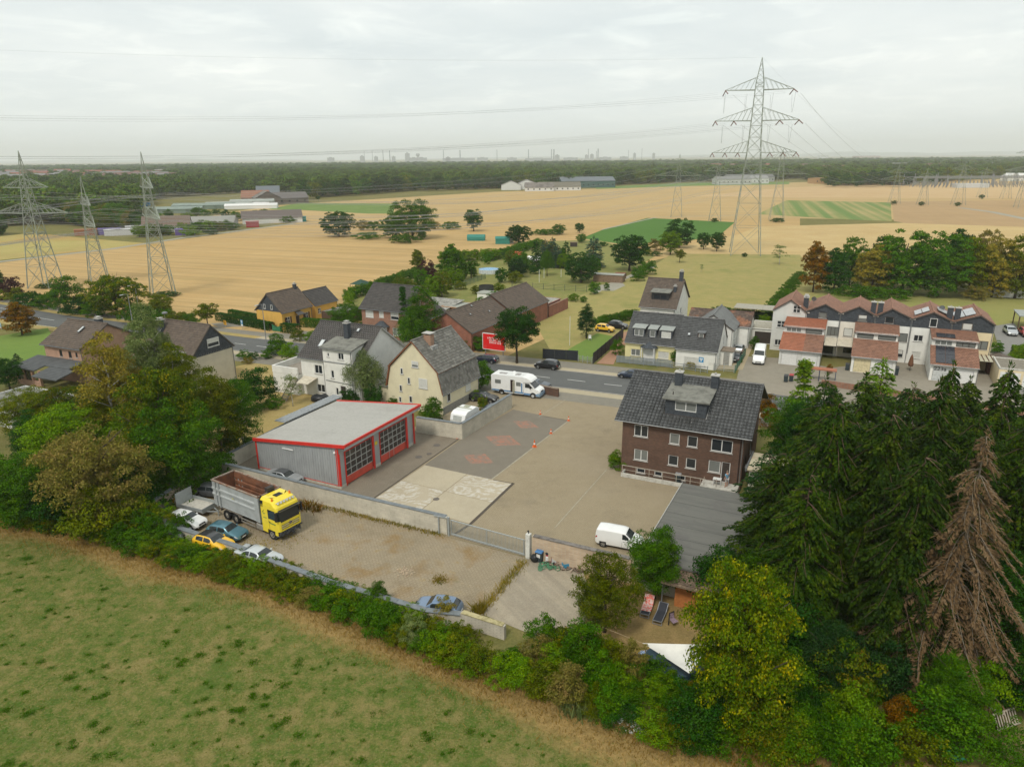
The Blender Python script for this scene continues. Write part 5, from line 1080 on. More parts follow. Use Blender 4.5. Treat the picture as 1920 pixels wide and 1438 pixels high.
 kiosk=thing('bin_shelter','bin shelter with orange roof in the terrace forecourt','shelter',G(1503,712),RT);b=B();b.box(0,0,1.75,4.6,1.3,1.9);b.out('roof',T_NEW,kiosk)
 for x in(.1,2.3,4.5):
  for y in(.05,1.25):b=B();b.bar((x,y,0),(x,y,1.75),.09);b.out('post',mat('navy_metal',(.04,.05,.10),.5),kiosk)
 cp=thing('carport','grey roofed carport at the right edge above two parked cars','carport',G(1905,618),RT);b=B();b.box(0,-.5,2.6,8,6,2.8);b.out('roof',mat('zinc_roof',(.30,.32,.30),.5),cp)
 for x in(.2,7.5):
  for y in(0,5.5):b=B();b.bar((x,y,0),(x,y,2.6),.18);b.out('post',mat('dark_wood',(.10,.06,.04),.8),cp)
 lr=thing('low_stable','low white stable with red roof at the edge of the meadow','stable',G(1848,556),R(-24));b=B();b.box(0,0,0,26,4,2.2);b.out('wall',PLASTER_W,lr);b=B();b.q((-.3,-.5,2.2),(26.3,-.5,2.2),(26.3,4.3,3.2),(-.3,4.3,3.2));b.q((-.3,4.3,3.1),(26.3,4.3,3.1),(26.3,-.5,2.1),(-.3,-.5,2.1));b.out('roof',T_BROWN,lr)
row()
# ------------------------------------------------------------------ vehicles
TYRE=mat('tyre',(.018,.018,.018),.85,scale=8);RIM=mat('alloy_rim',(.42,.43,.43),.35,metal=.7,var=.05);HUBP=mat('plastic_hubcap',(.45,.46,.46),.5,var=.05)
CGL=glass_mat('car_glass',(.018,.024,.026),.06);PLAST=mat('black_plastic',(.02,.02,.021),.6);LAMP=mat('headlamp',(.52,.53,.52),.12,var=.03,spec=.6);TAIL=mat('tail_lamp',(.32,.015,.012),.25);PLATE=mat('number_plate',(.72,.72,.68),.5,var=.02)
def paint(name,c,metal=.15):return mat('paint_'+name,c,.28,metal=metal,var=.02,scale=1,coat=.6,spec=.5)
PROF={ # x (from the rear, share of length), z top, half width share at the roof, belt
 'hatch':dict(L=4.1,W=1.75,st=[(0,.62,.86,.60),(.02,.86,.90,.82),(.05,1.02,.88,.92),(.13,1.36,.74,.95),(.22,1.45,.72,.94),(.42,1.48,.73,.92),(.56,1.43,.73,.91),(.71,1.01,.90,.92),(.76,.97,.92,.92),(.90,.86,.88,.82),(.97,.70,.80,.68),(1,.52,.70,.50)],ws=(.575,.70),rw=(.055,.145),sw=((.155,.37),(.395,.60)),wh=(.175,.815),r=.31),
 'suv':dict(L=4.5,W=1.86,st=[(0,.72,.86,.65),(.02,1.0,.90,.92),(.04,1.15,.88,1.05),(.10,1.55,.76,1.08),(.18,1.66,.74,1.07),(.42,1.70,.75,1.05),(.57,1.63,.75,1.04),(.71,1.17,.90,1.04),(.76,1.12,.92,1.04),(.91,1.02,.88,.96),(.975,.85,.80,.8),(1,.6,.72,.58)],ws=(.585,.70),rw=(.045,.115),sw=((.13,.36),(.385,.60)),wh=(.185,.815),r=.36),
 'sedan':dict(L=4.7,W=1.8,st=[(0,.60,.86,.58),(.015,.92,.90,.86),(.04,1.0,.92,.93),(.16,1.03,.88,.95),(.20,1.07,.84,.95),(.33,1.37,.70,.94),(.42,1.42,.70,.93),(.54,1.40,.71,.92),(.60,1.33,.72,.91),(.73,.97,.90,.91),(.79,.94,.92,.90),(.92,.82,.88,.79),(.975,.70,.80,.66),(1,.5,.70,.48)],ws=(.605,.725),rw=(.205,.325),sw=((.27,.42),(.44,.625)),wh=(.19,.815),r=.32),
 'wagon':dict(L=4.6,W=1.8,st=[(0,.65,.86,.6),(.015,.95,.90,.88),(.04,1.08,.86,.95),(.12,1.42,.73,.97),(.2,1.48,.72,.96),(.42,1.50,.72,.94),(.56,1.45,.72,.93),(.70,1.0,.90,.93),(.76,.97,.92,.93),(.91,.86,.88,.82),(.975,.70,.80,.66),(1,.5,.70,.48)],ws=(.575,.69),rw=(.045,.13),sw=((.09,.22),(.235,.40),(.42,.60)),wh=(.18,.815),r=.32),
 'van':dict(L=4.4,W=1.84,st=[(0,.8,.92,.7),(.01,1.6,.88,1.1),(.03,1.78,.86,1.12),(.2,1.84,.86,1.12),(.55,1.84,.85,1.12),(.64,1.78,.84,1.1),(.76,1.32,.88,1.1),(.82,1.15,.90,1.08),(.93,1.0,.86,.96),(.98,.82,.8,.78),(1,.55,.72,.52)],ws=(.655,.775),rw=None,sw=((.585,.72),),wh=(.18,.82),r=.32),
 'bigvan':dict(L=6.0,W=2.02,st=[(0,.9,.95,.8),(.006,2.3,.90,1.3),(.02,2.5,.88,1.3),(.3,2.56,.88,1.3),(.66,2.54,.87,1.3),(.74,2.35,.85,1.3),(.84,1.55,.90,1.3),(.88,1.35,.92,1.28),(.965,1.15,.88,1.1),(.99,.9,.82,.88),(1,.6,.76,.58)],ws=(.75,.84),rw=None,sw=((.71,.80),),wh=(.2,.84),r=.36),
}
def car(kind,col,px,py,rz,label,name='parked_car',cat='car',roofcol=None,z=.03,L=None,wcol=None,group=None,pos=None,dark=False):
 p=PROF[kind];L=L or p['L'];hw=p['W']/2;st=p['st']
 xs=[s[0]for s in st]
 def at(x):
  for i in range(len(st)-1):
   if st[i][0]<=x<=st[i+1][0]:
    f=(x-st[i][0])/(st[i+1][0]-st[i][0]);a,b=st[i],st[i+1];return[a[k]+(b[k]-a[k])*f for k in range(1,4)]
  return list(st[-1][1:])
 # stations: a dense even set plus the window edges
 marks=set(xs)
 for w in[p['ws']]+([p['rw']]if p['rw']else[])+list(p['sw']):marks|=set(w)
 for k in range(41):marks.add(k/40)
 X=sorted(marks);X=[x for i,x in enumerate(X)if i==0 or x-X[i-1]>.004]
 rings=[]
 def sm(x): # light smoothing of the outline
  a=[at(max(0,x-.012)),at(x),at(min(1,x+.012))];return[(a[0][k]+2*a[1][k]+a[2][k])/4 for k in range(3)]
 for x in X:
  zt,ht,zb=sm(x);e=min(1,min(x,1-x)/.10);pl=.80+.20*math.sqrt(max(0,1-(1-e)**2));h=hw*pl
  b0=.24+(.10*(1-min(1,min(x,1-x)/.05)));zb=min(zb,zt-.02);ht_=h*ht
  half=[(0,b0),(h*.82,b0),(h*.975,b0+.12),(h,b0+(zb-b0)*.45),(h*.985,b0+(zb-b0)*.80),(h*.95,zb)]
  tz=zt-.07*min(1,max(.15,(zt-zb)*3));
  if tz<zb:tz=zb+(zt-zb)*.5
  a=half[-1];c=(ht_,tz)
  half+=[(a[0]+(c[0]-a[0])*.10,a[1]+(c[1]-a[1])*.10),(a[0]+(c[0]-a[0])*.90,a[1]+(c[1]-a[1])*.90),c,(ht_*.90,zt-(zt-tz)*.35),(ht_*.5,zt-(zt-tz)*.06),(0,zt)]
  rings.append([((x-.5)*L,y,z_)for y,z_ in half])
 nh=len(rings[0]);full=[r+[(a,-b,c)for a,b,c in reversed(r[1:-1])]for r in rings];n=len(full[0])
 parts={}
 wx=[(w-.5)*L for w in p['wh']];rr=p['r']+.07
 def half_j(k):return k if k<nh-1 else(n-1-k)
 def put(nm,quad):parts.setdefault(nm,[]).append(quad)
 for i in range(len(X)-1):
  xm=(X[i]+X[i+1])/2
  for k in range(n):
   j=half_j(k);side='L' if k<nh-1 else 'R';quad=[full[i][k],full[i][(k+1)%n],full[i+1][(k+1)%n],full[i+1][k]]
   cx=sum(v[0]for v in quad)/4;cz=sum(v[2]for v in quad)/4;nm='body'
   if 1<=j<=4 and any(math.hypot(cx-w,cz-p['r'])<rr for w in wx):continue
   if j==6:
    for q,(a,b)in enumerate(p['sw']):
     if a<xm<b:nm='side_window%s%d'%(side,q)
   if j>=9:
    if p['ws'][0]<xm<p['ws'][1]:nm='windscreen'
    elif p['rw']and p['rw'][0]<xm<p['rw'][1]:nm='rear_window'
   if roofcol and j>=9 and nm=='body' and p['sw'][0][0]<xm<p['ws'][0]:nm='roof'
   if j==4 and.90<xm<.985:nm='headlight'+side
   if j in(4,)and xm<.045:nm='tail_light'+side
   if kind in('hatch','suv','wagon')and j==5 and xm<.03:nm='tail_light'+side
   if j in(1,)or(j==2 and kind=='suv'):nm='sill_trim'
   put(nm,quad)
 t=thing(name,label,cat,(pos if pos else G(px,py))*1,rz,group,scale=.9 if kind!='bigvan' else.93);t.location.z=z
 mats={'body':col,'windscreen':CGL,'rear_window':CGL,'roof':roofcol,'headlight':LAMP,'tail_light':TAIL,'sill_trim':PLAST,'side_window':CGL}
 for nm,qs in parts.items():
  base=nm.rstrip('0123456789');base=base[:-1]if base[-1]in 'LR' else base
  vi={};vs=[];fs=[]
  for q in qs:
   f=[]
   for v in q:
    key=(round(v[0],4),round(v[1],4),round(v[2],4))
    if key not in vi:vi[key]=len(vs);vs.append(v)
    if vi[key]not in f:f.append(vi[key])
   if len(f)>2:fs.append(f)
  b=B();b.mesh(vs,fs)
  if nm=='body':
   b.f.append(tuple(range(len(b.v),len(b.v)+n)));b.v+=full[0];b.m.append(0);b.f.append(tuple(reversed(range(len(b.v),len(b.v)+n))));b.v+=full[-1];b.m.append(0)
  b.out(base,mats[base],t,smooth=True)
 for x in wx:
  for s in(1,-1):w=B();w.prism([(x+rr*1.04*cos(a*math.pi/8),p['r']+rr*1.04*sin(a*math.pi/8))for a in range(16)],0,.42,Matrix(((1,0,0,0),(0,0,s,s*(hw-.5)if s>0 else-(hw-.5)),(0,1,0,0),(0,0,0,1))));w.out('wheel_housing',PLAST,t)
 for x in wx:
  for s in(1,-1):
   r=p['r'];y0,y1=s*(hw-.24),s*(hw-.015);b=B();m=16
   rg=[[(x+q*cos(a*2*math.pi/m),y,r+q*sin(a*2*math.pi/m))for a in range(m)]for q,y in((r*.6,y0),(r,y0),(r,y1-s*.03),(r*.93,y1),(r*.66,y1),(r*.64,y1-s*.03))]
   b.loft(rg,True);wl=b.out('wheel',TYRE,t);b=B()
   yr=y1-s*.012
   b.prism([(x+r*.2*cos(a*math.pi/4),r+r*.2*sin(a*math.pi/4))for a in range(8)],0,1,Matrix(((1,0,0,0),(0,0,-s*.03,yr),(0,1,0,0),(0,0,0,1))))
   for k in range(5):
    a=k*2*math.pi/5+.3;b.bar((x+r*.15*cos(a),yr-s*.01,r+r*.15*sin(a)),(x+r*.63*cos(a),yr-s*.01,r+r*.63*sin(a)),.075,.03,up=(0,1,0))
   mm=16;b.loft([[(x+q*cos(a*2*math.pi/mm),yr,r+q*sin(a*2*math.pi/mm))for a in range(mm)]for q in(r*.56,r*.68)],False)
   b.out('rim',wcol or RIM,wl)
 fx=L/2;b=B();b.bbox(fx-.10,-hw*.45,.5,fx+.012,hw*.45,.66,.02);b.box(fx-.16,-hw*.55,.27,fx+.012,hw*.55,.42);b.out('grille',PLAST,t)
 zp=.42 if kind!='van' else.5;b=B();b.box(fx+.014,-.26,.44,fx+.03,.26,.55);b.out('number_plate',PLATE,t);b=B();b.box(-fx-.03,-.26,.56,-fx-.012,.26,.67);b.out('number_plate',PLATE,t)
 mxx=(p['ws'][1]-.5)*L-.35;zb=at(p['ws'][1])[2]
 for s in(1,-1):b=B();b.sphere((mxx,s*(hw+.06),zb+.06),.11,8,5,.8);b.bar((mxx,s*(hw-.08),zb),(mxx,s*(hw+.04),zb+.05),.05);b.out('mirror',col,t,smooth=True)
 for a,b_ in p['sw'][-2:]:
  for s in(1,-1):
   for xx in(a,b_):sm_=B();X_=(xx-.5)*L;sm_.bar((X_,s*(hw+.002),.42),(X_,s*(hw*.985),zb-.16),.022,.012);sm_.out('door_seam',PLAST,t)
 h=B()
 for a,b_ in p['sw'][-2:]:
  for s in(1,-1):x=((a+.02)-.5)*L;h.box(x,s*(hw-.01)-.015,zb-.12,x+.16,s*(hw-.01)+.015,zb-.09)
 h.out('door_handle',PLAST if not dark else GUT,t)
 return t
WHT=paint('white',(.72,.73,.72),0);SIL=paint('silver',(.42,.44,.45),.5);GRY=paint('grey',(.16,.17,.18),.5);BLK=paint('black',(.012,.013,.016),.1);TEAL=paint('teal',(.085,.20,.25),.4);YEL=paint('yellow',(.72,.42,.02),0);NAVY=paint('navy',(.015,.02,.04),.3);DBLU=paint('blue_black',(.03,.045,.075),.4);STEELB=paint('steel',(.05,.065,.085),.5);MAR=paint('maroon',(.07,.015,.02),.3);LBL=paint('pale_blue',(.15,.22,.33),.4);LSIL=paint('light_silver',(.52,.55,.56),.4)
car('hatch',WHT,352,985,R(-22),'white hatchback parked between the trailer and the teal car')
car('hatch',TEAL,427,1007,R(-20),'teal blue hatchback parked left of the yellow truck')
car('hatch',YEL,402,1027,R(-24),'yellow hatchback with a black roof beside the yard wall',roofcol=paint('black_roof',(.03,.03,.032),0))
car('wagon',GRY,320,1003,R(-24),'grey car half hidden by the bushes, nearest the scrap pile')
car('sedan',LSIL,486,1053,R(-24),'silver saloon parked along the yard wall, apart from the others')
car('hatch',LBL,822,1150,R(166),'pale blue hatchback with a blue side window behind the wall by the gate',L=4.0)
car('hatch',GRY,403,930,R(-10),'dark grey car hidden behind the tipper truck')
car('sedan',SIL,533,903,R(-25),'silver saloon with a sunroof parked along the metal hall',roofcol=paint('sunroof',(.06,.065,.07),0))
car('wagon',NAVY,912,679,R(155),'dark blue estate car parked left of the street tree',dark=True)
car('suv',BLK,1026,691,R(157),'black compact SUV parked right of the street tree',dark=True)
car('hatch',DBLU,1183,709,R(155),'dark blue hatchback parked in front of the grey fence',L=4.4)
car('sedan',STEELB,1006,727,R(-23),'dark green blue saloon behind the motorhome',L=4.6)
car('wagon',BLK,907,752,R(-20),'black car between the gambrel house and the motorhome')
car('hatch',DBLU,918,779,R(243),'small dark blue car behind the boundary wall')
car('suv',YEL,1134,622,R(-28),'yellow car under the garden tree',L=4.0)
car('suv',BLK,1159,616,R(-26),'black SUV parked in front of the long hedge',L=4.2)
car('hatch',STEELB,1394,646,R(64),'dark car at the back of the side yard, before the garage')
car('hatch',SIL,1386,659,R(64),'silver car in the middle of the side yard')
car('sedan',BLK,1380,676,R(64),'black car nearest the gate of the side yard',L=4.3)
car('bigvan',WHT,1423,677,R(248),'white high roof van parked before the terrace',name='delivery_van',cat='van')
car('suv',SIL,1893,627,R(250),'silver SUV parked beside the carport')
car('suv',paint('red',(.35,.03,.025),.1),1926,628,R(250),'red car under the carport at the right edge',pos=G(1922,630))
car('hatch',GRY,1390,603,R(-20),'dark car under the open carport at the pasture edge')
car('van',WHT,1162,1023,R(-22),'small white panel van beside the round green bush',name='panel_van',cat='van',L=4.5)

def truck():
 # front at +x; rear axle pair at -x
 F,Rr=G(527,1010),G(433,968);d=(F-Rr);rz=math.atan2(d.y,d.x)+R(1);O=(F+Rr)/2+Vc((.35,.5,0))
 t=thing('tipper_truck','yellow lorry with battered bumper carrying a grey rusty open container','truck',O,rz)
 Y=mat('lorry_yellow',(.76,.60,.04),.35,var=.04,scale=2,coat=.4);St=mat('container_grey',(.34,.36,.36),.65,col2=(.27,.285,.28),scale=1.2,detail=8,wear=((.17,.12,.085),1.6,.70,.84));Ru=mat('container_rust',(.20,.085,.045),.9,col2=(.11,.05,.03),scale=1.5,detail=8,wear=((.3,.2,.14),3,.6,.8));Dk=mat('chassis_dark',(.05,.042,.038),.8,var=.2)
 W=1.22
 # cab: lofted sections from the floor up, x0 rear .. x1 front
 x0,x1=2.05,4.35
 def ring(z,xa,xb,w,r=.18):
  return[(xa,-w,z),(xb-r,-w,z),(xb-r*.3,-w+r*.3,z),(xb,-w+r,z),(xb,w-r,z),(xb-r*.3,w-r*.3,z),(xb-r,w,z),(xa,w,z)]
 c=B();c.loft([ring(1.05,x0,x1,W),ring(2.05,x0,x1,W)],False)
 # the sides around the windows are left open for glass
 for s in(1,-1):
  y=s*W
  def qd(*p):c.q(*([(a,y,z)for a,z in p]if s<0 else[(a,y,z)for a,z in reversed(p)]))
  qd((x0,2.05),(2.95,2.05),(2.95,2.95),(x0,2.95));qd((3.95,2.05),(4.17,2.05),(4.05,2.95),(3.95,2.95))
 c.loft([ring(2.95,x0,x1-.12,W),ring(3.25,x0,x1-.2,W,.2)],False)
 c.loft([ring(3.25,x0,x1-.2,W,.2),ring(3.62,x0,x1-.55,W*.96,.35),ring(3.86,x0+.05,x1-1.1,W*.80,.4)],False)
 c.q((x0+.05,-W*.8,3.86),(x1-1.5,-W*.8,3.86),(x1-1.1,-W*.4,3.86),(x1-1.1,W*.4,3.86),(x1-1.5,W*.8,3.86),(x0+.05,W*.8,3.86))
 c.q((x0,W,1.05),(x0,-W,1.05),(x0,-W,3.62),(x0,W,3.62))
 for s in(1,-1): # lower skirts round the wheel
  for xa,xb,za in((x0,2.72,.62),(2.72,3.72,.98),(3.72,4.1,.62)):c.box(xa,s*W-.05 if s>0 else-W,za,xb,s*W if s>0 else-W+.05,1.05)
 c.out('cab',Y,t)
 g=B();g.q((x1-.0,-W+.2,2.05),(x1-.0,W-.2,2.05),(x1-.125,W-.2,2.95),(x1-.125,-W+.2,2.95))
 for s in(1,-1):g.q(*[(x1,s*(W-.2),2.05),(x1-.13,s*W,2.05),(x1-.26,s*W,2.95),(x1-.125,s*(W-.2),2.95)][::s])
 g.out('windscreen',CGL,t)
 for s in(1,-1):g=B();p=[(2.95,s*W*.995,2.05),(3.95,s*W*.995,2.05),(3.95,s*W*.995,2.95),(2.95,s*W*.995,2.95)];g.q(*(p if s<0 else p[::-1]));g.out('side_window',CGL,t)
 k=B();k.box(x1-.01,-W+.22,1.93,x1+.02,W-.22,2.06);k.bar((x1-.1,-W+.2,3.02),(x1-.1,W-.2,3.02),.34,.05)
 for z in(1.62,1.42,1.22):k.box(x1-.02,-.95,z,x1+.012,.95,z+.035)
 k.out('grille',PLAST,t)
 cg=B()
 for z in(1.52,1.32):cg.box(x1,-.95,z,x1+.035,-.22,z+.05);cg.box(x1,.22,z,x1+.035,.95,z+.05)
 cg.out('grille_bar',mat('silver_trim',(.5,.5,.48),.4,metal=.5),t)
 em=B();r=.17;m=20;em.loft([[(x1+.045,q*cos(a*2*math.pi/m),1.58+q*sin(a*2*math.pi/m))for a in range(m)]for q in(r*.82,r)],False)
 for a in(90,210,330):em.bar((x1+.05,0,1.58),(x1+.05,r*.9*cos(R(a)),1.58+r*.9*sin(R(a))),.03,.02,up=(1,0,0))
 em.out('star_emblem',mat('chrome',(.7,.7,.7),.2,metal=.9),t);eb=B();eb.prism([(r*.9*cos(a*.314),r*.9*sin(a*.314))for a in range(20)],0,.03,Matrix(((0,0,1,x1+.005),(1,0,0,0),(0,1,0,1.58),(0,0,0,1))));eb.out('emblem_disc',mat('emblem_dark',(.03,.02,.04),.4),t)
 # torn bumper
 rg=random.Random(3);bm=B();bm.box(x1-.55,-1.05,.55,x1-.1,1.0,1.0)
 for i in range(26):a=Vc((x1-rg.uniform(-.06,.3),rg.uniform(-1.2,1.2),rg.uniform(.42,1.0)));bm.bar(a,a+Vc((rg.uniform(-.2,.15),rg.uniform(-.4,.4),rg.uniform(-.3,.2))),rg.uniform(.04,.16),rg.uniform(.02,.08))
 bm.out('broken_bumper',mat('torn_black',(.035,.037,.04),.6,col2=(.12,.13,.14),scale=6),t)
 vz=B();vz.bar((x1-.02,-1.1,3.02),(x1-.02,1.1,3.02),.42,.03);vz.out('sun_visor',mat('visor_smoked',(.05,.05,.045),.3),t)
 tb=B();tb.tube([(x1-.45,-1.0,3.62),(x1-.38,-.9,3.66),(x1-.38,.9,3.66),(x1-.45,1.0,3.62)],.035,6)
 tb.out('light_bar',mat('silver_trim',(.5,.5,.48),.4,metal=.5),t)
 for y in(-.8,-.48,-.16,.16,.48,.8):s=B();s.sphere((x1-.36,y,3.55),.11,8,5,1);s.out('spotlight',LAMP,t,smooth=True)
 for y in(-.95,.95):s=B();s.tube([(x1-.95,y,3.72),(x1-.95,y,3.98)],[.10,.07],8);s.out('beacon',mat('amber',(.75,.20,.02),.3),t)
 s=B();s.box(2.75,-.35,3.865,3.25,.35,3.92);s.out('roof_hatch',PLAST,t)
 for s_ in(1,-1):
  s=B();s.box(x0-.02,s_*W-(.03 if s_>0 else-.0),3.0,x0+.35,s_*W+(.0 if s_>0 else.03),3.6);s.out('wind_deflector',PLAST,t)
  s=B();s.box(4.15,s_*(W+.06),2.15,4.33,s_*(W+.22),2.95);s.bar((4.2,s_*W,2.9),(4.24,s_*(W+.12),2.95),.04);s.out('mirror',PLAST,t)
  s=B();s.box(3.03,s_*W+.004*s_-.004,1.0,3.05,s_*W+.012*s_,2.05);s.box(2.98,s_*(W+.015)-.02,1.75,3.2,s_*(W+.015)+.02,1.80);s.out('door_handle',PLAST,t)
 lg=B();pts=[(2.45,2.75),(2.3,2.55),(2.38,2.4),(2.6,2.45)];lg.tube([(a,-W-.012,z)for a,z in pts],.035,4)
 lg.box(3.1,-W-.014,1.62,3.9,-W-.004,1.72);lg.box(2.3,-W-.014,2.0,2.75,-W-.004,2.06);lg.out('door_lettering',mat('green_lettering',(.12,.22,.06),.5),t)
 # chassis, tanks, guards
 ch=B()
 for y in(-.42,.42):ch.box(-3.9,y-.07,.75,3.9,y+.07,1.0)
 for x in(-3.6,-2.2,-.8,.6,1.8):ch.box(x,-.35,.78,x+.12,.35,.96)
 ch.box(-3.6,-.5,1.0,1.6,.5,1.12);ch.out('chassis',Dk,t)
 for s_ in(1,-1):tk=B();tk.bbox(.95,s_*1.15-(.55 if s_>0 else 0),.5,2.0,s_*1.15+(0 if s_>0 else.55),1.0,.06);tk.out('fuel_tank',mat('dusty_alu',(.36,.34,.30),.5,metal=.4),t);gd=B();gd.bar((-1.1,s_*1.18,.9),(.9,s_*1.18,.9),.04,.12);gd.bar((-1.1,s_*1.18,.6),(.9,s_*1.18,.6),.04,.12);gd.bar((-1.0,s_*1.18,.55),(-1.0,s_*1.18,1.0),.05);gd.out('side_guard',mat('dusty_alu',(.36,.34,.30),.5),t)
 for x,dual in((3.22,0),(-2.0,1),(-3.35,1)):
  for s_ in(1,-1):
   r=.5;y0,y1=s_*(W-(.62 if dual else.34)),s_*(W-.04);m=18;b=B()
   b.loft([[(x+q*cos(a*2*math.pi/m),y,r+q*sin(a*2*math.pi/m))for a in range(m)]for q,y in((r*.6,y0),(r,y0),(r,y1-s_*.04),(r*.93,y1),(r*.62,y1),(r*.55,y1-s_*(.16 if dual else.02)),(.12,y1-s_*(.16 if dual else-.03)))],True);wl=b.out('wheel',TYRE,t)
   b=B();yy=y1-s_*(.10 if dual else-.01);b.loft([[(x+q*cos(a*2*math.pi/m),yy-s_*d_,r+q*sin(a*2*math.pi/m))for a in range(m)]for q,d_ in((r*.58,0),(r*.38,.05),(.13,.0),(.1,-.06))],True);b.out('rim',mat('dusty_alu',(.36,.34,.30),.5),wl)
 for s_ in(1,-1):
  m=B();pr=[(-4.1,.75),(-4.0,1.1),(-3.35,1.14),(-2.85,1.12),(-2.67,1.06),(-2.45,1.12),(-2.0,1.14),(-1.5,1.1),(-1.3,.8)];y0,y1=sorted((s_*(W-.66),s_*W))
  for a,c_ in zip(pr[:-1],pr[1:]):m.mesh([(a[0],y0,a[1]),(a[0],y1,a[1]),(c_[0],y1,c_[1]),(c_[0],y0,c_[1]),(a[0],y0,a[1]+.04),(a[0],y1,a[1]+.04),(c_[0],y1,c_[1]+.04),(c_[0],y0,c_[1]+.04)],((0,3,2,1),(4,5,6,7),(0,1,5,4),(1,2,6,5),(2,3,7,6),(3,0,4,7)))
  m.out('mudguard',mat('dusty_guard',(.22,.19,.155),.7),t)
 # container: outer box open at the top, pressed ribs, rusty inside
 cx0,cx1,cw,z0,z1=-4.95,1.85,1.25,1.30,3.72;o=B();i_=B();th=.07
 for s_ in(1,-1):
  prof=[(0,z0),(0,z0+.95),(.09,z0+1.0),(.09,z0+1.12),(0,z0+1.2),(0,z0+1.5),(.09,z0+1.56),(.09,z0+1.72),(0,z0+1.8),(0,z1)]
  for(da,za),(db,zb)in zip(prof[:-1],prof[1:]):
   p=[(cx0,s_*(cw-.06+da),za),(cx1,s_*(cw-.06+da),za),(cx1,s_*(cw-.06+db),zb),(cx0,s_*(cw-.06+db),zb)];o.q(*(p if s_<0 else p[::-1]))
   p=[(cx0+th,s_*(cw-.13+da),max(za,z0+.06)),(cx1-th,s_*(cw-.13+da),max(za,z0+.06)),(cx1-th,s_*(cw-.13+db),zb),(cx0+th,s_*(cw-.13+db),zb)];i_.q(*(p[::-1]if s_<0 else p))
 o.q((cx0,cw-.06,z0),(cx0,-cw+.06,z0),(cx0,-cw+.06,z1),(cx0,cw-.06,z1));o.q((cx1,-cw+.06,z0),(cx1,cw-.06,z0),(cx1,cw-.06,z1),(cx1,-cw+.06,z1));o.q((cx0,-cw,z0),(cx0,cw,z0),(cx1,cw,z0),(cx1,-cw,z0))
 for x in(cx0+.5,cx0+1.0):
  for s_ in(1,-1):o.box(x,s_*cw-.06,z0-.1,x+.14,s_*cw+.06,z1-.1)
 for s_ in(1,-1):o.box(cx1-.55,s_*cw-.05,z0,cx1+.02,s_*cw+.05,z1-.05)
 for y in(-.9,-.3,.3,.9):o.box(cx1-.02,y-.06,z0,cx1+.08,y+.06,z1);o.box(cx0-.08,y-.06,z0,cx0+.02,y+.06,z1)
 co=o.out('container',St,t)
 i_.q((cx0+th,-cw+.13,z0+.06),(cx1-th,-cw+.13,z0+.06),(cx1-th,cw-.13,z0+.06),(cx0+th,cw-.13,z0+.06));i_.q((cx0+th,-cw+.13,z0+.06),(cx0+th,cw-.13,z0+.06),(cx0+th,cw-.13,z1),(cx0+th,-cw+.13,z1));i_.q((cx1-th,cw-.13,z0+.06),(cx1-th,-cw+.13,z0+.06),(cx1-th,-cw+.13,z1),(cx1-th,cw-.13,z1))
 i_.out('rusty_lining',Ru,co)
 rm=B()
 for s_ in(1,-1):rm.bar((cx0,s_*(cw-.05),z1+.03),(cx1,s_*(cw-.05),z1+.03),.16,.12)
 rm.bar((cx0+.05,-cw,z1+.03),(cx0+.05,cw,z1+.03),.14,.12);rm.bar((cx1-.05,-cw,z1+.03),(cx1-.05,cw,z1+.03),.14,.12);rm.out('top_rail',mat('rail_rusty',(.26,.22,.18),.8,wear=((.2,.08,.04),3,.45,.65)),co)
 tr=B();tr.q((-2.0,-cw-.055+.0,z0+1.3),(-1.6,-cw-.055,z0+1.3),(-1.8,-cw-.055,z0+1.5));tr.out('warning_triangle',mat('faded_yellow',(.5,.47,.2),.7),co)
 sp=B();sp.box(cx1-.35,-.2,z1+.02,cx1+.1,.5,z1+.5);sp.tube([(cx1+.1,-1.0,2.0),(cx1+.1,-1.0,3.9)],.09,8);sp.out('hook_gear',Dk,t)
truck()

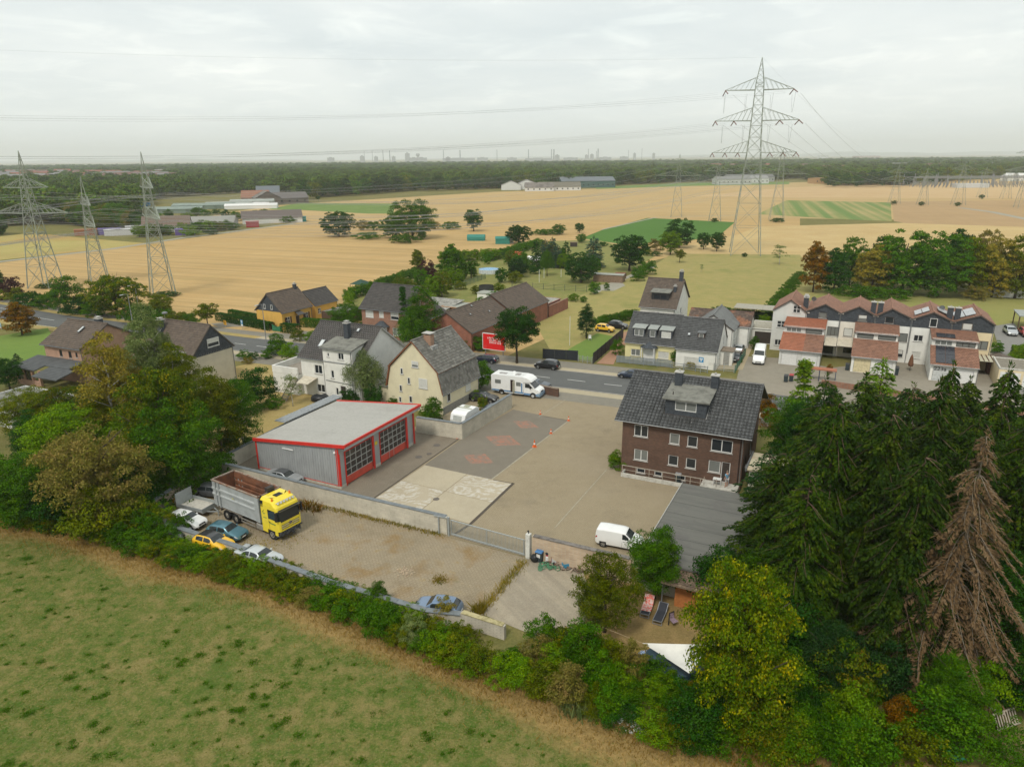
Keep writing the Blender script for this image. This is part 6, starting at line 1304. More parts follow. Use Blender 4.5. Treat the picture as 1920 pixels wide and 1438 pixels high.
def motorhome():
 F,Bk=G(1006,741),G(925,727);rz=R(-24);O=(G(987,744)+G(944,742))/2;t=thing('motorhome','white motorhome with its side door open, nose towards the yard','motorhome',O+Vc((.4,1.0,.03)),rz)
 Wt=mat('motorhome_white',(.74,.75,.74),.35,var=.03,coat=.4);bl=mat('motorhome_blue',(.12,.24,.42),.4);w=1.1
 pr=[(-3.55,.55),(-3.6,1.2),(-3.6,2.72),(-3.45,2.86),(1.2,2.90),(1.9,2.80),(2.4,2.5),(2.55,2.28),(2.2,2.2),(1.35,2.15),(1.35,.42),(-1.2,.36),(-3.3,.5)]
 b=B();b.loft([[(x,s*w,z)for x,z in pr]for s in(-1,1)],True);b.out('body',Wt,t)
 cab=[(1.36,.35),(1.36,2.1),(2.2,2.12),(2.95,1.38),(3.5,1.18),(3.68,.95),(3.72,.55),(3.6,.3)]
 b=B();b.loft([[(x,s*(w-.12),z)for x,z in cab]for s in(-1,1)],True);b.out('cab',Wt,t)
 g=B();g.q((2.24,-.82,2.10),(2.97,-.86,1.41),(2.97,.86,1.41),(2.24,.82,2.10));g2=B();g2 .v=[(x+.02,y,z+.02)for x,y,z in g.v];g2 .f=g.f;g2 .m=g.m;g2 .out('windscreen',CGL,t)
 for s in(1,-1):g=B();p=[(1.55,s*(w-.105),1.4),(2.75,s*(w-.105),1.4),(2.15,s*(w-.105),2.0),(1.55,s*(w-.105),2.0)];g.q(*(p if s<0 else p[::-1]));g.out('side_window',CGL,t)
 for x0,x1,z0,z1 in((-3.0,-2.1,1.6,2.15),(.25,.95,1.55,2.1)):g=B();g.bbox(x0,-w-.03,z0,x1,-w+.01,z1,.01);g.out('side_window',GLC,t)
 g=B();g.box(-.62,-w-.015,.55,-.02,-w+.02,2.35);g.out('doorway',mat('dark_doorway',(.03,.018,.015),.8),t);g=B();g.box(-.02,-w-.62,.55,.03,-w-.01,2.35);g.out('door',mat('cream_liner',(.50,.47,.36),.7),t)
 s_=B();s_.box(-3.5,-w-.012,.5,1.34,-w-.003,.72);s_.box(1.37,-w+.105,.36,3.5,-w+.119,.62);s_.box(1.0,-w-.012,.72,1.2,-w-.003,2.0);s_.out('stripe',bl,t)
 fb=B();fb.bbox(3.35,-w+.1,.3,3.78,w-.1,.8,.05);fb.out('bumper',mat('bumper_blue',(.22,.32,.42),.4),t);gr=B();gr.box(3.62,-.4,.82,3.74,.4,.98);gr.out('grille',PLAST,t)
 for y in(-.72,.72):h=B();h.bbox(3.45,y-.22,.8,3.74,y+.22,.98,.04);h.out('headlight',LAMP,t)
 for x in(-2.0,2.75):
  for s in(1,-1):
   b=B();m=16;r=.34;y0,y1=s*(w-.3),s*(w-.06);b.loft([[(x+q*cos(a*2*math.pi/m),y,r+q*sin(a*2*math.pi/m))for a in range(m)]for q,y in((r,y0),(r,y1),(r*.65,y1+s*.02))],True);wl=b.out('wheel',TYRE,t)
   b=B();b.prism([(x+r*.62*cos(a*math.pi/8),r+r*.62*sin(a*math.pi/8))for a in range(16)],0,.02,Matrix(((1,0,0,0),(0,0,s,y1+s*.022),(0,1,0,0),(0,0,0,1))));b.out('rim',HUBP,wl)
   b=B();b.prism([(x+.45*cos(a*math.pi/8),.36+.45*sin(a*math.pi/8))for a in range(9)],0,.01,Matrix(((1,0,0,0),(0,0,s,s*(w+.004)if x<0 else s*(w-.112)),(0,1,0,0),(0,0,0,1))));b.out('wheel_arch',PLAST,t)
 for x0,y0,x1,y1 in((-2.6,-.5,-1.5,.0),(-.2,-.5,.5,.35),(-.9,.3,-.6,.6)):h=B();h.bbox(x0,y0,2.86,x1,y1,2.98,.03);h.out('roof_vent',mat('vent_grey',(.34,.33,.32),.5),t)
 h=B();h.sphere((-.7,.5,2.95),.28,10,6,.7);h.out('antenna_dome',Wt,t,smooth=True)
 for s in(1,-1):b=B();b.bbox(2.3,s*(w+.02)-.06,1.35,2.45,s*(w+.02)+.06,1.75,.02);b.out('mirror',PLAST,t)
motorhome()
def caravan():
 t=thing('caravan','small rounded white caravan behind the boundary wall','caravan',G(873,797),R(63));Wt=mat('motorhome_white',(.74,.75,.74),.35)
 pr=[(-1.9,.5),(-2.0,1.3),(-1.75,2.0),(-1.2,2.3),(1.0,2.32),(1.6,2.05),(1.95,1.3),(1.9,.5)];b=B()
 rings=[]
 for y,k in((-1.05,.0),(-1.02,.5),(-.9,.9),(0,1),(.9,.9),(1.02,.5),(1.05,0)):rings.append([(x*(.96+.04*k),y,(.5+(z-.5)*(.955+.045*k)))for x,z in pr])
 b.loft(rings,True);b.out('body',Wt,t,smooth=False)
 g=B();g.q((-1.98,-.6,1.3),(-1.98,.6,1.3),(-1.8,.6,1.85),(-1.8,-.6,1.85));q=B();q.q(*[(x-.03,y,z)for x,y,z in reversed(g.v)]);q.out('window',mat('tinted_panel',(.40,.42,.40),.3),t)
 s=B();s.box(-1.9,-1.075,.9,1.8,-1.05,1.05);s.box(-1.9,1.05,.9,1.8,1.075,1.05);s.out('trim_stripe',GUT,t);h=B();h.box(-.2,-1.0,2.325,-.05,1.0,2.36);h.box(.2,-.35,2.325,.8,.35,2.38);h.out('roof_vent',mat('mossy_vent',(.32,.33,.24),.8),t)
 for s_ in(1,-1):b=B();b.prism([(.0+.3*cos(a*math.pi/8),.3+.3*sin(a*math.pi/8))for a in range(16)],0,.2,Matrix(((1,0,0,0),(0,0,s_,s_*.85),(0,1,0,0),(0,0,0,1))));b.out('wheel',TYRE,t)
 b=B();b.bar((1.9,-.4,.45),(2.9,0,.45),.07);b.bar((1.9,.4,.45),(2.9,0,.45),.07);b.bar((2.8,0,0),(2.8,0,.5),.06);b.out('drawbar',GUT,t)
caravan()
# ------------------------------------------------------------------ plants
def proj(P):
 d=Vc(P)-Vc((0,0,CAMH));z=d.dot(_f);return CXP+FPX*d.dot(_cr)/z,CYP-FPX*d.dot(_cu)/z,z
def height_to(P,py):
 lo,hi=0.0,90.0
 for _ in range(30):
  m=(lo+hi)/2
  if proj((P.x,P.y,P.z+m))[1]>py:lo=m
  else:hi=m
 return lo
def quads_mesh(name,V,m):
 """V: (n, 4, 3) array of separate quads"""
 n=len(V);me=bpy.data.meshes.new(name);me.vertices.add(n*4);me.vertices.foreach_set('co',V.astype(np.float32).ravel())
 me.loops.add(n*4);me.loops.foreach_set('vertex_index',np.arange(n*4,dtype=np.int32));me.polygons.add(n)
 me.polygons.foreach_set('loop_start',np.arange(0,n*4,4,dtype=np.int32));me.polygons.foreach_set('loop_total',np.full(n,4,dtype=np.int32))
 me.update(calc_edges=True);me.materials.append(m);return me
def leaf_quads(rs,P,Nn,size,asp=.6,jit=.55):
 n=len(P);N_=Nn+rs.normal(0,jit,(n,3));N_/=np.linalg.norm(N_,axis=1,keepdims=True)+1e-9
 A=np.cross(N_,rs.normal(0,1,(n,3)));A/=np.linalg.norm(A,axis=1,keepdims=True)+1e-9;Bv=np.cross(N_,A);s=size*rs.uniform(.6,1.3,(n,1))*.5
 fold=N_*s*.25
 return np.stack([P-A*s,P-Bv*s*asp+fold,P+A*s,P+Bv*s*asp+fold],axis=1)
def blob_crown(seed,W,H,z0,nb,br,nl,leaf,shape='round',droop=0.0,gap=0.0):
 """leaves on nb clumps set over a crown of width W reaching from z0 to H"""
 rs=np.random.RandomState(seed);hh=(H-z0)/2;c=np.array([0,0,z0+hh]);Ps=[];Ns=[]
 for i in range(nb):
  d=rs.normal(0,1,3);d/=np.linalg.norm(d)
  if shape=='bush':d[2]=abs(d[2])if rs.rand()<.8 else d[2]
  k=rs.uniform(.55,1.0)if i>nb*.15 else rs.uniform(.1,.5)
  if shape=='cone':t=rs.rand();a=rs.rand()*6.283;rad=W/2*(1-t)**.8*rs.uniform(.6,1);p=np.array([rad*cos(a),rad*sin(a),z0+(H-z0)*t]);d=np.array([cos(a),sin(a),.5])
  elif shape=='egg':p=c+d*np.array([W/2,W/2,hh])*k;f=(p[2]-z0)/(H-z0);p[:2]*=1.15-.55*f
  elif shape=='bush':p=np.array([0,0,z0+.2*H])+d*np.array([W/2,W/2,(H-z0)*.8])*k;p[2]=max(p[2],.15)
  else:p=c+d*np.array([W/2,W/2,hh])*k
  r=br*rs.uniform(.6,1.25);p=p*np.array([1,1,1]);m=int(nl*(r/br)**2)
  e=rs.normal(0,1,(m,3));e/=np.linalg.norm(e,axis=1,keepdims=True);e[:,2]=np.where(e[:,2]<-.3,-e[:,2]*.6,e[:,2])
  q=p+e*r*rs.uniform(.55,1.05,(m,1))*np.array([1.1,1.1,.8])
  if droop:q[:,2]-=droop*np.linalg.norm(q[:,:2],axis=1)*rs.uniform(.2,1,m)
  if gap:q=q[rs.rand(len(q))>gap];e=e[:len(q)]
  Ps.append(q);Ns.append(e)
 P=np.concatenate(Ps);Nn=np.concatenate(Ns);P[:,2]=np.maximum(P[:,2],.06)
 return leaf_quads(rs,P,Nn,leaf)
BARK=mat('bark',(.075,.058,.042),.95,var=.25,scale=6);BARKP=mat('birch_bark',(.42,.40,.35),.9,col2=(.1,.09,.08),scale=5,mix=(.5,.6));BARKR=mat('spruce_bark',(.13,.085,.06),.95,var=.25,scale=5)
def trunk_mesh(seed,H,z0,W,r,m=None,name='trunk',limbs=6):
 rg=random.Random(seed);b=B();p=[(0,0,-.2)];n=5;top=z0+(H-z0)*.72
 for i in range(1,n+1):p.append((rg.uniform(-.03,.03)*H*i/n,rg.uniform(-.03,.03)*H*i/n,top*i/n))
 b.tube(p,[r*(1.25 if i==0 else 1)*(1-.75*i/n)for i in range(n+1)],7)
 for k in range(limbs):
  t=rg.uniform(.35,.95);a=k*2.4+rg.uniform(-.4,.4);z=z0*.8+(top-z0*.8)*t*.9;L=W*.42*(1.1-.5*t)
  q=[(0,0,z),(cos(a)*L*.5,sin(a)*L*.5,z+L*.35),(cos(a)*L,sin(a)*L,z+L*.75)];b.tube(q,[r*.42,r*.26,r*.08],5)
 o=b.out(name,m or BARK,None,smooth=True);me=o.data;bpy.data.objects.remove(o);return me
# foliage colours (linear base colours)
F=dict(
 green=leaf_mat('leaf_green',[(.022,.066,.010),(.042,.105,.014),(.072,.145,.020),(.115,.185,.030)]),
 dark=leaf_mat('leaf_dark',[(.010,.036,.010),(.019,.056,.012),(.034,.082,.017),(.056,.110,.022)]),
 deep=leaf_mat('leaf_deep',[(.008,.026,.010),(.015,.041,.013),(.027,.060,.018),(.046,.082,.024)]),
 olive=leaf_mat('leaf_olive',[(.045,.074,.012),(.082,.112,.018),(.130,.150,.026),(.19,.18,.035)]),
 yellow=leaf_mat('leaf_yellowing',[(.028,.070,.008),(.060,.110,.010),(.12,.155,.012),(.42,.33,.018)]),
 gold=leaf_mat('leaf_gold',[(.10,.11,.03),(.175,.165,.045),(.25,.205,.06),(.33,.25,.075)]),
 rust=leaf_mat('leaf_rust',[(.055,.065,.016),(.12,.085,.022),(.21,.105,.026),(.30,.13,.03)]),
 brown=leaf_mat('leaf_brown',[(.085,.10,.026),(.145,.14,.042),(.20,.17,.065),(.28,.20,.10)]),
 lime=leaf_mat('leaf_lime',[(.050,.125,.012),(.090,.175,.016),(.135,.22,.022),(.19,.25,.03)]),
 silver=leaf_mat('leaf_silver',[(.085,.125,.05),(.13,.175,.07),(.185,.22,.095),(.26,.28,.14)]),
 purple=leaf_mat('leaf_purple',[(.022,.013,.014),(.04,.02,.02),(.065,.03,.026),(.09,.045,.03)]),
 blue=leaf_mat('needle_blue',[(.022,.050,.030),(.040,.075,.046),(.060,.10,.06),(.085,.125,.08)]),
 needle=leaf_mat('needle_green',[(.008,.020,.005),(.016,.035,.007),(.034,.058,.010),(.080,.100,.020)],trans=.08,patch=.8),
 dead=leaf_mat('needle_dead',[(.085,.058,.034),(.12,.082,.05),(.155,.11,.07),(.20,.15,.10)],trans=.1),
 weed=leaf_mat('leaf_weed',[(.10,.12,.025),(.20,.18,.045),(.30,.235,.07),(.38,.29,.11)],trans=.4),
 clay=leaf_mat('leaf_mixed',[(.03,.078,.014),(.06,.115,.018),(.12,.135,.026),(.19,.115,.03)]))
CR={};TK={}
def proto(k,V,H,W,z0,r=.2,bark=None,limbs=6):CR[k]=(quads_mesh('crown',V,F['green']),H,W);TK[k]=trunk_mesh(len(CR),H,z0,W,r,bark,limbs=limbs)if r else None
proto('broadA',blob_crown(1,7.6,8.6,.9,190,.80,210,.175),9.3,9.2,.9,.22)
proto('broadB',blob_crown(2,7.2,8.4,.8,170,.85,220,.175),9.1,8.9,.8,.22)
proto('broadC',blob_crown(3,8.0,7.2,.7,220,.65,150,.165,gap=.1),7.9,9.2,.7,.2)
proto('eggA',blob_crown(4,6.0,9.6,.8,180,.72,170,.165,'egg'),10.2,7.6,1.0,.2)
proto('eggB',blob_crown(5,5.6,9.6,1.0,150,.66,150,.16,'egg',gap=.15),10.1,7.0,1.2,.18)
proto('midA',blob_crown(6,7.0,7.8,1.0,200,.62,80,.26),8.2,8.4,1.4,.2,limbs=5)
proto('midB',blob_crown(7,6.4,8.2,.7,190,.62,80,.26,'egg'),8.7,7.8,1.2,.2,limbs=5)
proto('midC',blob_crown(31,7.6,8.4,.1,230,.62,80,.26),8.9,8.8,.3,.2,limbs=5)
proto('midD',blob_crown(32,7.0,8.6,.1,220,.62,80,.26,'egg'),9.0,8.2,.3,.2,limbs=5)
proto('wideM',blob_crown(33,11.6,7.2,.1,330,.62,80,.26),7.6,12.6,.3,.22,limbs=8)
proto('wideN',blob_crown(34,11.4,7.6,.4,360,.70,150,.17),8.2,12.6,.6,.24,limbs=8)
proto('wideB',blob_crown(35,6.6,2.4,.1,110,.44,80,.17,'bush'),2.5,7.2,.2,.0)
proto('street',blob_crown(20,7.2,8.2,2.3,170,.80,150,.20),9.0,8.8,2.2,.2)
proto('birch',blob_crown(8,5.2,11.0,1.0,230,.5,95,.15,'egg',droop=.25,gap=.15),11.3,6.0,2.0,.13,BARKP,9)
proto('willow',blob_crown(9,5.2,6.0,1.9,110,.6,170,.14,'round',droop=.75),6.2,6.4,1.0,.14,BARK,8)
proto('bushA',blob_crown(10,3.2,2.6,.1,60,.42,130,.125,'bush'),2.6,3.8,.2,.0)
proto('bushB',blob_crown(11,3.6,2.2,.1,70,.38,110,.11,'bush',gap=.05),2.3,4.1,.2,.0)
proto('bushC',blob_crown(12,2.8,3.0,.1,60,.45,130,.13,'bush'),3.0,3.5,.2,.0)
proto('bushD',blob_crown(13,4.2,2.5,.1,80,.36,85,.14,'bush',gap=.2),2.6,4.7,.2,.0)
proto('bushFar',blob_crown(14,3.8,2.8,.1,60,.48,65,.19,'bush'),2.9,4.5,.2,.0)
proto('column',blob_crown(15,1.5,6.0,.1,60,.34,70,.17,'cone'),6.1,1.9,.1,.0)
proto('far',blob_crown(16,7.6,8.6,.5,34,1.4,34,.95),9.8,9.4,.5,.0)
proto('far2',blob_crown(17,7.0,9.2,.5,30,1.4,34,.95,'egg'),10.2,8.8,.5,.0)
proto('sapling',blob_crown(18,2.6,4.2,1.0,34,.36,55,.13,'egg',gap=.2),4.3,3.0,.6,.05,BARKP,5)
proto('orchard',blob_crown(19,4.0,4.6,1.5,44,.62,70,.27),5.0,5.0,1.4,.13,limbs=5)

def spruce_quads(seed,H,W,nw,per,tw,size,droop=.62,expo=.56,bare=.12,bend=.16):
 rs=np.random.RandomState(seed);V=[];br=[]
 for i in range(nw):
  f=(i+.5)/nw;z=H*(bare*.5+(1-bare*.5)*(f**.92));L=W/2*(1-f)**expo*rs.uniform(.85,1.1)+.25;nb=max(4,int(per*(1-.45*f)));z+=rs.uniform(-.1,.1)
  for k in range(nb):
   a=rs.rand()*6.283;l=L*rs.uniform(.62,1.12);up=rs.uniform(-.02,.16);dz=droop*rs.uniform(.7,1.3)
   s=np.linspace(.06,1,6);cx,sy=cos(a),sin(a)
   bd=rs.normal(0,bend)*l;zz=z+l*(up*s-dz*s**2+.34*dz*s**4);br.append((a,l,z,np.stack([cx*l*s-sy*bd*s**2,sy*l*s+cx*bd*s**2,zz],1)))
   m=max(4,int(tw*l));t=rs.uniform(.12,1.0,m)**.8;cz=z+l*(up*t-dz*t**2+.34*dz*t**4);sd=rs.choice([-1,1],m);wd=(.16+.30*l*.33)*(1.05-t*.75)
   off=sd*wd*rs.uniform(.1,1,m);off0=off;off=off+bd*t**2;P=np.stack([cx*l*t-sy*off,sy*l*t+cx*off,cz-abs(off0)*.5-rs.uniform(0,.14,m)],1)
   # needle sprays hang outwards and down from the branch
   ax=np.stack([cx*.75-sy*sd*.8,sy*.75+cx*sd*.8,-.55+rs.normal(0,.25,m)],1)+rs.normal(0,.22,(m,3));ax/=np.linalg.norm(ax,axis=1,keepdims=True)
   b2=np.cross(ax,np.stack([rs.normal(0,.5,m),rs.normal(0,.5,m),np.ones(m)],1));b2/=np.linalg.norm(b2,axis=1,keepdims=True);sz=size*rs.uniform(.6,1.35,(m,1))
   V.append(np.stack([P,P+ax*sz*.5+b2*sz*.24,P+ax*sz*1.05,P+ax*sz*.5-b2*sz*.24],1))
 m=30;P=np.stack([rs.normal(0,.06,m),rs.normal(0,.06,m),H*rs.uniform(.93,1.02,m)],1);ax=rs.normal(0,.4,(m,3))+[0,0,.6];b2=np.cross(ax,rs.normal(0,1,(m,3)));b2/=np.linalg.norm(b2,axis=1,keepdims=True)
 V.append(np.stack([P,P+ax*.2+b2*.06,P+ax*.45,P+ax*.2-b2*.06],1))
 return np.concatenate(V),br
def spruce_trunk(H,r,br=None,step=1,m=BARKR,rad=.035,seed=0):
 b=B();b.tube([(0,0,-.2),(0,0,H*.5),(0,0,H*.99)],[r,r*.6,.02],8)
 if br:
  for a,l,z,p in br[::step]:b.tube([(0,0,p[0][2])]+[tuple(q)for q in p],[rad*(1.2-.15*i)for i in range(len(p)+1)],3,cap=False)
 o=b.out('trunk',m);me=o.data;bpy.data.objects.remove(o);return me
for k,(sd,H,W,nw,per,tw,sz)in dict(spruceA=(21,15,9.4,46,10,44,.27),spruceB=(22,15,8.2,44,9,42,.26),spruceD=(25,15,9.8,40,11,44,.30),spruceE=(26,14,10.6,42,11,42,.26),spruceC=(23,10,5.6,32,9,34,.24),spruceF=(24,11,5.0,20,7,9,.75)).items():
 V,br=spruce_quads(sd,H,W,nw,per,tw,sz,droop=dict(spruceD=.95,spruceE=.75).get(k,.62),expo=dict(spruceD=.6,spruceE=.42).get(k,.54),bend=.22);CR[k]=(quads_mesh('crown',V,F['needle']),H,W);TK[k]=spruce_trunk(H,.19,br,3)

_cnt={}
def plant(pk,col,px,py,ty,wpx,label,name=None,cat=None,group=None,rz=None,pos=None,H=None,W=None,bark=None):
 """a plant whose foot stands at pixel (px, py), whose top reaches pixel row ty and whose crown is wpx wide"""
 if pos is None:ym=(py+ty)/2;px0=px;px=px-(px-998)*(py-ym)/(4903-ym)
 P=pos if pos is not None else G(px,py);me,h0,w0=CR[pk];h=(H or height_to(P,ty))*1.04;w=1.15*(W or wpx*proj((P.x,P.y,h*.5))[2]/FPX)
 bush=pk.startswith('bush');name=name or('shrub' if bush else 'spruce_tree' if pk.startswith('spruce')else 'tree');cat=cat or('shrub' if bush else 'tree')
 if pk in('spruceA','spruceB')and wpx:pk=(['spruceA','spruceE','spruceD']if pk=='spruceA' else['spruceB','spruceD','spruceB','spruceE'])[int(px0*3+py)%(3 if pk=='spruceA' else 4)];me,h0,w0=CR[pk]
 if(w/w0)/(h/h0)>1.22:
  pk={'midA':'wideM','midC':'wideM','midD':'wideM','midB':'wideM','broadA':'wideN','broadB':'wideN','broadC':'wideN','eggA':'broadB','eggB':'broadB','bushFar':'wideB','bushA':'wideB','bushB':'wideB','bushC':'bushA'}.get(pk,pk);me,h0,w0=CR[pk]
 rz=rz if rz is not None else random.Random(int(px*7+py*13)).uniform(0,6.28)
 if TK[pk]is None:
  o=ONEW(name,me);CL_(o);o.location=P;crown=o
 else:
  o=ONEW(name,None);CL_(o);o.location=P;crown=ONEW('crown',me);CL_(crown);crown.parent=o
  t=ONEW('trunk',TK[pk]);CL_(t);t.parent=o
  if bark:t.material_slots[0].link='OBJECT';t.material_slots[0].material=bark
 o.rotation_euler=(0,0,rz);o.scale=(w/w0,w/w0,h/h0);crown.material_slots[0].link='OBJECT';crown.material_slots[0].material=F[col]
 return tag(o,label,cat,group)
# ---- beside and behind the yard, right
plant('broadA','yellow',1393,1372,1048,222,'large yellowing tree in full leaf beside the pale shade sail')
plant('broadC','olive',1136,1185,1036,128,'olive green tree between the concrete platform and the loungers')
plant('bushC','silver',1108,1165,1105,70,'bluish green shrub at the foot of the olive tree beside the platform')
plant('broadB','green',1230,1122,984,112,'round dense green tree in front of the white panel van')
plant('bushC','dark',1345,1135,1040,130,'dark shrub behind the yellowing tree, at the garage corner')
plant('eggA','green',1415,1150,1035,110,'green tree right behind the yellowing tree below the felt roof')
plant('spruceC','deep',1436,985,855,115,'dark yew-like conifer touching the felt garage roof')
plant('spruceA','needle',1458,1110,858,190,'spruce with hanging branches nearest the felt garage roof')
plant('spruceB','needle',1530,1000,722,150,'tall spruce right of the brown brick house, its top before the forecourt')
plant('spruceA','needle',1545,1150,770,200,'broad drooping spruce in the middle of the right hand group')
plant('spruceB','needle',1600,1010,722,150,'spruce standing before the half hidden grey tiled roof')
plant('spruceA','needle',1640,1180,790,210,'front spruce of the right hand group with the widest skirts')
plant('spruceB','needle',1722,1150,740,180,'spruce left of the dead brown conifer')
plant('spruceA','needle',1755,1040,702,150,'spruce whose top stands before the door numbered 223a')
plant('spruceB','needle',1855,1060,706,170,'spruce at the right, behind the dead brown conifer')
plant('spruceA','needle',1915,1140,745,190,'spruce at the right edge of the photo')
plant('spruceC','lime',1645,830,684,105,'bright green cypress with upswept tips before the cream garage door')
plant('column','lime',1503,800,682,55,'narrow bright green conifer beside the orange bin shelter',name='cypress')
plant('eggB','green',1470,880,742,110,'green tree at the gable of the brown brick house')
plant('bushC','rust',1437,800,742,42,'small rust coloured shrub at the gable of the brown brick house')
plant('spruceC','deep',1560,830,735,90,'small dark spruce below the brick forecourt wall')
plant('eggA','dark',1500,900,745,110,'dark tree between the brown house and the tall spruces')
for i,(k,c,x,y,t_,w,lb)in enumerate((
 ('bushC','dark',1475,1245,1130,150,'dark shrub right of the yellowing tree'),('eggA','deep',1560,1300,1165,130,'dark young tree under the front spruces'),('bushA','clay',1590,1330,1215,150,'mixed green shrub below the front spruces'),
 ('bushC','lime',1595,1395,1300,120,'light green shrub near the meadow at the lower right'),('bushA','rust',1695,1385,1310,85,'orange brown shrub at the lower right edge of the meadow'),('bushB','green',1530,1400,1310,130,'green shrub left of the light green one at the lower right'),
 ('eggB','green',1790,1345,1225,120,'leafy green tree below the dead conifer'),('bushA','lime',1850,1340,1245,110,'lime green shrub right below the dead conifer'),('bushC','green',1770,1410,1310,150,'broad green shrub in the lower right corner'),
 ('bushA','dark',1905,1330,1220,120,'dark shrub at the right edge of the photo'),('bushB','green',1870,1425,1345,130,'green shrub at the lower right corner beside the debris'),('bushA','deep',1660,1300,1205,130,'deep green shrub between the spruces and the orange shrub'),
 ('bushB','clay',1450,1420,1310,150,'reddish green shrub at the meadow edge below the yellowing tree'),('bushA','green',1620,1430,1350,150,'green shrub right at the meadow edge at the lower right'),('bushD','olive',1720,1440,1370,140,'olive shrub bordering the dry grass at the lower right'),
 ('bushA','dark',1310,1375,1280,130,'dark shrub at the left foot of the yellowing tree'),('bushC','green',1460,1330,1230,130,'green shrub at the right foot of the yellowing tree'),('eggA','dark',1880,1270,1040,170,'dark broadleaf tree behind the dead conifer at the right edge'),('bushC','yellow',1910,1260,1120,90,'yellow green shrub at the right edge beside the dead conifer'),
 ('bushA','lime',1160,878,845,45,'bright yellow green bush at the left corner of the brown brick house'))):plant(k,c,x,y,t_,w,lb)
for k,x,y,t_,w,lb in(('spruceB',1690,985,735,170,'spruce behind the middle of the right hand group'),('spruceA',1800,1150,790,200,'spruce directly behind the dead brown conifer'),('spruceB',1585,1090,800,190,'shorter spruce between the front ones of the right hand group'),('spruceA',1700,1240,870,210,'lowest spruce left of the dead conifer'),('spruceB',1910,1010,720,170,'spruce behind the one at the right edge'),('spruceA',1500,1200,900,170,'low spruce above the yellowing tree'),('spruceB',1640,950,745,170,'spruce covering the half hidden white house'),('spruceB',1795,960,722,150,'spruce between the two garage blocks in view'),('spruceC',1720,870,752,120,'small spruce by the dark red forecourt wall'),('spruceC',1800,860,745,120,'small spruce below the number on the garage')):plant(k,'needle',x,y,t_,w,lb)
# dead spruce: bare brown branches
def dead_spruce():
 P=G(1758,1262);H=height_to(P,812);V,br=spruce_quads(77,H,11.0,36,8,95,.24,droop=1.3,bare=.14,expo=.85,bend=.35)
 rs=np.random.RandomState(5);V=V[rs.rand(len(V))<.85];V[:,1]=V[:,1]*.5+(V[:,0]+V[:,2])*.25;V[:,3]=V[:,3]*.5+(V[:,0]+V[:,2])*.25;V[:,:,2]=np.maximum(V[:,:,2],.3)
 o=thing('dead_spruce','dead brown spruce with bare drooping branches at the right','tree',P,.4)
 c=ONEW('twigs',quads_mesh('twigs',V,F['dead']));CL_(c);c.parent=o
 t=ONEW('branches',spruce_trunk(H,.2,br,1,mat('dead_wood',(.20,.165,.125),.9,var=.2,scale=3),.027));CL_(t);t.parent=o
dead_spruce()
# ---- the overgrown hedge along the meadow: individual shrubs following the wall
rg=random.Random(11);HP=[G(*p)for p in FOOT[1:17]]
cols=['green','green','lime','olive','clay','green','green','yellow','lime','green','brown']
seg=[]
acc=0
for a,c in zip(HP[:-1],HP[1:]):
 L=(c-a).length;n=max(1,int(L/1.15))
 for i in range(n):seg.append((a.lerp(c,i/n),(c-a).normalized(),proj(a.lerp(c,i/n))[0]))
def where(x):return 'in the hedge below the left wood' if x<270 else 'in the hedge in front of the parked cars' if x<530 else 'in the hedge along the empty part of the lower yard' if x<770 else 'in the hedge below the pale blue car' if x<930 else 'in the hedge below the concrete platform' if x<1120 else 'in the hedge before the lounger garden' if x<1300 else 'at the meadow edge below the spruces'
names=dict(green='leafy green shrub in the hedge belt between yard wall and meadow',lime='light green shrub in the hedge belt between yard wall and meadow',olive='olive shrub in the hedge belt between yard wall and meadow',clay='reddish green shrub in the hedge belt between yard wall and meadow',dark='dark green shrub in the hedge belt between yard wall and meadow',yellow='yellowing shrub in the hedge belt between yard wall and meadow',brown='brownish shrub in the hedge belt between yard wall and meadow')
for k,(p,d,x)in enumerate(seg):
 n_=Vc((-d.y,d.x,0));left=x<270;mid=270<=x<950;right=x>=950
 rows=(.7,2.2)if mid else(.8,2.6,4.4)
 for j,o_ in enumerate(rows):
  c=rg.choice(cols);
  if x>1150:c=rg.choice(['green','dark','clay','green','lime','green'])
  if mid and x<520:c=rg.choice(['lime','yellow','green','clay','lime','olive'])
  h=rg.uniform(1.3,2.1)*(1 if mid else 1.15)+(.5 if j and not mid else 0)
  if x>1000:h=rg.uniform(1.9,3.1)
  if mid:h=rg.uniform(1.35,1.9)if not j else rg.uniform(1.15,1.5)
  if mid and x<560:h*=.8
  if 1150<x<1300:h=rg.uniform(1.2,1.8)
  q=p+n_*(o_+rg.uniform(-.3,.3))+d*rg.uniform(-.4,.4)
  if 855<x<905 and j:continue
  plant(rg.choice(['bushA','bushB','bushC','bushD']),c,0,0,0,0,names[c].replace('in the hedge belt between yard wall and meadow',where(x)),pos=q,H=h,W=rg.uniform(2.1,3.2),rz=rg.uniform(0,6.28),group='shrubs of the hedge belt '+where(x)+', '+c)
for x,y,t_,w,c,k,lb in((710,1135,1092,34,'green','bushC','feathery green shoot sticking up over the yard wall'),(835,1160,1120,50,'gold','bushA','golden brown shrub in front of the pale blue car'),(770,1205,1150,60,'silver','bushB','pale flowering shrub in the hedge below the pale blue car')):plant(k,c,x,y,t_,w,lb)
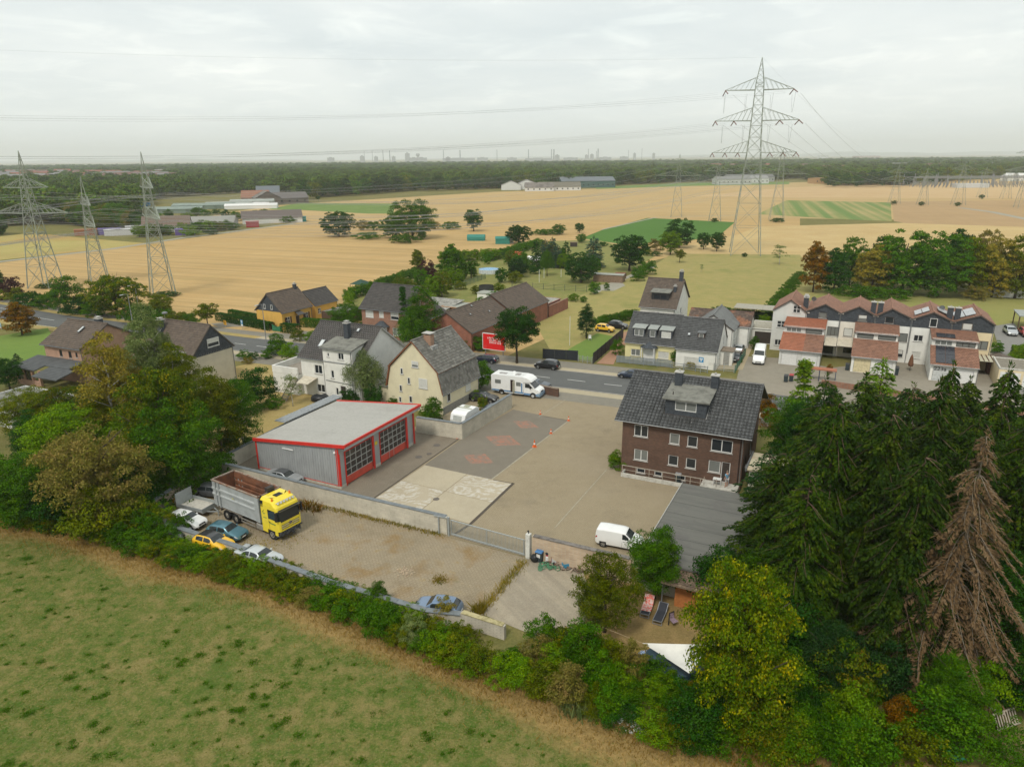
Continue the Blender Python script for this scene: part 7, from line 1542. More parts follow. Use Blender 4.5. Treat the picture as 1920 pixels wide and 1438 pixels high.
# ---- left hand wood
for k,c,x,y,t_,w,lb in(
 ('birch','gold',205,850,622,120,'tall golden birch in front of the pink brick house'),('birch','gold',228,830,645,100,'second golden birch, right of the tallest'),('birch','silver',262,790,600,70,'slender pale birch between the golden ones and the pale green one'),('birch','silver',305,790,598,80,'pale birch before the roof of the beige house'),('birch','olive',355,800,660,80,'olive birch nearest the slate gable'),('birch','silver',283,800,565,90,'pale green birch between the pink and the beige house'),('birch','olive',330,800,640,90,'olive birch in front of the beige house'),
 ('broadA','yellow',300,905,682,165,'big green and yellow tree in the middle of the left wood'),('eggA','olive',405,865,690,110,'loose green tree before the beige house wall'),('birch','green',450,850,710,95,'thin green tree at the edge of the dry lawn'),
 ('broadB','green',330,925,745,160,'dark tree in front of the green and yellow one'),('broadC','brown',178,985,790,205,'brownish tree with dying leaves above the hedge'),('broadB','green',45,985,850,135,'dark leafy tree at the left edge above the meadow'),
 ('broadA','lime',120,900,760,150,'bright green tree left of the brownish one'),('eggA','dark',60,880,770,90,'dark narrow tree in the left wood'),('broadC','olive',60,815,728,130,'olive tree in front of the low felt roof'),
 ('broadC','clay',130,815,720,120,'reddish green tree below the dark lean-to roof'),('broadB','olive',190,850,735,110,'green tree under the golden birch'),('broadC','brown',140,880,780,90,'small brown crowned tree in the left wood'),
 ('bushC','dark',480,765,695,75,'dense dark shrub at the corner of the white annex'),('bushC','green',450,780,715,60,'green shrub left of the dense dark one'),('bushB','green',395,905,855,110,'low green shrub by the corner of the yard wall'),('bushA','green',440,850,800,60,'small green shrub left of the metal hall'),
 ('bushD','green',330,930,880,120,'ivy like shrub spilling over the left yard wall'),('bushD','dark',265,960,905,120,'dark creeper over the left yard wall'),('bushA','olive',240,1000,930,110,'olive shrub at the left corner of the yard'),('broadC','green',235,945,850,130,'dark tree right of the brownish tree'),
 ('bushC','green',5,930,860,90,'green shrub at the left edge'),('eggA','dark',12,730,668,55,'dark pine like tree left of the lean-to'),('spruceC','deep',33,700,665,30,'small dark conifer beside the lean-to'),('bushB','clay',380,890,845,90,'brownish ground shrub behind the yard corner'),
 ('broadB','lime',250,870,770,110,'green tree filling the middle of the left wood'),('bushC','dark',110,990,900,120,'dark shrub below the brownish tree'),('bushC','olive',180,1010,925,120,'olive shrub below the brownish tree'),('bushC','green',30,985,900,100,'green shrub at the left end of the hedge')):plant(k,c,x,y,t_,w,lb)
# ---- gardens of the white and the cream house
for k,c,x,y,t_,w,lb in(
 ('willow','silver',685,752,658,84,'weeping pale willow between the white and the cream house'),('sapling','silver',546,762,700,44,'slender pale sapling before the white annex'),('bushC','green',812,795,750,52,'leafy green shrub between the metal hall and the cream house'),
 ('bushB','dark',655,760,725,40,'dark shrub at the foot of the willow'),('bushA','dark',700,762,722,44,'dark shrub right of the willow trunk'),('bushC','green',520,668,628,38,'green shrub left of the white house near the road'),('bushC','lime',542,678,645,38,'bright round shrub beside the white house'),('bushB','olive',560,640,615,30,'olive shrub behind the white house by the road'),
 ('bushB','green',455,672,655,26,'low round box bush in the front garden'),('bushB','dark',475,674,658,26,'dark box bush in the front garden'),('bushB','gold',463,682,668,22,'small golden bush in the front garden'),('bushA','green',500,672,655,26,'green box bush nearest the white house'),
 ('bushB','green',512,765,740,40,'low shrub beside the white annex'),('bushC','green',905,728,680,46,'pale flowering shrub between the cream house and the motorhome'),('bushA','green',740,760,742,30,'small shrub below the cream house extension'),
 ('bushA','clay',905,770,742,24,'reddish shrub in a pot by the cream house'),('bushA','gold',893,783,765,22,'golden flowering shrub at the cream house corner'),('bushC','lime',893,752,732,18,'tall green potted plant at the cream house corner')):plant(k,c,x,y,t_,w,lb)
# ---- along and across the street
for k,c,x,y,t_,w,lb in(
 ('midD','rust',35,628,563,62,'rust and green tree beside the road at the left edge'),('bushFar','purple',15,560,520,55,'dark purple shrub at the far side of the road, left edge'),('eggA','dark',-5,550,500,30,'dark tree at the left edge beyond the road'),('bushC','green',122,585,522,66,'round green shrub by the left pylon foot'),('midC','yellow',213,592,514,108,'broad yellow green tree by the middle pylon foot'),
 ('eggB','olive',300,600,548,50,'thin olive tree under the third pylon'),('orchard','olive',387,617,566,44,'small round street tree left of the ochre cottage'),('broadB','green',652,622,568,76,'green tree between the ochre annex and the red brick house'),('bushC','green',625,625,600,40,'green shrub at the carport by the ochre annex'),
 ('birch','green',790,655,536,88,'tall birch in front of the red brick house'),('column','dark',757,640,543,24,'narrow dark cypress left of the tall birch',),('willow','green',775,660,580,70,'leafy lower tree beneath the tall birch'),('street','dark',969,681,574,90,'dense dark green street tree in front of the barn'),
 ('eggA','deep',1100,635,570,40,'dark teal green tree on the front lawn by the dark fence'),('bushC','green',885,655,622,50,'green shrub behind the red billboard'),('bushC','green',905,657,630,40,'green shrub between barn gable and billboard'),('bushB','green',870,657,632,40,'green shrub at the barn corner'),
 ('bushC','green',1268,682,652,28,'upright shrub between the yellow and the white semi'),('bushB','gold',1296,690,677,22,'golden leaved bush before the low white house'),('bushB','purple',1322,690,676,18,'brown red bush before the low white house'),('bushB','green',1158,665,630,26,'green shrub at the left wall of the yellow house'),
 ('bushA','dark',740,632,618,20,'dark bush before the red brick house'),('bushA','green',752,634,622,16,'green bush before the red brick house'),('bushB','dark',515,603,594,10,'clipped ball bush before the ochre cottage'),
 ('bushC','green',1415,655,632,20,'climbing green plant at the white double garage'),('bushC','lime',1433,606,590,26,'lime shrub between the carport and the terrace'),('bushC','rust',1555,700,684,14,'red leaved potted shrub on the terrace'),('bushC','rust',1852,690,674,22,'red brown shrub left of the separate garage'),('bushC','green',1868,662,640,30,'green shrub between the terrace end and the side road'),
 ('bushC','lime',1918,690,648,44,'light hedge shrub at the right edge by the side road'),('bushB','green',1385,680,672,14,'small shrub beside the mesh fence')):plant(k,c,x,y,t_,w,lb)
for x,y,t_,w in((60,575,548,70),(90,578,552,60),(150,590,562,70),(180,592,565,60),(255,604,572,60),(280,606,575,50),(330,610,585,60),(355,610,588,40),(20,562,540,60),(305,609,580,50)):plant('bushFar',random.Random(x).choice(['green','dark','olive']),x,y,t_,w,'scrubby bush in the roadside thicket under the pylons',group='bushes of the roadside thicket')
# ---- gardens behind the houses
for k,c,x,y,t_,w,lb in(
 ('midB','olive',783,512,466,34,'light olive tree left of the purple one'),('midC','purple',800,530,485,36,'dark purple leaved tree in the garden'),('bushFar','purple',815,532,508,26,'small red purple shrub'),('midD','green',845,528,455,54,'tall green garden tree beside the purple one'),('midB','green',866,528,480,30,'green tree right beside the tallest garden tree'),('orchard','green',883,522,487,30,'small orchard tree near the round pool'),('orchard','lime',840,532,500,28,'light green orchard tree below the tall garden tree'),
 ('bushFar','dark',940,530,502,28,'round dark shrub right of the pool'),('midC','deep',970,520,482,40,'bluish green tree behind the round dark shrub'),('bushFar','olive',965,530,508,34,'olive shrub in the fenced garden'),('spruceF','dark',1006,505,453,22,'leftmost dark garden conifer'),('spruceF','blue',1022,500,452,28,'blue spruce second from the left'),('spruceF','blue',1035,498,448,26,'tallest blue spruce of the garden row'),('spruceF','blue',1046,502,462,26,'blue spruce of the row nearest the willow'),('spruceF','dark',1060,500,455,24,'dark conifer at the right end of the garden row'),('willow','green',1026,518,470,30,'weeping tree before the blue spruces'),
 ('midC','dark',1090,530,470,62,'broad dark tree in the middle of the gardens'),('spruceF','blue',1112,502,447,38,'single blue spruce right of the broad dark tree'),('midA','dark',1181,508,440,74,'large round tree by the field path'),('midA','green',1090,455,438,20,'light green tree by the green field'),('bushFar','green',1200,520,498,34,'hedge shrub left of the field path'),('bushFar','green',1216,515,488,34,'hedge shrub beside the field path'),('bushFar','green',1196,527,507,30,'lowest hedge shrub by the garden path'),('bushFar','green',1115,552,528,26,'lone green shrub on the pasture edge'),('bushFar','green',1138,545,530,12,'small green shrub by the garden path'),('bushFar','lime',1075,565,550,24,'bright green shrub at the brick wall end'),('bushFar','green',1094,567,555,16,'small shrub right of the brick wall end'),
 ('midC','dark',1275,465,407,56,'dark dense tree left of the big pylon'),('midA','lime',1258,478,433,46,'bright green tree in front of the dark dense one'),('midA','dark',1320,468,436,28,'small tree left of the big pylon'),('midA','dark',1345,472,435,32,'small tree at the foot of the big pylon'),('orchard','olive',1275,493,467,22,'leaning small tree on the pasture'),('bushFar','brown',1230,470,448,30,'brown bare bush behind the large round tree'),
 ('sapling','silver',1463,497,457,36,'thin pale tree alone on the pasture'),('sapling','silver',1315,510,495,10,'tiny sapling on the pasture'),('midA','dark',888,434,392,38,'lone round tree in the stubble field'),('midC','dark',634,444,395,66,'round dark tree at the left of the field island'),('broadB','green',772,448,371,90,'largest oak like tree of the field island'),('midC','green',735,446,405,50,'lower tree left of the large oak like one'),('midB','green',792,450,425,20,'small tree at the right foot of the large oak like one'),
 ('bushFar','green',700,432,415,34,'green shrub of the field island'),('bushFar','brown',680,432,412,30,'brownish shrub of the field island'),('bushFar','brown',815,430,415,24,'brownish shrub right of the oak like tree'),('bushFar','green',845,430,416,40,'flat green shrub right of the oak like tree'),('midA','dark',972,457,421,50,'dark tree over the green garden sheds'),('midA','dark',1087,437,418,20,'small lone tree by the green field corner'),('bushFar','green',1048,440,420,30,'shrub on the strip of scrub in the field'),('bushFar','green',1015,440,430,40,'low hedge shrub in the field scrub'),('bushFar','green',1035,440,430,40,'second low hedge shrub in the field scrub'),('orchard','dark',597,378,367,10,'tiny lone tree at the maize field end'),
 ('bushFar','green',760,455,440,60,'low green scrub under the oak like tree'),('bushFar','green',690,448,436,60,'low green scrub between the two field trees')):plant(k,c,x,y,t_,w,lb)
rgd=random.Random(31)
def inpoly(x,y,P):
 c=False
 for i in range(len(P)):
  (x1,y1),(x2,y2)=P[i],P[i-1]
  if(y1>y)!=(y2>y)and x<(x2-x1)*(y-y1)/(y2-y1)+x1:c=not c
 return c
for poly,n,lb in(([(880,500),(1000,475),(1100,480),(1120,520),(960,530),(890,530)],22,'among the garden trees right of the pool'),([(700,560),(800,520),(870,525),(860,560),(760,575)],18,'in the gardens behind the red brick house'),([(1120,500),(1200,470),(1230,480),(1150,530)],7,'near the field path'),([(870,548),(960,545),(985,560),(900,572)],8,'behind the barn'),([(560,640),(640,655),(700,665),(700,650),(560,625)],5,'before the red brick house')):
 k=0
 while k<n:
  x,y=rgd.uniform(min(p[0]for p in poly),max(p[0]for p in poly)),rgd.uniform(min(p[1]for p in poly),max(p[1]for p in poly))
  if not inpoly(x,y,poly)or 1135<x<1160 and y>530:continue
  k+=1;big=rgd.random()<.3 and n>10
  plant('midC' if big else 'bushFar',rgd.choice(['green','dark','olive','green','lime','clay']),x,y,0,0,'garden %s %s'%('tree' if big else 'shrub',lb),pos=G(x,y),H=rgd.uniform(4.5,7)if big else rgd.uniform(1.4,2.8),W=rgd.uniform(4,6)if big else rgd.uniform(2,4),rz=rgd.uniform(0,6),group='garden plants '+lb)
# rows of garden hedge
def hedge_row(a,c,n,H,W,col,label,k='bushFar'):
 for i in range(n):
  p=G(*a).lerp(G(*c),i/max(1,n-1));plant(k,col,0,0,0,0,label,pos=p,H=H,W=W,rz=i*1.3,name='hedge_bush',cat='hedge',group=label)
hedge_row((655,562),(785,517),16,2.8,3.4,'green','bush of the tall hedge behind the red brick house')
hedge_row((655,575),(660,560),3,2.8,2.6,'lime','light end of the tall hedge behind the red brick house')
hedge_row((835,490),(930,487),8,3.6,5,'lime','maize like bush of the garden edge left of the red playhouse')
hedge_row((915,490),(1010,462),12,3.0,5,'green','bush of the long hedge between gardens and field')
hedge_row((1122,612),(1188,597),9,2.0,2.6,'green','bush of the hedge left of the white rear house')
hedge_row((1345,590),(1450,602),10,1.8,3.0,'dark','bush of the hedge behind the carport')
hedge_row((1440,590),(1500,520),12,1.6,4.0,'green','bramble bush along the pasture boundary')
hedge_row((1130,462),(1230,480),5,1.6,4.0,'dark','bush at the near edge of the green field')
# clump of trees on the right
for k,c,x,y,t_,w,lb in(
 ('midD','rust',1530,548,448,58,'rust coloured tree at the left of the copse'),('midD','dark',1568,550,462,60,'dark rounded tree second from the left of the copse'),('midC','green',1598,535,440,60,'green tree behind the dark rounded one of the copse'),('midD','gold',1640,550,455,80,'golden orange tree in the copse'),('midC','green',1700,552,425,110,'tall green tree in the middle of the copse'),('midC','green',1765,556,430,110,'tall green tree right of the middle of the copse'),
 ('midC','dark',1660,535,438,80,'dark tree behind the golden orange one'),('midD','olive',1825,556,440,80,'olive tree right of the tall green ones'),('midC','gold',1870,558,440,80,'yellowish tree near the right edge of the copse'),('midC','olive',1915,560,435,80,'olive tree at the right edge of the copse'),('midD','dark',1800,540,425,70,'dark tree at the back of the copse'),('midC','brown',1850,545,425,60,'brownish tree at the back of the copse'),('bushFar','green',1600,556,535,90,'bramble mound before the golden tree'),('bushFar','green',1660,560,540,90,'bramble mound before the tall green trees'),('bushFar','brown',1830,562,535,50,'brown shrub beside the low stable')):plant(k,c,x,y,t_,w,lb)
# ---- left middle distance
rl=random.Random(8)
for i in range(95):
 x=-25+290*((i*.618)%1);y=441-44*((i*.382+.1)%1)**1.2-(8 if x>200 else 0)
 plant(rl.choice(['midC','midD','midC','midA']),rl.choice(['green','dark','olive','green','brown','clay']),x,y,0,0,('tree of the woodland %s the three left pylons'%('left of' if x<60 else 'between the first two of' if x<150 else 'right beside')),pos=G(x,y),H=rl.uniform(9,14)if y<425 else rl.uniform(6,9.5),W=rl.uniform(9,13)if y<425 else rl.uniform(6.5,9),rz=rl.uniform(0,6),group='trees of the woodland edge %d'%(0 if x<60 else 1 if x<150 else 2))
for i in range(34):
 x,y=((262+i*9,446-i*.75+rl.uniform(-1,0))if i<20 else(262+(i-20)*18,rl.uniform(402,415)))
 if 322<x<338:continue
 plant(rl.choice(['bushFar','midC']),rl.choice(['green','dark','olive','green','lime']),x,y,0,0,'bush or small tree of the nursery yards by the farm track',pos=G(x,y),H=rl.uniform(3,6),W=rl.uniform(5,8),rz=rl.uniform(0,6),group='bushes of the nursery yards')
for k,c,x,y,t_,w,lb in(('spruceF','dark',500,412,396,14,'conifer left of the two beside the bungalow'),('spruceF','dark',512,412,398,12,'conifer second beside the bungalow'),('spruceF','dark',528,414,399,12,'conifer right of the bungalow'),('bushFar','lime',357,443,423,40,'bright green bushes along the farm track'),('bushFar','dark',395,440,428,26,'dark bush along the farm track'),('midC','dark',317,412,396,16,'dark round tree by the big shed'),('bushFar','green',540,418,405,30,'green bush at the bungalow end'),('bushFar','green',430,415,406,20,'green bush in the nursery yard'),('orchard','dark',416,408,398,8,'small tree on the nursery meadow')):plant(k,c,x,y,t_,w,lb)
# ---- the far wood
def far_wood():
 rs=np.random.RandomState(3)
 # proto trees that stand at the front edge of the wood and are repeated behind
 edge=[]
 ex=list(range(572,1420,19))+list(range(1560,1920,24))
 for i,x in enumerate(ex):
  y=np.interp(x,[560,600,760,930,1120,1300,1420,1560,1700,1920],[377,372,360,355,350,342,341,352,350,333])+rs.uniform(-1.5,.5)
  P=G(x,y);s=rs.uniform(.85,1.2);o=ONEW('edge_tree',CR['far' if i%2 else 'far2'][0]);CL_(o);o.location=P;H=15*s;W=15*s
  c=rs.choice(['dark','green','dark','olive','deep','clay']);o.material_slots[0].link='OBJECT';o.material_slots[0].material=F[c];o.scale=(W/9,W/9,H/9.4);o.rotation_euler=(0,0,rs.uniform(0,6))
  tag(o,'tree in the front row of the distant wood '+('left of the distant farm' if x<930 else 'behind the distant farm' if x<1120 else 'right of the distant farm' if x<1420 else 'at the far right fields'),'tree','front edge of the wood %d'%(0 if x<930 else 1 if x<1120 else 2 if x<1420 else 3))
 wm=leaf_mat('wood_leaf',[(.028,.066,.016),(.048,.094,.020),(.080,.122,.026),(.14,.14,.036)],patch=.5,vr=(.55,1.5))
 protos=[]
 for i,k in enumerate(('far','far2')):
  q=CR[k][0];protos.append(q)
 pts=[]
 def edge_y(x):return np.interp(x,[-400,0,100,200,245,262,300,480,560,600,760,930,1120,1300,1420,1500,1560,1700,1920,2400],[445,424,422,420,412,390,372,362,374,371,359,354,349,341,341,335,350,348,331,325])
 for d0 in np.concatenate([np.arange(360,1400,8.5),np.arange(1400,3400,22)]):
  st=9.0 if d0<1400 else 22;half=d0*.80;xs=np.arange(-half,half,st*1.25)+rs.uniform(-st,st)
  for x in xs:
   p=Vc((x+rs.uniform(-4,4),d0+rs.uniform(-4,4),0));px,py,z=proj(p)
   if px<-120 or px>2040:continue
   if py>edge_y(px)-.5:continue
   t=sin(x*.004+d0*.002)+sin(x*.0013-d0*.0031+1) # clearings where the towns lie
   if px<330 and 325<py<352 and rs.rand()<.72:continue
   if 1120<px<1560 and py<327 and rs.rand()<.3:continue
   if py<312 and rs.rand()<.25:continue
   if 480<px<575 and 365<py<372:continue
   pts.append((p.x,p.y,0,(1.0 if d0<1400 else 2.3)*rs.uniform(.65,1.4)))
 pts=np.array(pts);print('wood points',len(pts))
 me=bpy.data.meshes.new('far_wood');me.from_pydata([tuple(p[:3])for p in pts],[],[]);a=me.attributes.new('sc','FLOAT_VECTOR','POINT');zs_=np.where(pts[:,3]>1.6,pts[:,3]/2.3,pts[:,3])*.92;a.data.foreach_set('vector',np.stack([pts[:,3],pts[:,3],zs_],1).astype(np.float32).ravel())
 o=ONEW('far_wood',me);CL_(o);o['kind']='stuff';o['label']='dense wood stretching to the horizon'
 ng=bpy.data.node_groups.new('wood','GeometryNodeTree');ng.interface.new_socket('Geometry',in_out='INPUT',socket_type='NodeSocketGeometry');ng.interface.new_socket('Geometry',in_out='OUTPUT',socket_type='NodeSocketGeometry')
 gi,go=ng.nodes.new('NodeGroupInput'),ng.nodes.new('NodeGroupOutput');L=ng.links
 iop=ng.nodes.new('GeometryNodeInstanceOnPoints');jn=ng.nodes.new('GeometryNodeGeometryToInstance');iop.inputs['Pick Instance'].default_value=True
 srcs=[]
 for nm in('far','far2'): # two edge trees lend their crowns
  src=next(x for x in C.objects if x.name.startswith('edge_tree')and x.data is CR[nm][0]);n=ng.nodes.new('GeometryNodeObjectInfo');n.inputs[0].default_value=src;n.transform_space='ORIGINAL'
  tr=ng.nodes.new('GeometryNodeTransform');tr.inputs['Scale'].default_value=(1.6,1.6,1.45);L.new(n.outputs['Geometry'],tr.inputs[0])
  sm=ng.nodes.new('GeometryNodeSetMaterial');sm.inputs['Material'].default_value=wm;L.new(tr.outputs[0],sm.inputs[0]);srcs.append(sm)
 for s in reversed(srcs):L.new(s.outputs[0],jn.inputs[0])
 L.new(gi.outputs[0],iop.inputs['Points']);L.new(jn.outputs[0],iop.inputs['Instance'])
 na=ng.nodes.new('GeometryNodeInputNamedAttribute');na.data_type='FLOAT_VECTOR';na.inputs[0].default_value='sc';L.new(na.outputs[0],iop.inputs['Scale'])
 rv=ng.nodes.new('FunctionNodeRandomValue');rv.data_type='FLOAT_VECTOR';rv.inputs[0].default_value=(0,0,0);rv.inputs[1].default_value=(0,0,6.28);L.new(rv.outputs[0],iop.inputs['Rotation']);L.new(iop.outputs[0],go.inputs[0])
 md=o.modifiers.new('wood','NODES');md.node_group=ng
far_wood()
# ------------------------------------------------------------------ walls, gates and fences of the yard
COP=mat('coping_slate_grey',(.17,.19,.20),.7,var=.12,scale=2);WHB=brick_mat('white_block',(.50,.465,.38),(.465,.43,.35),(.38,.35,.29),bw=.5,bh=.24,msize=.008)
def wall_run(label,pts,h,m,cop=COP,t_=.3,name='boundary_wall',px=True,cw=.42,cat='wall'):
 t=thing(name,label,cat,(0,0,0),0);P=[G(*p)if px else Vc(p)for p in pts];b=B();c=B()
 for a,e in zip(P[:-1],P[1:]):
  a=Vc((a.x,a.y,0));e=Vc((e.x,e.y,0));d=(e-a).normalized();b.bar(a-d*.1+Vc((0,0,h/2)),e+d*.1+Vc((0,0,h/2)),t_,h)
  n=max(1,int((e-a).length/1.2))
  for i in range(n):c.bar(a.lerp(e,i/n)+Vc((0,0,h+.035)),a.lerp(e,(i+.985)/n)+Vc((0,0,h+.035)),cw,.07)
 b.out('masonry',m,t);c.out('coping',cop,t,stuff=True);return t
wall_run('long pale block wall between the workshop hall and the lower yard',[(408,893),(620,948),(838,1001)],1.75,WHB)
wall_run('pale block wall running back beside the metal hall',[(406,893),(520,830),(640,768)],1.75,WHB)
wall_run('pale block wall below the cream gambrel house',[(783,810),(866,823)],1.95,WHB)
wall_run('pale block wall beside the white caravan, ending at the painted asphalt',[(866,823),(958,765)],1.95,WHB)
wall_run('low grey capped wall between lower yard and hedge',[(262,990),(330,1005),(440,1040),(520,1073),(620,1110),(720,1140),(800,1165),(865,1172)],.95,BR_PALE,cw=.5)
wall_run('pale low wall with mossy coping right of the pale blue car',[(868,1172),(945,1197)],1.1,BR_PALE,cop=mat('mossy_coping',(.40,.35,.19),.9,wear=((.2,.17,.07),3,.5,.7)))
wall_run('weathered pinkish wall at the left end of the lower yard',[(262,988),(330,942),(400,900)],1.6,mat('pink_render',(.46,.37,.28),.9,wear=((.3,.24,.18),1,.5,.7)))
wall_run('beige brick wall between the sliding gate and the round green tree',[(1001,1047),(1180,1092)],2.15,brick_mat('beige_brick',(.50,.385,.27),(.42,.31,.215),(.44,.38,.30),bw=.3,bh=.12),cop=mat('tile_coping',(.17,.155,.14),.8,var=.2,island=.2),t_=.28)
wall_run('low brown brick wall beside the motorhome nose',[(1003,735),(1046,744)],1.15,BR_BROWN,cop=mat('brick_cap',(.22,.17,.13),.8))
galv=mat('galvanised',(.38,.41,.41),.5,metal=.4,var=.05)
def sliding_gate():
 A,E_=G(846,1004),G(984,1043);d=(E_-A);L=d.length;rz=math.atan2(d.y,d.x);t=thing('sliding_gate','galvanised sliding gate of upright bars between the two yards','gate',A,rz)
 b=B();b.bar((0,0,.18),(L,0,.18),.1,.14);b.bar((0,0,1.55),(L,0,1.55),.08,.07)
 for x in(.03,L/2,L-.05):b.bar((x,0,.2),(x,0,1.55),.08,.07)
 b.out('frame',galv,t);n=int(L/.13);me=None
 for i in range(1,n):
  x=L*i/n
  if me is None:q=B();q.bar((0,0,.25),(0,0,1.52),.03);o=q.out('bar',galv,t);me=o.data
  else:o=ONEW('bar',me);CL_(o);o.parent=t
  o.location=(x,0,0)
 p=thing('gate_post','steel guide frame at the left end of the sliding gate','post',A,rz);q=B();q.bar((-.15,-.12,0),(-.15,-.12,1.85),.16);q.bar((-1.1,-.3,0),(-1.1,-.3,1.7),.09);q.bar((-1.6,-.3,1.75),(-.1,-.12,1.75),.08);q.out('post',galv,p)
 p=thing('gate_pillar','white gate pillar at the right end of the sliding gate','pillar',E_+Vc((cos(rz),sin(rz),0))*.35,rz);q=B();q.bbox(-.2,-.2,0,.2,.2,2.25,.02);q.out('pillar',mat('pillar_white',(.60,.60,.55),.8),p);q=B();q.bar((0,0,2.25),(0,0,2.45),.06);q.sphere((0,-.05,2.5),.09,8,5);q.out('lamp',PLAST,p)
 g=G(720,972);p=thing('short_post','short grey post at the foot of the long pale wall','post',g,0);q=B();q.bar((0,0,0),(0,0,1.1),.12);q.out('shaft',galv,p)
sliding_gate()
def slat_fence(label,a,c,h,m,n=6,name='slat_fence',post=2.0,gap=.25,vertical=False,z0=.1):
 A,E_=G(*a),G(*c);d=E_-A;L=d.length;rz=math.atan2(d.y,d.x);t=thing(name,label,'fence',A,rz);npst=max(1,round(L/post));shared={}
 for i in range(npst+1):
  if 'p' not in shared:q=B();q.bar((0,0,0),(0,0,h+.04),.09);o=q.out('post',m,t);shared['p']=o.data
  else:o=ONEW('post',shared['p']);CL_(o);o.parent=t
  o.location=(L*i/npst,0,0)
 seg=L/npst;sh=(h-z0)/n
 for i in range(npst):
  for k in range(n):
   if 's' not in shared:q=B();q.bar((.06,0,0),(seg-.06,0,0),.03,sh*(1-gap));o=q.out('slat',m,t);shared['s']=o.data
   else:o=ONEW('slat',shared['s']);CL_(o);o.parent=t
   o.location=(seg*i,0,z0+sh*(k+.5))
 return t
slat_fence('grey slatted fence in front of the pale yellow house',(1156,680),(1258,690),1.25,mat('fence_grey',(.20,.23,.25),.6),6)
slat_fence('open grey rail fence before the low white house',(1260,691),(1326,700),1.1,mat('fence_grey',(.20,.23,.25),.6),3,gap=.72)
slat_fence('black panel fence beside the street tree, with three round notices',(1018,673),(1083,677),1.75,mat('black_fence',(.022,.026,.032),.6),1,gap=.0,post=2.2,name='panel_fence')
slat_fence('black panel fence running back along the red driveway',(1112,683),(1168,634),1.9,mat('black_fence',(.022,.026,.032),.6),1,gap=.0,post=2.4,name='panel_fence')
slat_fence('low wire garden gate between the two black fences',(1084,678),(1110,682),1.1,galv,5,gap=.85,name='wire_gate',post=1.0)
slat_fence('green mesh fence beside the van on the forecourt',(1378,700),(1397,668),1.3,mat('fence_green',(.03,.13,.08),.6),5,gap=.45,name='mesh_fence')
slat_fence('double bar gate of the side yard',(1338,695),(1376,699),1.2,galv,4,gap=.75,name='yard_gate',post=1.6)
slat_fence('green wire fence across the gardens',(850,545),(910,523),1.5,mat('fence_green2',(.10,.17,.10),.7),6,gap=.6,name='garden_fence',post=2.5)
slat_fence('dark wire fence before the garden conifers',(960,540),(1100,548),1.6,mat('fence_dark',(.06,.08,.06),.7),4,gap=.85,name='garden_fence',post=3)
for i,(x,y,lb)in enumerate(((1038,661,'left'),(1074,665,'middle'),(1082,667,'right'))):
 p=G(x,y+9);t=thing('fence_notice','%s round white notice on the black panel fence'%lb,'notice',Vc((p.x,p.y-.08,1.0)),R(-24));q=B();q.prism([(.16*cos(k*.628),.16*sin(k*.628))for k in range(10)],0,.02,Matrix(((1,0,0,0),(0,0,-1,0),(0,1,0,0),(0,0,0,1))));q.out('disc',WF,t)
for x,y in((1074,672),(883,640)):
 pass
# clipped hedges of the ochre cottage (box shaped, leafy)
def clipped(label,a,c,h,w,col='dark',cat='hedge'):
 A,E_=G(*a),G(*c);d=E_-A;L=d.length;rs=np.random.RandomState(int(a[0]));n=int(L*800);s=rs.rand(n)*L;f=rs.rand(n);P=np.zeros((n,3));Nn=np.zeros((n,3));top=f<.45;sd=np.where(rs.rand(n)<.5,1,-1)
 P[:,0]=s;P[:,1]=np.where(top,rs.uniform(-.5,.5,n)*w,sd*w/2);P[:,2]=np.where(top,h,rs.uniform(0.05,h,n));P+=rs.normal(0,.05,(n,3));Nn[:,2]=top;Nn[:,1]=np.where(top,0,sd)
 o=ONEW('clipped_hedge',quads_mesh('clipped_hedge',leaf_quads(rs,P,Nn,.20),F[col]));CL_(o);o.location=A;o.rotation_euler=(0,0,math.atan2(d.y,d.x));return tag(o,label,cat)
clipped('clipped dark hedge with road signs left of the green gate',(409,600),(511,620),1.5,1.3);clipped('clipped hedge right of the green garden gate',(531,622),(560,626),1.7,1.4);clipped('clipped hedge behind the first one, beside the ochre gable',(432,592),(488,603),1.3,1.1)
clipped('clipped hedge at the right edge by the side road',(1905,665),(1935,715),1.6,1.6,'lime');clipped('hedge in front of the ochre annex',(568,612),(625,616),1.6,1.6,'green')
g_=thing('garden_gate','green curved wooden gate between the clipped hedges','gate',G(511,621),math.atan2((G(530,623)-G(511,621)).y,(G(530,623)-G(511,621)).x));n=9;Lg=(G(530,623)-G(511,621)).length
for i in range(n):q=B();q.box(Lg*i/n+.01,-.03,.1,Lg*(i+1)/n-.01,.03,1.45-.45*abs(sin(math.pi*(i+.5)/n)));q.out('board',mat('gate_green',(.03,.17,.08),.5),g_)
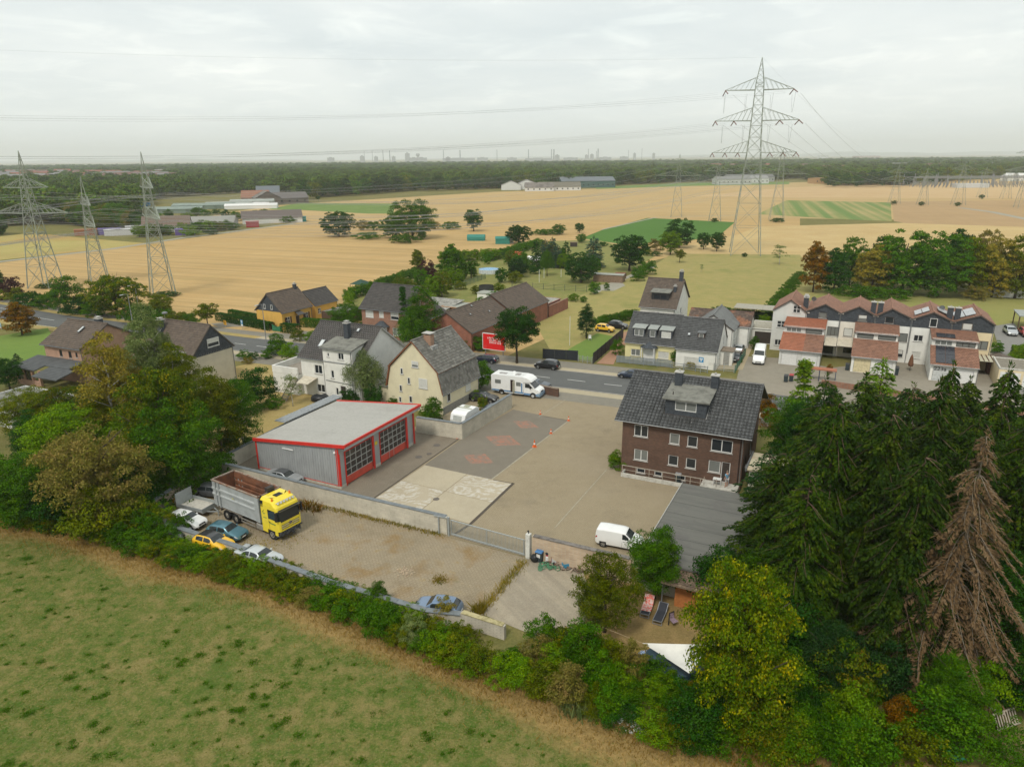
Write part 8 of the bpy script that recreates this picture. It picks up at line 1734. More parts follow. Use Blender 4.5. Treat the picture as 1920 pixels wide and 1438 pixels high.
# ------------------------------------------------------------------ things in the yards
def bin_(label,px,py,rz,lid,body=(.035,.05,.055),s=1.0,sticker=False):
 t=thing('wheelie_bin',label,'bin',G(px,py),rz,scale=s);bm=mat('bin_%d'%int(body[0]*1000),body,.5);b=B();b.loft([[(-.25,-.3,.08),(.25,-.3,.08),(.25,.3,.08),(-.25,.3,.08)],[(-.3,-.37,.98),(.3,-.37,.98),(.3,.37,.98),(-.3,.37,.98)]],True);b.out('body',bm,t)
 q=B();q.loft([[(-.32,-.4,.985),(.32,-.4,.985),(.32,.42,.985),(-.32,.42,.985)],[(-.28,-.34,1.07),(.28,-.34,1.07),(.28,.38,1.10),(-.28,.38,1.10)]],True);q.out('lid',lid,t)
 if sticker:q=B();q.q((-.18,-.352,.55),(.15,-.352,.5),(.17,-.372,.82),(-.16,-.372,.85));q.out('sticker',WF,t)
 for s_ in(1,-1):q=B();q.tube([(s_*.2,.33,.1),(s_*.28,.33,.1)],.1,10);q.out('wheel',TYRE,t)
BL=mat('lid_blue',(.07,.20,.42),.45);BK=mat('lid_black',(.03,.032,.035),.5)
bin_('black wheelie bin with blue lid and white sticker by the beige brick wall',1013,1052,R(-30),BL,sticker=True)
bin_('grey wheelie bin with white lid at the corner of the felt garage',1271,905,R(-20),mat('lid_grey',(.30,.31,.32),.5));bin_('dark wheelie bin left of the middle double garage',1588,694,R(-26),BK);bin_('dark wheelie bin right of the middle double garage',1679,703,R(-26),BK,s=1.2);bin_('dark wheelie bin by the terrace forecourt wall',1473,716,R(-26),BK);bin_('red lidded wheelie bin by the terrace forecourt wall',1483,715,R(-26),mat('lid_red',(.35,.03,.03),.5))
def blob(name,label,cat,px,py,s,m,seed=1,z=0,parts=None):
 rs=random.Random(seed);b=B();b.sphere((0,0,s[2]*.8),s[0],12,8,s[2]/s[0]);b.v=[(x*(1+rs.uniform(-.15,.15)),y*s[1]/s[0]*(1+rs.uniform(-.15,.15)),max(0,z_*(1+rs.uniform(-.1,.1))))for x,y,z_ in b.v];o=b.out(name,m,smooth=True);P=G(px,py);o.location=(P.x,P.y,z);return tag(o,label,cat)
blob('rubbish_bag','black rubbish bag left of the blue lidded bin','bag',1003,1052,(.38,.38,.38),mat('black_bag',(.02,.022,.024),.35),2)
blob('rubbish_bag','small grey bag behind the black rubbish bag','bag',1026,1050,(.16,.16,.3),mat('grey_bag',(.35,.33,.31),.6),3)
t=thing('gas_bottle','white canister with red collar and black top by the beige wall','canister',G(1026,1054),0);q=B();q.tube([(0,0,0),(0,0,.55),(0,0,.62)],[.16,.16,.12],12);q.out('body',WF,t);q=B();q.tube([(0,0,.62),(0,0,.74)],.13,12);q.out('collar',mat('red_collar',(.45,.02,.05),.5),t);q=B();q.sphere((0,0,.85),.17,10,6);q.out('top',PLAST,t)
t=thing('wheelbarrow','upturned wheelbarrow leaning on the beige wall between two handles','wheelbarrow',G(1040,1056),R(-14));q=B()
for x in(-.32,.32):q.bar((x*.7,-.4,.05),(x,.25,1.45),.05)
q.bar((-.26,-.1,.7),(.26,-.1,.7),.05);q.out('handle_frame',mat('rusty_red',(.20,.07,.05),.7),t);q=B();q.loft([[(-.2,-.3,.2),(.2,-.3,.2),(.2,-.22,.25),(-.2,-.22,.25)],[(-.3,-.02,.85),(.3,-.02,.85),(.3,.2,.9),(-.3,.2,.9)]],True);q.out('tray',mat('tray_grey',(.34,.34,.32),.5,metal=.3),t);q=B();q.tube([(-.05,-.45,.18),(.05,-.45,.18)],.18,12);q.out('wheel',TYRE,t)
t=thing('steel_pipe','thin rusty pipe leaning upright on the beige wall','pipe',G(1050,1056),0);q=B();q.tube([(0,-.2,0),(0,.15,1.9)],.03,6);q.out('shaft',mat('rusty_red',(.20,.07,.05),.7),t)
t=thing('sheet_panel','grey sheet panel leaning behind the wheelbarrow','panel',G(1046,1054),R(-14));q=B();q.mesh([(-.2,-.1,0),(.35,-.1,0),(.25,.15,1.0),(-.15,.15,1.0),(-.2,-.07,0),(.35,-.07,0),(.25,.18,1.0),(-.15,.18,1.0)],((0,1,2,3),(7,6,5,4),(0,4,5,1),(1,5,6,2),(2,6,7,3)));q.out('sheet',mat('tray_grey',(.34,.34,.32),.5),t)
def net_heap(label,px,py,r,m,seed):
 rs=random.Random(seed);b=B()
 for i in range(34):
  a=rs.uniform(0,6.28);c=Vc((rs.uniform(-r,r),rs.uniform(-r*.6,r*.6),0));pts=[c+Vc((cos(a+k)*r*.4*rs.uniform(.4,1),sin(a+k)*r*.35,.06+.22*rs.random()*(1-c.length/r/1.3)))for k in range(5)];b.tube(pts,.035,4)
 o=b.out('net_heap',m);o.location=G(px,py);return tag(o,label,'heap',kind='stuff')
net_heap('tangled green net on the concrete beside the bin',1028,1063,.75,mat('net_green',(.08,.22,.12),.8),4)
def scrap(label,px,py,rx,ry,n,m,seed,rz=0,l=(.2,.9),h=.35):
 rs=random.Random(seed);b=B()
 for i in range(n):
  p=Vc((rs.uniform(-rx,rx),rs.uniform(-ry,ry),rs.uniform(.04,h*.6)));d=Vc((rs.uniform(-1,1),rs.uniform(-1,1),rs.uniform(-.15,.35))).normalized()*rs.uniform(*l)/2;b.bar(p-d+Vc((0,0,.05)),p+d+Vc((0,0,.05)),rs.uniform(.04,.16),rs.uniform(.02,.08))
 o=b.out('scrap_heap',m);o.location=G(px,py);o.rotation_euler=(0,0,rz);return tag(o,label,'heap',kind='stuff')
scrap('rusty scrap and wood along the foot of the beige wall',1065,1066,1.6,.35,46,mat('scrap_brown',(.16,.10,.07),.9,col2=(.30,.27,.22),scale=4,island=.5),5,R(-20))
scrap('brown leaf litter in the corner of the concrete platform',1063,1185,1.1,.5,90,mat('litter_brown',(.10,.05,.03),.9,island=.4),6,R(30),(.06,.18),.08)
t=thing('crate','blue plastic crate lying on the scrap by the beige wall','crate',G(1062,1063),R(15));q=B()
for x0,y0,x1,y1 in((-.35,-.25,.35,-.21),(-.35,.21,.35,.25),(-.35,-.21,-.31,.21),(.31,-.21,.35,.21)):q.box(x0,y0,.12,x1,y1,.42)
q.box(-.35,-.25,.08,.35,.25,.119);q.out('box',mat('crate_blue',(.05,.25,.40),.5),t)
# trailer and skips at the left end
t=thing('flatbed_trailer','grey flatbed trailer with its tailboard up, behind the white hatchback','trailer',G(372,958),R(-24));q=B();q.box(-1.6,-.95,.55,1.6,.95,.62);q.out('bed',mat('trailer_bed',(.50,.48,.42),.8),t)
for nm,c in(('side_board',(-1.6,.95,.62,1.6,.99,.95)),('side_board',(-1.6,-.99,.62,1.6,-.95,.95)),('end_board',(1.6,-.99,.5,1.66,.99,.95)),('tailboard',(-1.68,-.95,.62,-1.62,.95,1.9))):q=B();q.box(*c);q.out(nm,galv,t)
q=B();q.bar((1.66,-.4,.5),(2.7,0,.5),.08);q.bar((1.66,.4,.5),(2.7,0,.5),.08);q.bar((2.6,0,0),(2.6,0,.6),.07);q.out('drawbar',galv,t)
for s_ in(1,-1):q=B();q.tube([(0,s_*1.0,.3),(0,s_*1.2,.3)],.3,14);q.out('wheel',TYRE,t);q=B();q.box(-.45,s_*1.12-.13,.62,.45,s_*1.12+.13,.66);q.out('mudguard',PLAST,t)
for lb,x,y,c in(('orange yellow open skip by the pinkish wall',311,948,(.62,.27,.02)),('green open tub in front of the orange skip',300,962,(.03,.12,.07))):
 t=thing('skip_tub',lb,'skip',G(x,y),R(40));m=mat('tub_%d'%int(c[1]*100),c,.6);q=B();o=[(-.55,-.35),(.55,-.35),(.55,.35),(-.55,.35)];O2=[(-.8,-.5),(.8,-.5),(.8,.5),(-.8,.5)]
 for i in range(4):
  a,b_=o[i],o[(i+1)%4];c_,d_=O2[i],O2[(i+1)%4];q.q((*a,0),(*b_,0),(*d_,.7),(*c_,.7));q.q((*[v*.94 for v in c_],.7),(*[v*.94 for v in d_],.7),(*[v*.94 for v in b_],.06),(*[v*.94 for v in a],.06));q.q((*c_,.7),(*d_,.7),(*[v*.94 for v in d_],.7),(*[v*.94 for v in c_],.7))
 q.q(*[(x_*.94,y_*.94,.06)for x_,y_ in o]);q.out('tub',m,t)
scrap('pile of white profiles and rusty scrap at the left corner of the yard',275,985,1.2,.7,40,mat('scrap_white',(.42,.40,.38),.7,col2=(.22,.12,.08),scale=2,island=.5),9,R(30),(.4,1.9),.6)
# weeds in the yards
def weeds(name,label,pts,n,h,col,seed,spread=.25,w=.03):
 rs=np.random.RandomState(seed);V=[]
 P=[G(*p)for p in pts];L=[(b_-a).length for a,b_ in zip(P[:-1],P[1:])]or[0]
 for i in range(n):
  if len(P)>1:k=rs.choice(len(L),p=np.array(L)/sum(L));p=P[k].lerp(P[k+1],rs.rand())
  else:p=P[0]
  x,y=p.x+rs.normal(0,spread),p.y+rs.normal(0,spread);hh=h*rs.uniform(.4,1.3);a=rs.rand()*6.28;dx,dy=cos(a)*w,sin(a)*w;lx,ly=rs.normal(0,hh*.35,2)
  V.append([(x-dx,y-dy,.02),(x+dx,y+dy,.02),(x+dx*.8+lx*.5,y+dy*.8+ly*.5,hh*.6),(x+lx,y+ly,hh)])
 o=ONEW(name,quads_mesh(name,np.array(V),F[col]));CL_(o);return tag(o,label,None,kind='stuff')
weeds('weeds','dry weeds along the foot of the long pale wall',[(560,940),(700,974),(830,1004)],1100,.26,'weed',1,.22)
weeds('weeds','tall dry weeds along the edge of the concrete platform',[(985,1052),(955,1085),(905,1145)],750,.42,'weed',2,.24,.02);weeds('weeds','tall green weeds at the end of the lower yard wall',[(893,1150),(905,1142)],320,.7,'weed',3,.25,.02)
weeds('weeds','round patch of weeds in the middle of the lower yard',[(824,1088)],340,.16,'weed',4,.34);weeds('weeds','dry weeds scattered between the parked cars',[(300,1000),(400,985),(470,1030),(560,1010)],1200,.16,'weed',5,1.0);weeds('weeds','dry weeds behind the tipper truck',[(345,945),(395,920)],900,.25,'weed',6,.8);weeds('weeds','dry weeds at the corner of the lower yard near the wall',[(555,950),(600,960)],160,.9,'rust',7,.25)
weeds('weeds','white flowering weeds at the meadow edge of the hedge',[(1060,1335),(1110,1345)],500,.8,'silver',8,.3)
def specks(name,label,pts,n,s,m,seed,sp):
 rs=random.Random(seed);b=B();P=[G(*p)for p in pts]
 for i in range(n):k=rs.random()*(len(P)-1);p=P[int(k)].lerp(P[min(int(k)+1,len(P)-1)],k%1);x,y=p.x+rs.gauss(0,sp),p.y+rs.gauss(0,sp);r=s*rs.uniform(.4,1.3);b.box(x-r,y-r,.05,x+r,y+r*.8,.05+r*.8)
 return tag(b.out(name,m),label,None,kind='stuff')
specks('rubble','white plaster rubble at the edge of the dry grass below the hedge',[(1135,1330),(1175,1355),(1225,1375)],130,.07,mat('rubble_white',(.72,.71,.68),.8),1,.35)
specks('sand_patch','pale crumbled patch in the lower yard',[(757,1070),(763,1076)],110,.035,mat('rubble_sand',(.48,.37,.26),.9),2,.33)
# cones
def cone(label,px,py,s,tilt=0):
 t=thing('traffic_cone',label,'cone',G(px,py),0,scale=s);t.location.z=.03;q=B();q.bbox(-.2,-.2,0,.2,.2,.04,.01);q.out('base',mat('cone_orange',(.65,.12,.02),.5),t)
 for nm,z0,z1,r0,r1,m in(('cone_body',.04,.26,.14,.10,mat('cone_orange',(.65,.12,.02),.5)),('white_band',.26,.40,.10,.075,WF),('cone_tip',.40,.70,.075,.03,mat('cone_orange',(.65,.12,.02),.5))):q=B();q.tube([(0,0,z0),(0,0,z1)],[r0,r1],10);q.out(nm,m,t)
for lb,x,y,s in(('largest traffic cone, between the painted squares and the open yard',1002,838,1.25),('traffic cone behind the largest one',1033,813,.9),('traffic cone at the far corner of the painted asphalt',1066,789,.9),('small traffic cone near the end of the pale wall',1013,777,.8),('traffic cone at the corner of the pale wall',858,822,.8)):cone(lb,x,y,s)
blob('football','black and white ball beside the cone at the pale wall corner','ball',854,819,(.13,.13,.13),mat('ball_dark',(.05,.05,.05),.5,col2=(.5,.5,.5),scale=8),4)
# loungers, shade sail, pool cover, garden hut
def lounger(label,px,py,rz,towel=False):
 t=thing('sun_lounger',label,'sun lounger',G(px,py),rz);fr=mat('lounger_frame',(.30,.31,.33),.4,metal=.4);cl=mat('lounger_mesh',(.035,.038,.048),.8,scale=20)
 q=B()
 for y in(-.32,.32):q.bar((-.95,y,.34),(.35,y,.34),.05)
 q.bar((-.95,-.32,.34),(-.95,.32,.34),.05)
 for y in(-.32,.32):q.bar((.35,y,.34),(.95,y,.70),.05)
 q.bar((.95,-.32,.70),(.95,.32,.70),.05);q.bar((-.95,-.32,.08),(-.95,.32,.08),.04);q.out('frame',fr,t)
 for x in(-.92,.3):
  for y in(-.32,.32):q=B();q.bar((x,y,0),(x,y,.34),.05);q.out('leg',fr,t)
 q=B();q.mesh([(-.93,-.30,.35),(.35,-.30,.35),(.35,.30,.35),(-.93,.30,.35)],((0,1,2,3),));q.out('seat',cl,t);q=B();q.q((.35,-.30,.35),(.93,-.30,.71),(.93,.30,.71),(.35,.30,.35));q.out('backrest',cl,t)
 if towel:
  w=thing('beach_towel','colourful beach towel draped over the left sun lounger','towel',G(px,py),rz);m1=mat('towel_pattern',(.60,.46,.42),.9,col2=(.62,.16,.13),scale=5,mix=(.47,.53),wear=((.25,.48,.30),3.0,.58,.62))
  q=B();pr=[(-.55,.365),(.33,.375),(.66,.585),(.99,.79),(1.02,.74)]
  for(a,z),(c,z2)in zip(pr[:-1],pr[1:]):q.q((a,-.36,z),(c,-.36,z2),(c,.36,z2),(a,.36,z))
  for(a,z),(c,z2)in zip(pr[:-2],pr[1:-1]):q.q((a,-.36,z-.16),(c,-.36,z2-.16),(c,-.36,z2),(a,-.36,z))
  q.out('cloth',m1,w)
lounger('sun lounger under the colourful towel',1213,1145,R(68),True);lounger('dark mesh sun lounger right of the towelled one',1238,1158,R(64))
def sail():
 t=thing('shade_sail','pale triangular shade sail stretched over the covered pool','shade sail',(0,0,0),0);A,Bq,D=G(1204,1205,1.5),G(1340,1208,2.3),G(1292,1262,1.9);n=10;b=B();idx={}
 for i in range(n+1):
  for j in range(n+1-i):
   u,v=i/n,j/n;w=1-u-v;p=A*w+Bq*u+D*v;sag=27*u*v*w*.28;e=(u*w+v*w+u*v)*.10;c=(A+Bq+D)/3;p=p.lerp(c,e);idx[(i,j)]=len(b.v);b.v.append((p.x,p.y,p.z-sag))
 for i in range(n):
  for j in range(n-i):
   b.f.append((idx[(i,j)],idx[(i+1,j)],idx[(i,j+1)]));b.m.append(0)
   if i+j<n-1:b.f.append((idx[(i+1,j)],idx[(i+1,j+1)],idx[(i,j+1)]));b.m.append(0)
 b.out('cloth',mat('sail_cloth',(.66,.65,.60),.8,var=.04,scale=1.5),t,smooth=True);q=B();q.tube([A,A+(A-D).normalized()*.3+Vc((-2.6,1.0,.5))],.015,4);q.out('rope',mat('rope',(.4,.3,.18),.8),t)
 p=thing('pool_cover','dark blue covered pool half beneath the shade sail','pool cover',G(1262,1255),R(-20));q=B();rg_=[[(1.9*k*cos(a*.3142),1.5*k*sin(a*.3142),z)for a in range(20)]for k,z in((1.0,0),(1.0,.72),(.94,.78))];q.loft(rg_,True);q.out('cover',mat('tarp_blue',(.03,.065,.09),.45,col2=(.05,.09,.12),scale=2,bump=.05),p)
 for lb,x,y,c in(('pale blue pool toy left of the covered pool',1203,1225,(.30,.42,.62)),('turquoise pool toy near the covered pool',1201,1236,(.2,.48,.45)),('green pool toy at the edge of the covered pool',1224,1227,(.08,.45,.28)),('lilac pool toy beside the pale blue one',1212,1224,(.42,.42,.62))):blob('pool_toy',lb,'toy',x,y,(.24,.18,.1),mat('toy_%d_%d'%(int(c[0]*99),int(c[1]*99)),c,.4),int(x))
sail()
_o=G(1238,1092,2.35);_o.z=0
t=thing('garden_shelter','garden shelter with brown shingle roof and orange wall behind the loungers','shelter',_o,TH);q=B();q.box(.9,1.0,0,3.9,1.9,2.2);q.out('wall',mat('orange_wall',(.42,.16,.05),.8),t);q=B();q.box(0,0,2.3,4.6,2.35,2.37);ro=q.out('roof',mat('shelter_board',(.20,.15,.10),.9),t);tiles((0,0,2.385),(1,0,0),(0,1,.10),4.6,2.35,'shingles',mat('brown_shingle',(.20,.145,.10),.9,col2=(.13,.095,.07),scale=2,island=.35),ro,.3,.26)
for x in(.15,4.4):q=B();q.bar((x,.15,0),(x,.15,2.3),.09);q.out('post',GUT,t)
t=thing('folded_chair','black folded garden chair with a striped towel right of the loungers','chair',G(1258,1170),R(30));q=B();q.bar((-.25,0,0),(-.1,.1,.95),.05);q.bar((.25,0,0),(.3,.1,.95),.05);q.bar((-.1,.1,.9),(.3,.1,.9),.05);q.out('frame',PLAST,t);q=B();q.q((-.15,.0,.45),(.28,.0,.45),(.28,.1,.92),(-.1,.1,.92));q.q((-.22,-.45,.42),(.28,-.45,.42),(.28,0,.45),(-.15,0,.45));q.out('towel',mat('striped_towel',(.28,.20,.24),.9,col2=(.08,.06,.08),scale=9,stretch=(1,6,1)),t)
# tarpaulin and clutter by the white house
blob('covered_barbecue','black tarpaulin covered heap at the back of the white house','heap',601,752,(1.4,.9,.55),mat('black_tarp',(.018,.02,.024),.4),7)
# lean corrugated strip behind the hall
t=thing('corrugated_roof','strip of grey corrugated roof behind the metal hall','roof',G(538,830),R(63.5));q=B()
for i in range(44):q.box(i*.24,0,2.5+(.04 if i%2 else 0),i*.24+.24,1.6,2.56+(.04 if i%2 else 0))
q.out('sheet',mat('corrugated_zinc',(.28,.30,.31),.6),t)
# ------------------------------------------------------------------ billboard, lamps, signs
def billboard():
 A,E_=G(906,663),G(945,668);d=E_-A;rz=math.atan2(d.y,d.x);k=proj(A)[2]/FPX;W_=46*k;t=thing('billboard','bright red billboard with white slogan half hidden by the street tree','billboard',A,rz);z0,H_=.95,2.65
 q=B();q.box(0,-.06,z0,W_,.06,z0+H_);q.out('panel',mat('billboard_red',(.66,.012,.012),.5,var=.03,scale=.4),t);q=B();q.bar((0,0,z0-.04),(W_,0,z0-.04),.16,.1);q.bar((0,0,z0+H_+.04),(W_,0,z0+H_+.04),.16,.1)
 for x in(0,W_):q.bar((x,0,z0),(x,0,z0+H_),.12,.16)
 q.out('frame',WF,t)
 for x in(.4,W_-.4):q=B();q.bar((x,.1,0),(x,.1,z0),.12);q.out('leg',GUT,t)
 wm=mat('slogan_white',(.75,.72,.70),.6)
 rs=random.Random(4) # three lines of blocky capitals, too small to read; the tree hides their ends
 for x,z,n,h in((.95,2.72,9,.34),(1.25,2.34,8,.30),(1.3,1.96,8,.30)):
  for k in range(n):
   q=B();x0=x+k*.27+(.1 if k>4 else 0);f=rs.choice([1,2,3]);q.box(x0,-.068,z,x0+.07,-.0605,z+h)
   if f!=1:q.box(x0+.071,-.068,z+h-.07,x0+.2,-.0605,z+h)
   if f==3:q.box(x0+.071,-.068,z,x0+.2,-.0605,z+.07)
   q.box(x0+.071,-.068,z+h*.42,x0+.2,-.0605,z+h*.42+.06);q.out('slogan_letter',wm,t)
 q=B();q.loft([[(.5+r*cos(a*.393),-.068,1.35+r*sin(a*.393))for a in range(16)]for r in(.15,.2)],False);q.out('round_mark',mat('mark_pink',(.62,.16,.14),.6),t)
billboard()
def lamp(label,px,py,ty,arm=1.2,ang=R(-110)):
 P=G(px,py);h=height_to(P,ty);t=thing('street_lamp',label,'street lamp',P,ang);q=B();q.tube([(0,0,0),(0,0,h*.5),(0,0,h)],[.10,.075,.05],8);q.tube([(0,0,h),(arm*.5,0,h+.12),(arm,0,h+.1)],.04,6);q.out('pole',mat('lamp_pole',(.30,.31,.31),.5,metal=.4),t);q=B();q.bbox(arm-.1,-.13,h+.06,arm+.65,.13,h+.16,.02);q.out('lamp_head',mat('lamp_head',(.45,.47,.47),.5),t)
lamp('street lamp in front of the ochre cottage',501,656,571);lamp('street lamp rising behind the pale birch on the left',250,613,552);lamp('second pole behind the pale birch on the left',262,590,535)
def sign(label,px,py,ty,kind):
 P=G(px,py);h=height_to(P,ty);t=thing('road_sign',label,'sign',P,R(-40));q=B();q.tube([(0,0,0),(0,0,h)],.035,6);q.out('post',galv,t)
 if kind=='y':q=B();q.box(-.55,-.04,h-.9,.55,-.02,h);q.out('plate',mat('sign_yellow',(.78,.40,.02),.5),t);q=B();q.box(-.35,-.05,h-.5,.3,-.042,h-.42);q.box(-.35,-.05,h-.34,.1,-.042,h-.28);q.out('lettering',DF,t)
 else:
  q=B();q.box(-.4,-.04,h-.8,.4,-.02,h);q.out('plate',mat('sign_blue',(.05,.26,.50),.5),t);q=B();q.box(-.28,-.05,h-.35,.28,-.042,h-.15);q.box(-.1,-.05,h-.65,.1,-.042,h-.4);q.box(-.38,-.04,h-1.2,.38,-.02,h-.85);q.out('white_plate',WF,t)
sign('yellow town sign before the clipped hedge',423,614,601,'y');sign('blue zone sign with white plate before the clipped hedge',455,618,600,'b');sign('green and white sign by the road at the left edge',3,618,605,'b');sign('blue stop sign before the low white house',1313,700,670,'b')
lamp_=[((1108,650),592)]
t=thing('flag_pole','thin white pole standing in the front garden by the dark fence','pole',G(1068,648),0);q=B();q.tube([(0,0,0),(0,0,height_to(G(1068,648),593))],.045,6);q.out('pole',WF,t)
t=thing('garden_chairs','white garden chair under the dark teal tree','chair',G(1106,638),0);t.name='garden_chair';q=B();q.box(-.25,-.25,.42,.25,.25,.46);q.out('seat',WF,t);q=B();q.box(-.25,.21,.46,.25,.25,.95);q.out('backrest',WF,t)
for x in(-.22,.22):
 for y in(-.22,.22):q=B();q.bar((x,y,0),(x,y,.42),.04);q.out('leg',WF,t)
# garden things in the middle distance
t=thing('swimming_pool','round above ground pool with bright blue water in the gardens','pool',G(917,512),0);q=B();q.loft([[(3*cos(a*.2618),3*sin(a*.2618),z)for a in range(24)]for z in(0,1.2)],False);q.out('wall',mat('pool_wall',(.55,.60,.60),.5),t);q=B();q.q(*[(2.95*cos(a*.2618),2.95*sin(a*.2618),1.12)for a in range(24)]);q.out('water',mat('pool_water',(.02,.28,.55),.08,spec=.6),t)
for i in range(4):q=B();a=3.9+i*.6;q.bar((3.02*cos(a),3.02*sin(a),0),(3.02*cos(a),3.02*sin(a),1.2),.12);q.out('rib',WF,t)
def shed(label,px,py,W,D,h,rz,wm,rm,arch=False,name='garden_shed',ridge=.8):
 t=thing(name,label,'shed',G(px,py),rz);b=B();b.box(0,0,0,W,D,h);b.out('wall',wm,t);r=B()
 if arch:r.loft([[(x,D/2-(D/2+.1)*cos(a*math.pi/8),h*.5+(h*.6+ridge)*sin(a*math.pi/8))for a in range(9)]for x in(-.1,W+.1)],False,closed=False)
 else:
  for s in(0,1):r.q(*[(-.2,-.2 if not s else D+.2,h),(W+.2,-.2 if not s else D+.2,h),(W+.2,D/2,h+ridge),(-.2,D/2,h+ridge)][::(1 if not s else-1)])
  r.q((0,0,h),(0,D/2,h+ridge*.9),(0,D,h));r.q((W,0,h),(W,D,h),(W,D/2,h+ridge*.9))
 r.out('roof',rm,t);return t
tl=mat('teal_tin',(.03,.20,.16),.6);wd=mat('shed_wood',(.22,.15,.10),.9,var=.2)
shed('teal green arched shed left of the two',876,452,7,3.2,1.5,R(-4),tl,tl,True);shed('teal green shed under the dark tree',929,458,5.5,4,2.0,R(-4),tl,tl,False);shed('grey white hut right of the teal shed',950,457,2.5,3,2.2,R(-4),mat('hut_white',(.5,.52,.5),.8),wd)
shed('red roofed playhouse in the gardens',964,487,2.4,2.2,1.6,R(-30),mat('play_blue',(.22,.42,.45),.7),mat('play_red',(.5,.06,.04),.6),ridge=1.0,name='playhouse');shed('dark open hut at the green field',1069,463,2.5,2,1.6,R(-10),DF,wd,ridge=.1,name='field_hut')
shed('long open timber shed with pale roof behind the gardens',1112,528,8,3,2.0,R(-22),wd,mat('pale_felt',(.30,.31,.27),.9),ridge=.15,name='open_shed');shed('red brown dome shelter beside the open timber shed',1153,523,2.6,2,.8,R(-22),wd,mat('dome_brown',(.20,.08,.05),.8),True)
shed('round white tent in the gardens',988,495,4.5,4,1.4,R(-20),WF,WF,True,name='garden_tent');t=thing('trampoline','dark trampoline on the lawn behind the barn','trampoline',G(912,552),0);q=B();q.loft([[(1.8*cos(a*.4),1.8*sin(a*.4),z)for a in range(16)]for z in(.7,2.2)],False);q.out('net',mat('net_dark',(.04,.045,.04),.8),t)
for a in range(4):q=B();q.bar((1.7*cos(a*1.57),1.7*sin(a*1.57),0),(1.7*cos(a*1.57),1.7*sin(a*1.57),.7),.07);q.out('leg',GUT,t)
shed('pale flat shed roof behind the barn ridge',895,565,6,3.5,2.0,R(-26),PLASTER_W,mat('pale_felt',(.30,.31,.27),.9),ridge=.1)
for i,(x,y,ty)in enumerate(((1011,530,506),(1020,522,503),(1052,520,505))):t=thing('washing_pole',('left','middle','right')[i]+' of three white poles in the fenced garden','pole',G(x,y),0);q=B();q.tube([(0,0,0),(0,0,height_to(G(x,y),ty))],.06,6);q.out('pole',WF,t)
# debris at the lower right
t=thing('broken_chair','broken pale wicker furniture in the bushes at the lower right corner','chair',G(1885,1365),R(20));q=B();rs=random.Random(5)
for i in range(9):q.bar((-.9+i*.2,-.2,.3),(-.8+i*.2,.3,1.0),.05)
q.bar((-1,-.2,.4),(.9,-.2,.3),.07);q.bar((-.9,.3,1.0),(.9,.3,.95),.07);q.bar((-1,.5,1.4),(-.2,.1,1.0),.08);q.out('slats',mat('bleached_wood',(.42,.37,.30),.9),t)
t=thing('green_tarp','scrap of green tarpaulin in the bushes at the lower right corner','tarpaulin',G(1795,1432),R(10));q=B();q.q((-.5,0,.2),(.5,-.1,.25),(-.2,.5,.8),(-.45,.4,.7));q.out('sheet',mat('tarp_green',(.03,.25,.14),.5),t)
# half hidden house behind the spruces
O=G(1600,905);house('hidden_house','white house with grey tiled roof almost hidden behind the spruces','house',O,TH,9,8,4.0,6.6,PLASTER_W,T_GREY,(('S',2,2.6,1.4,1.2,'2'),('S',6.5,2.6,1.4,1.2,'2'),('W',3,2.6,1.2,1.2,'2')),tile=(.4,.4))
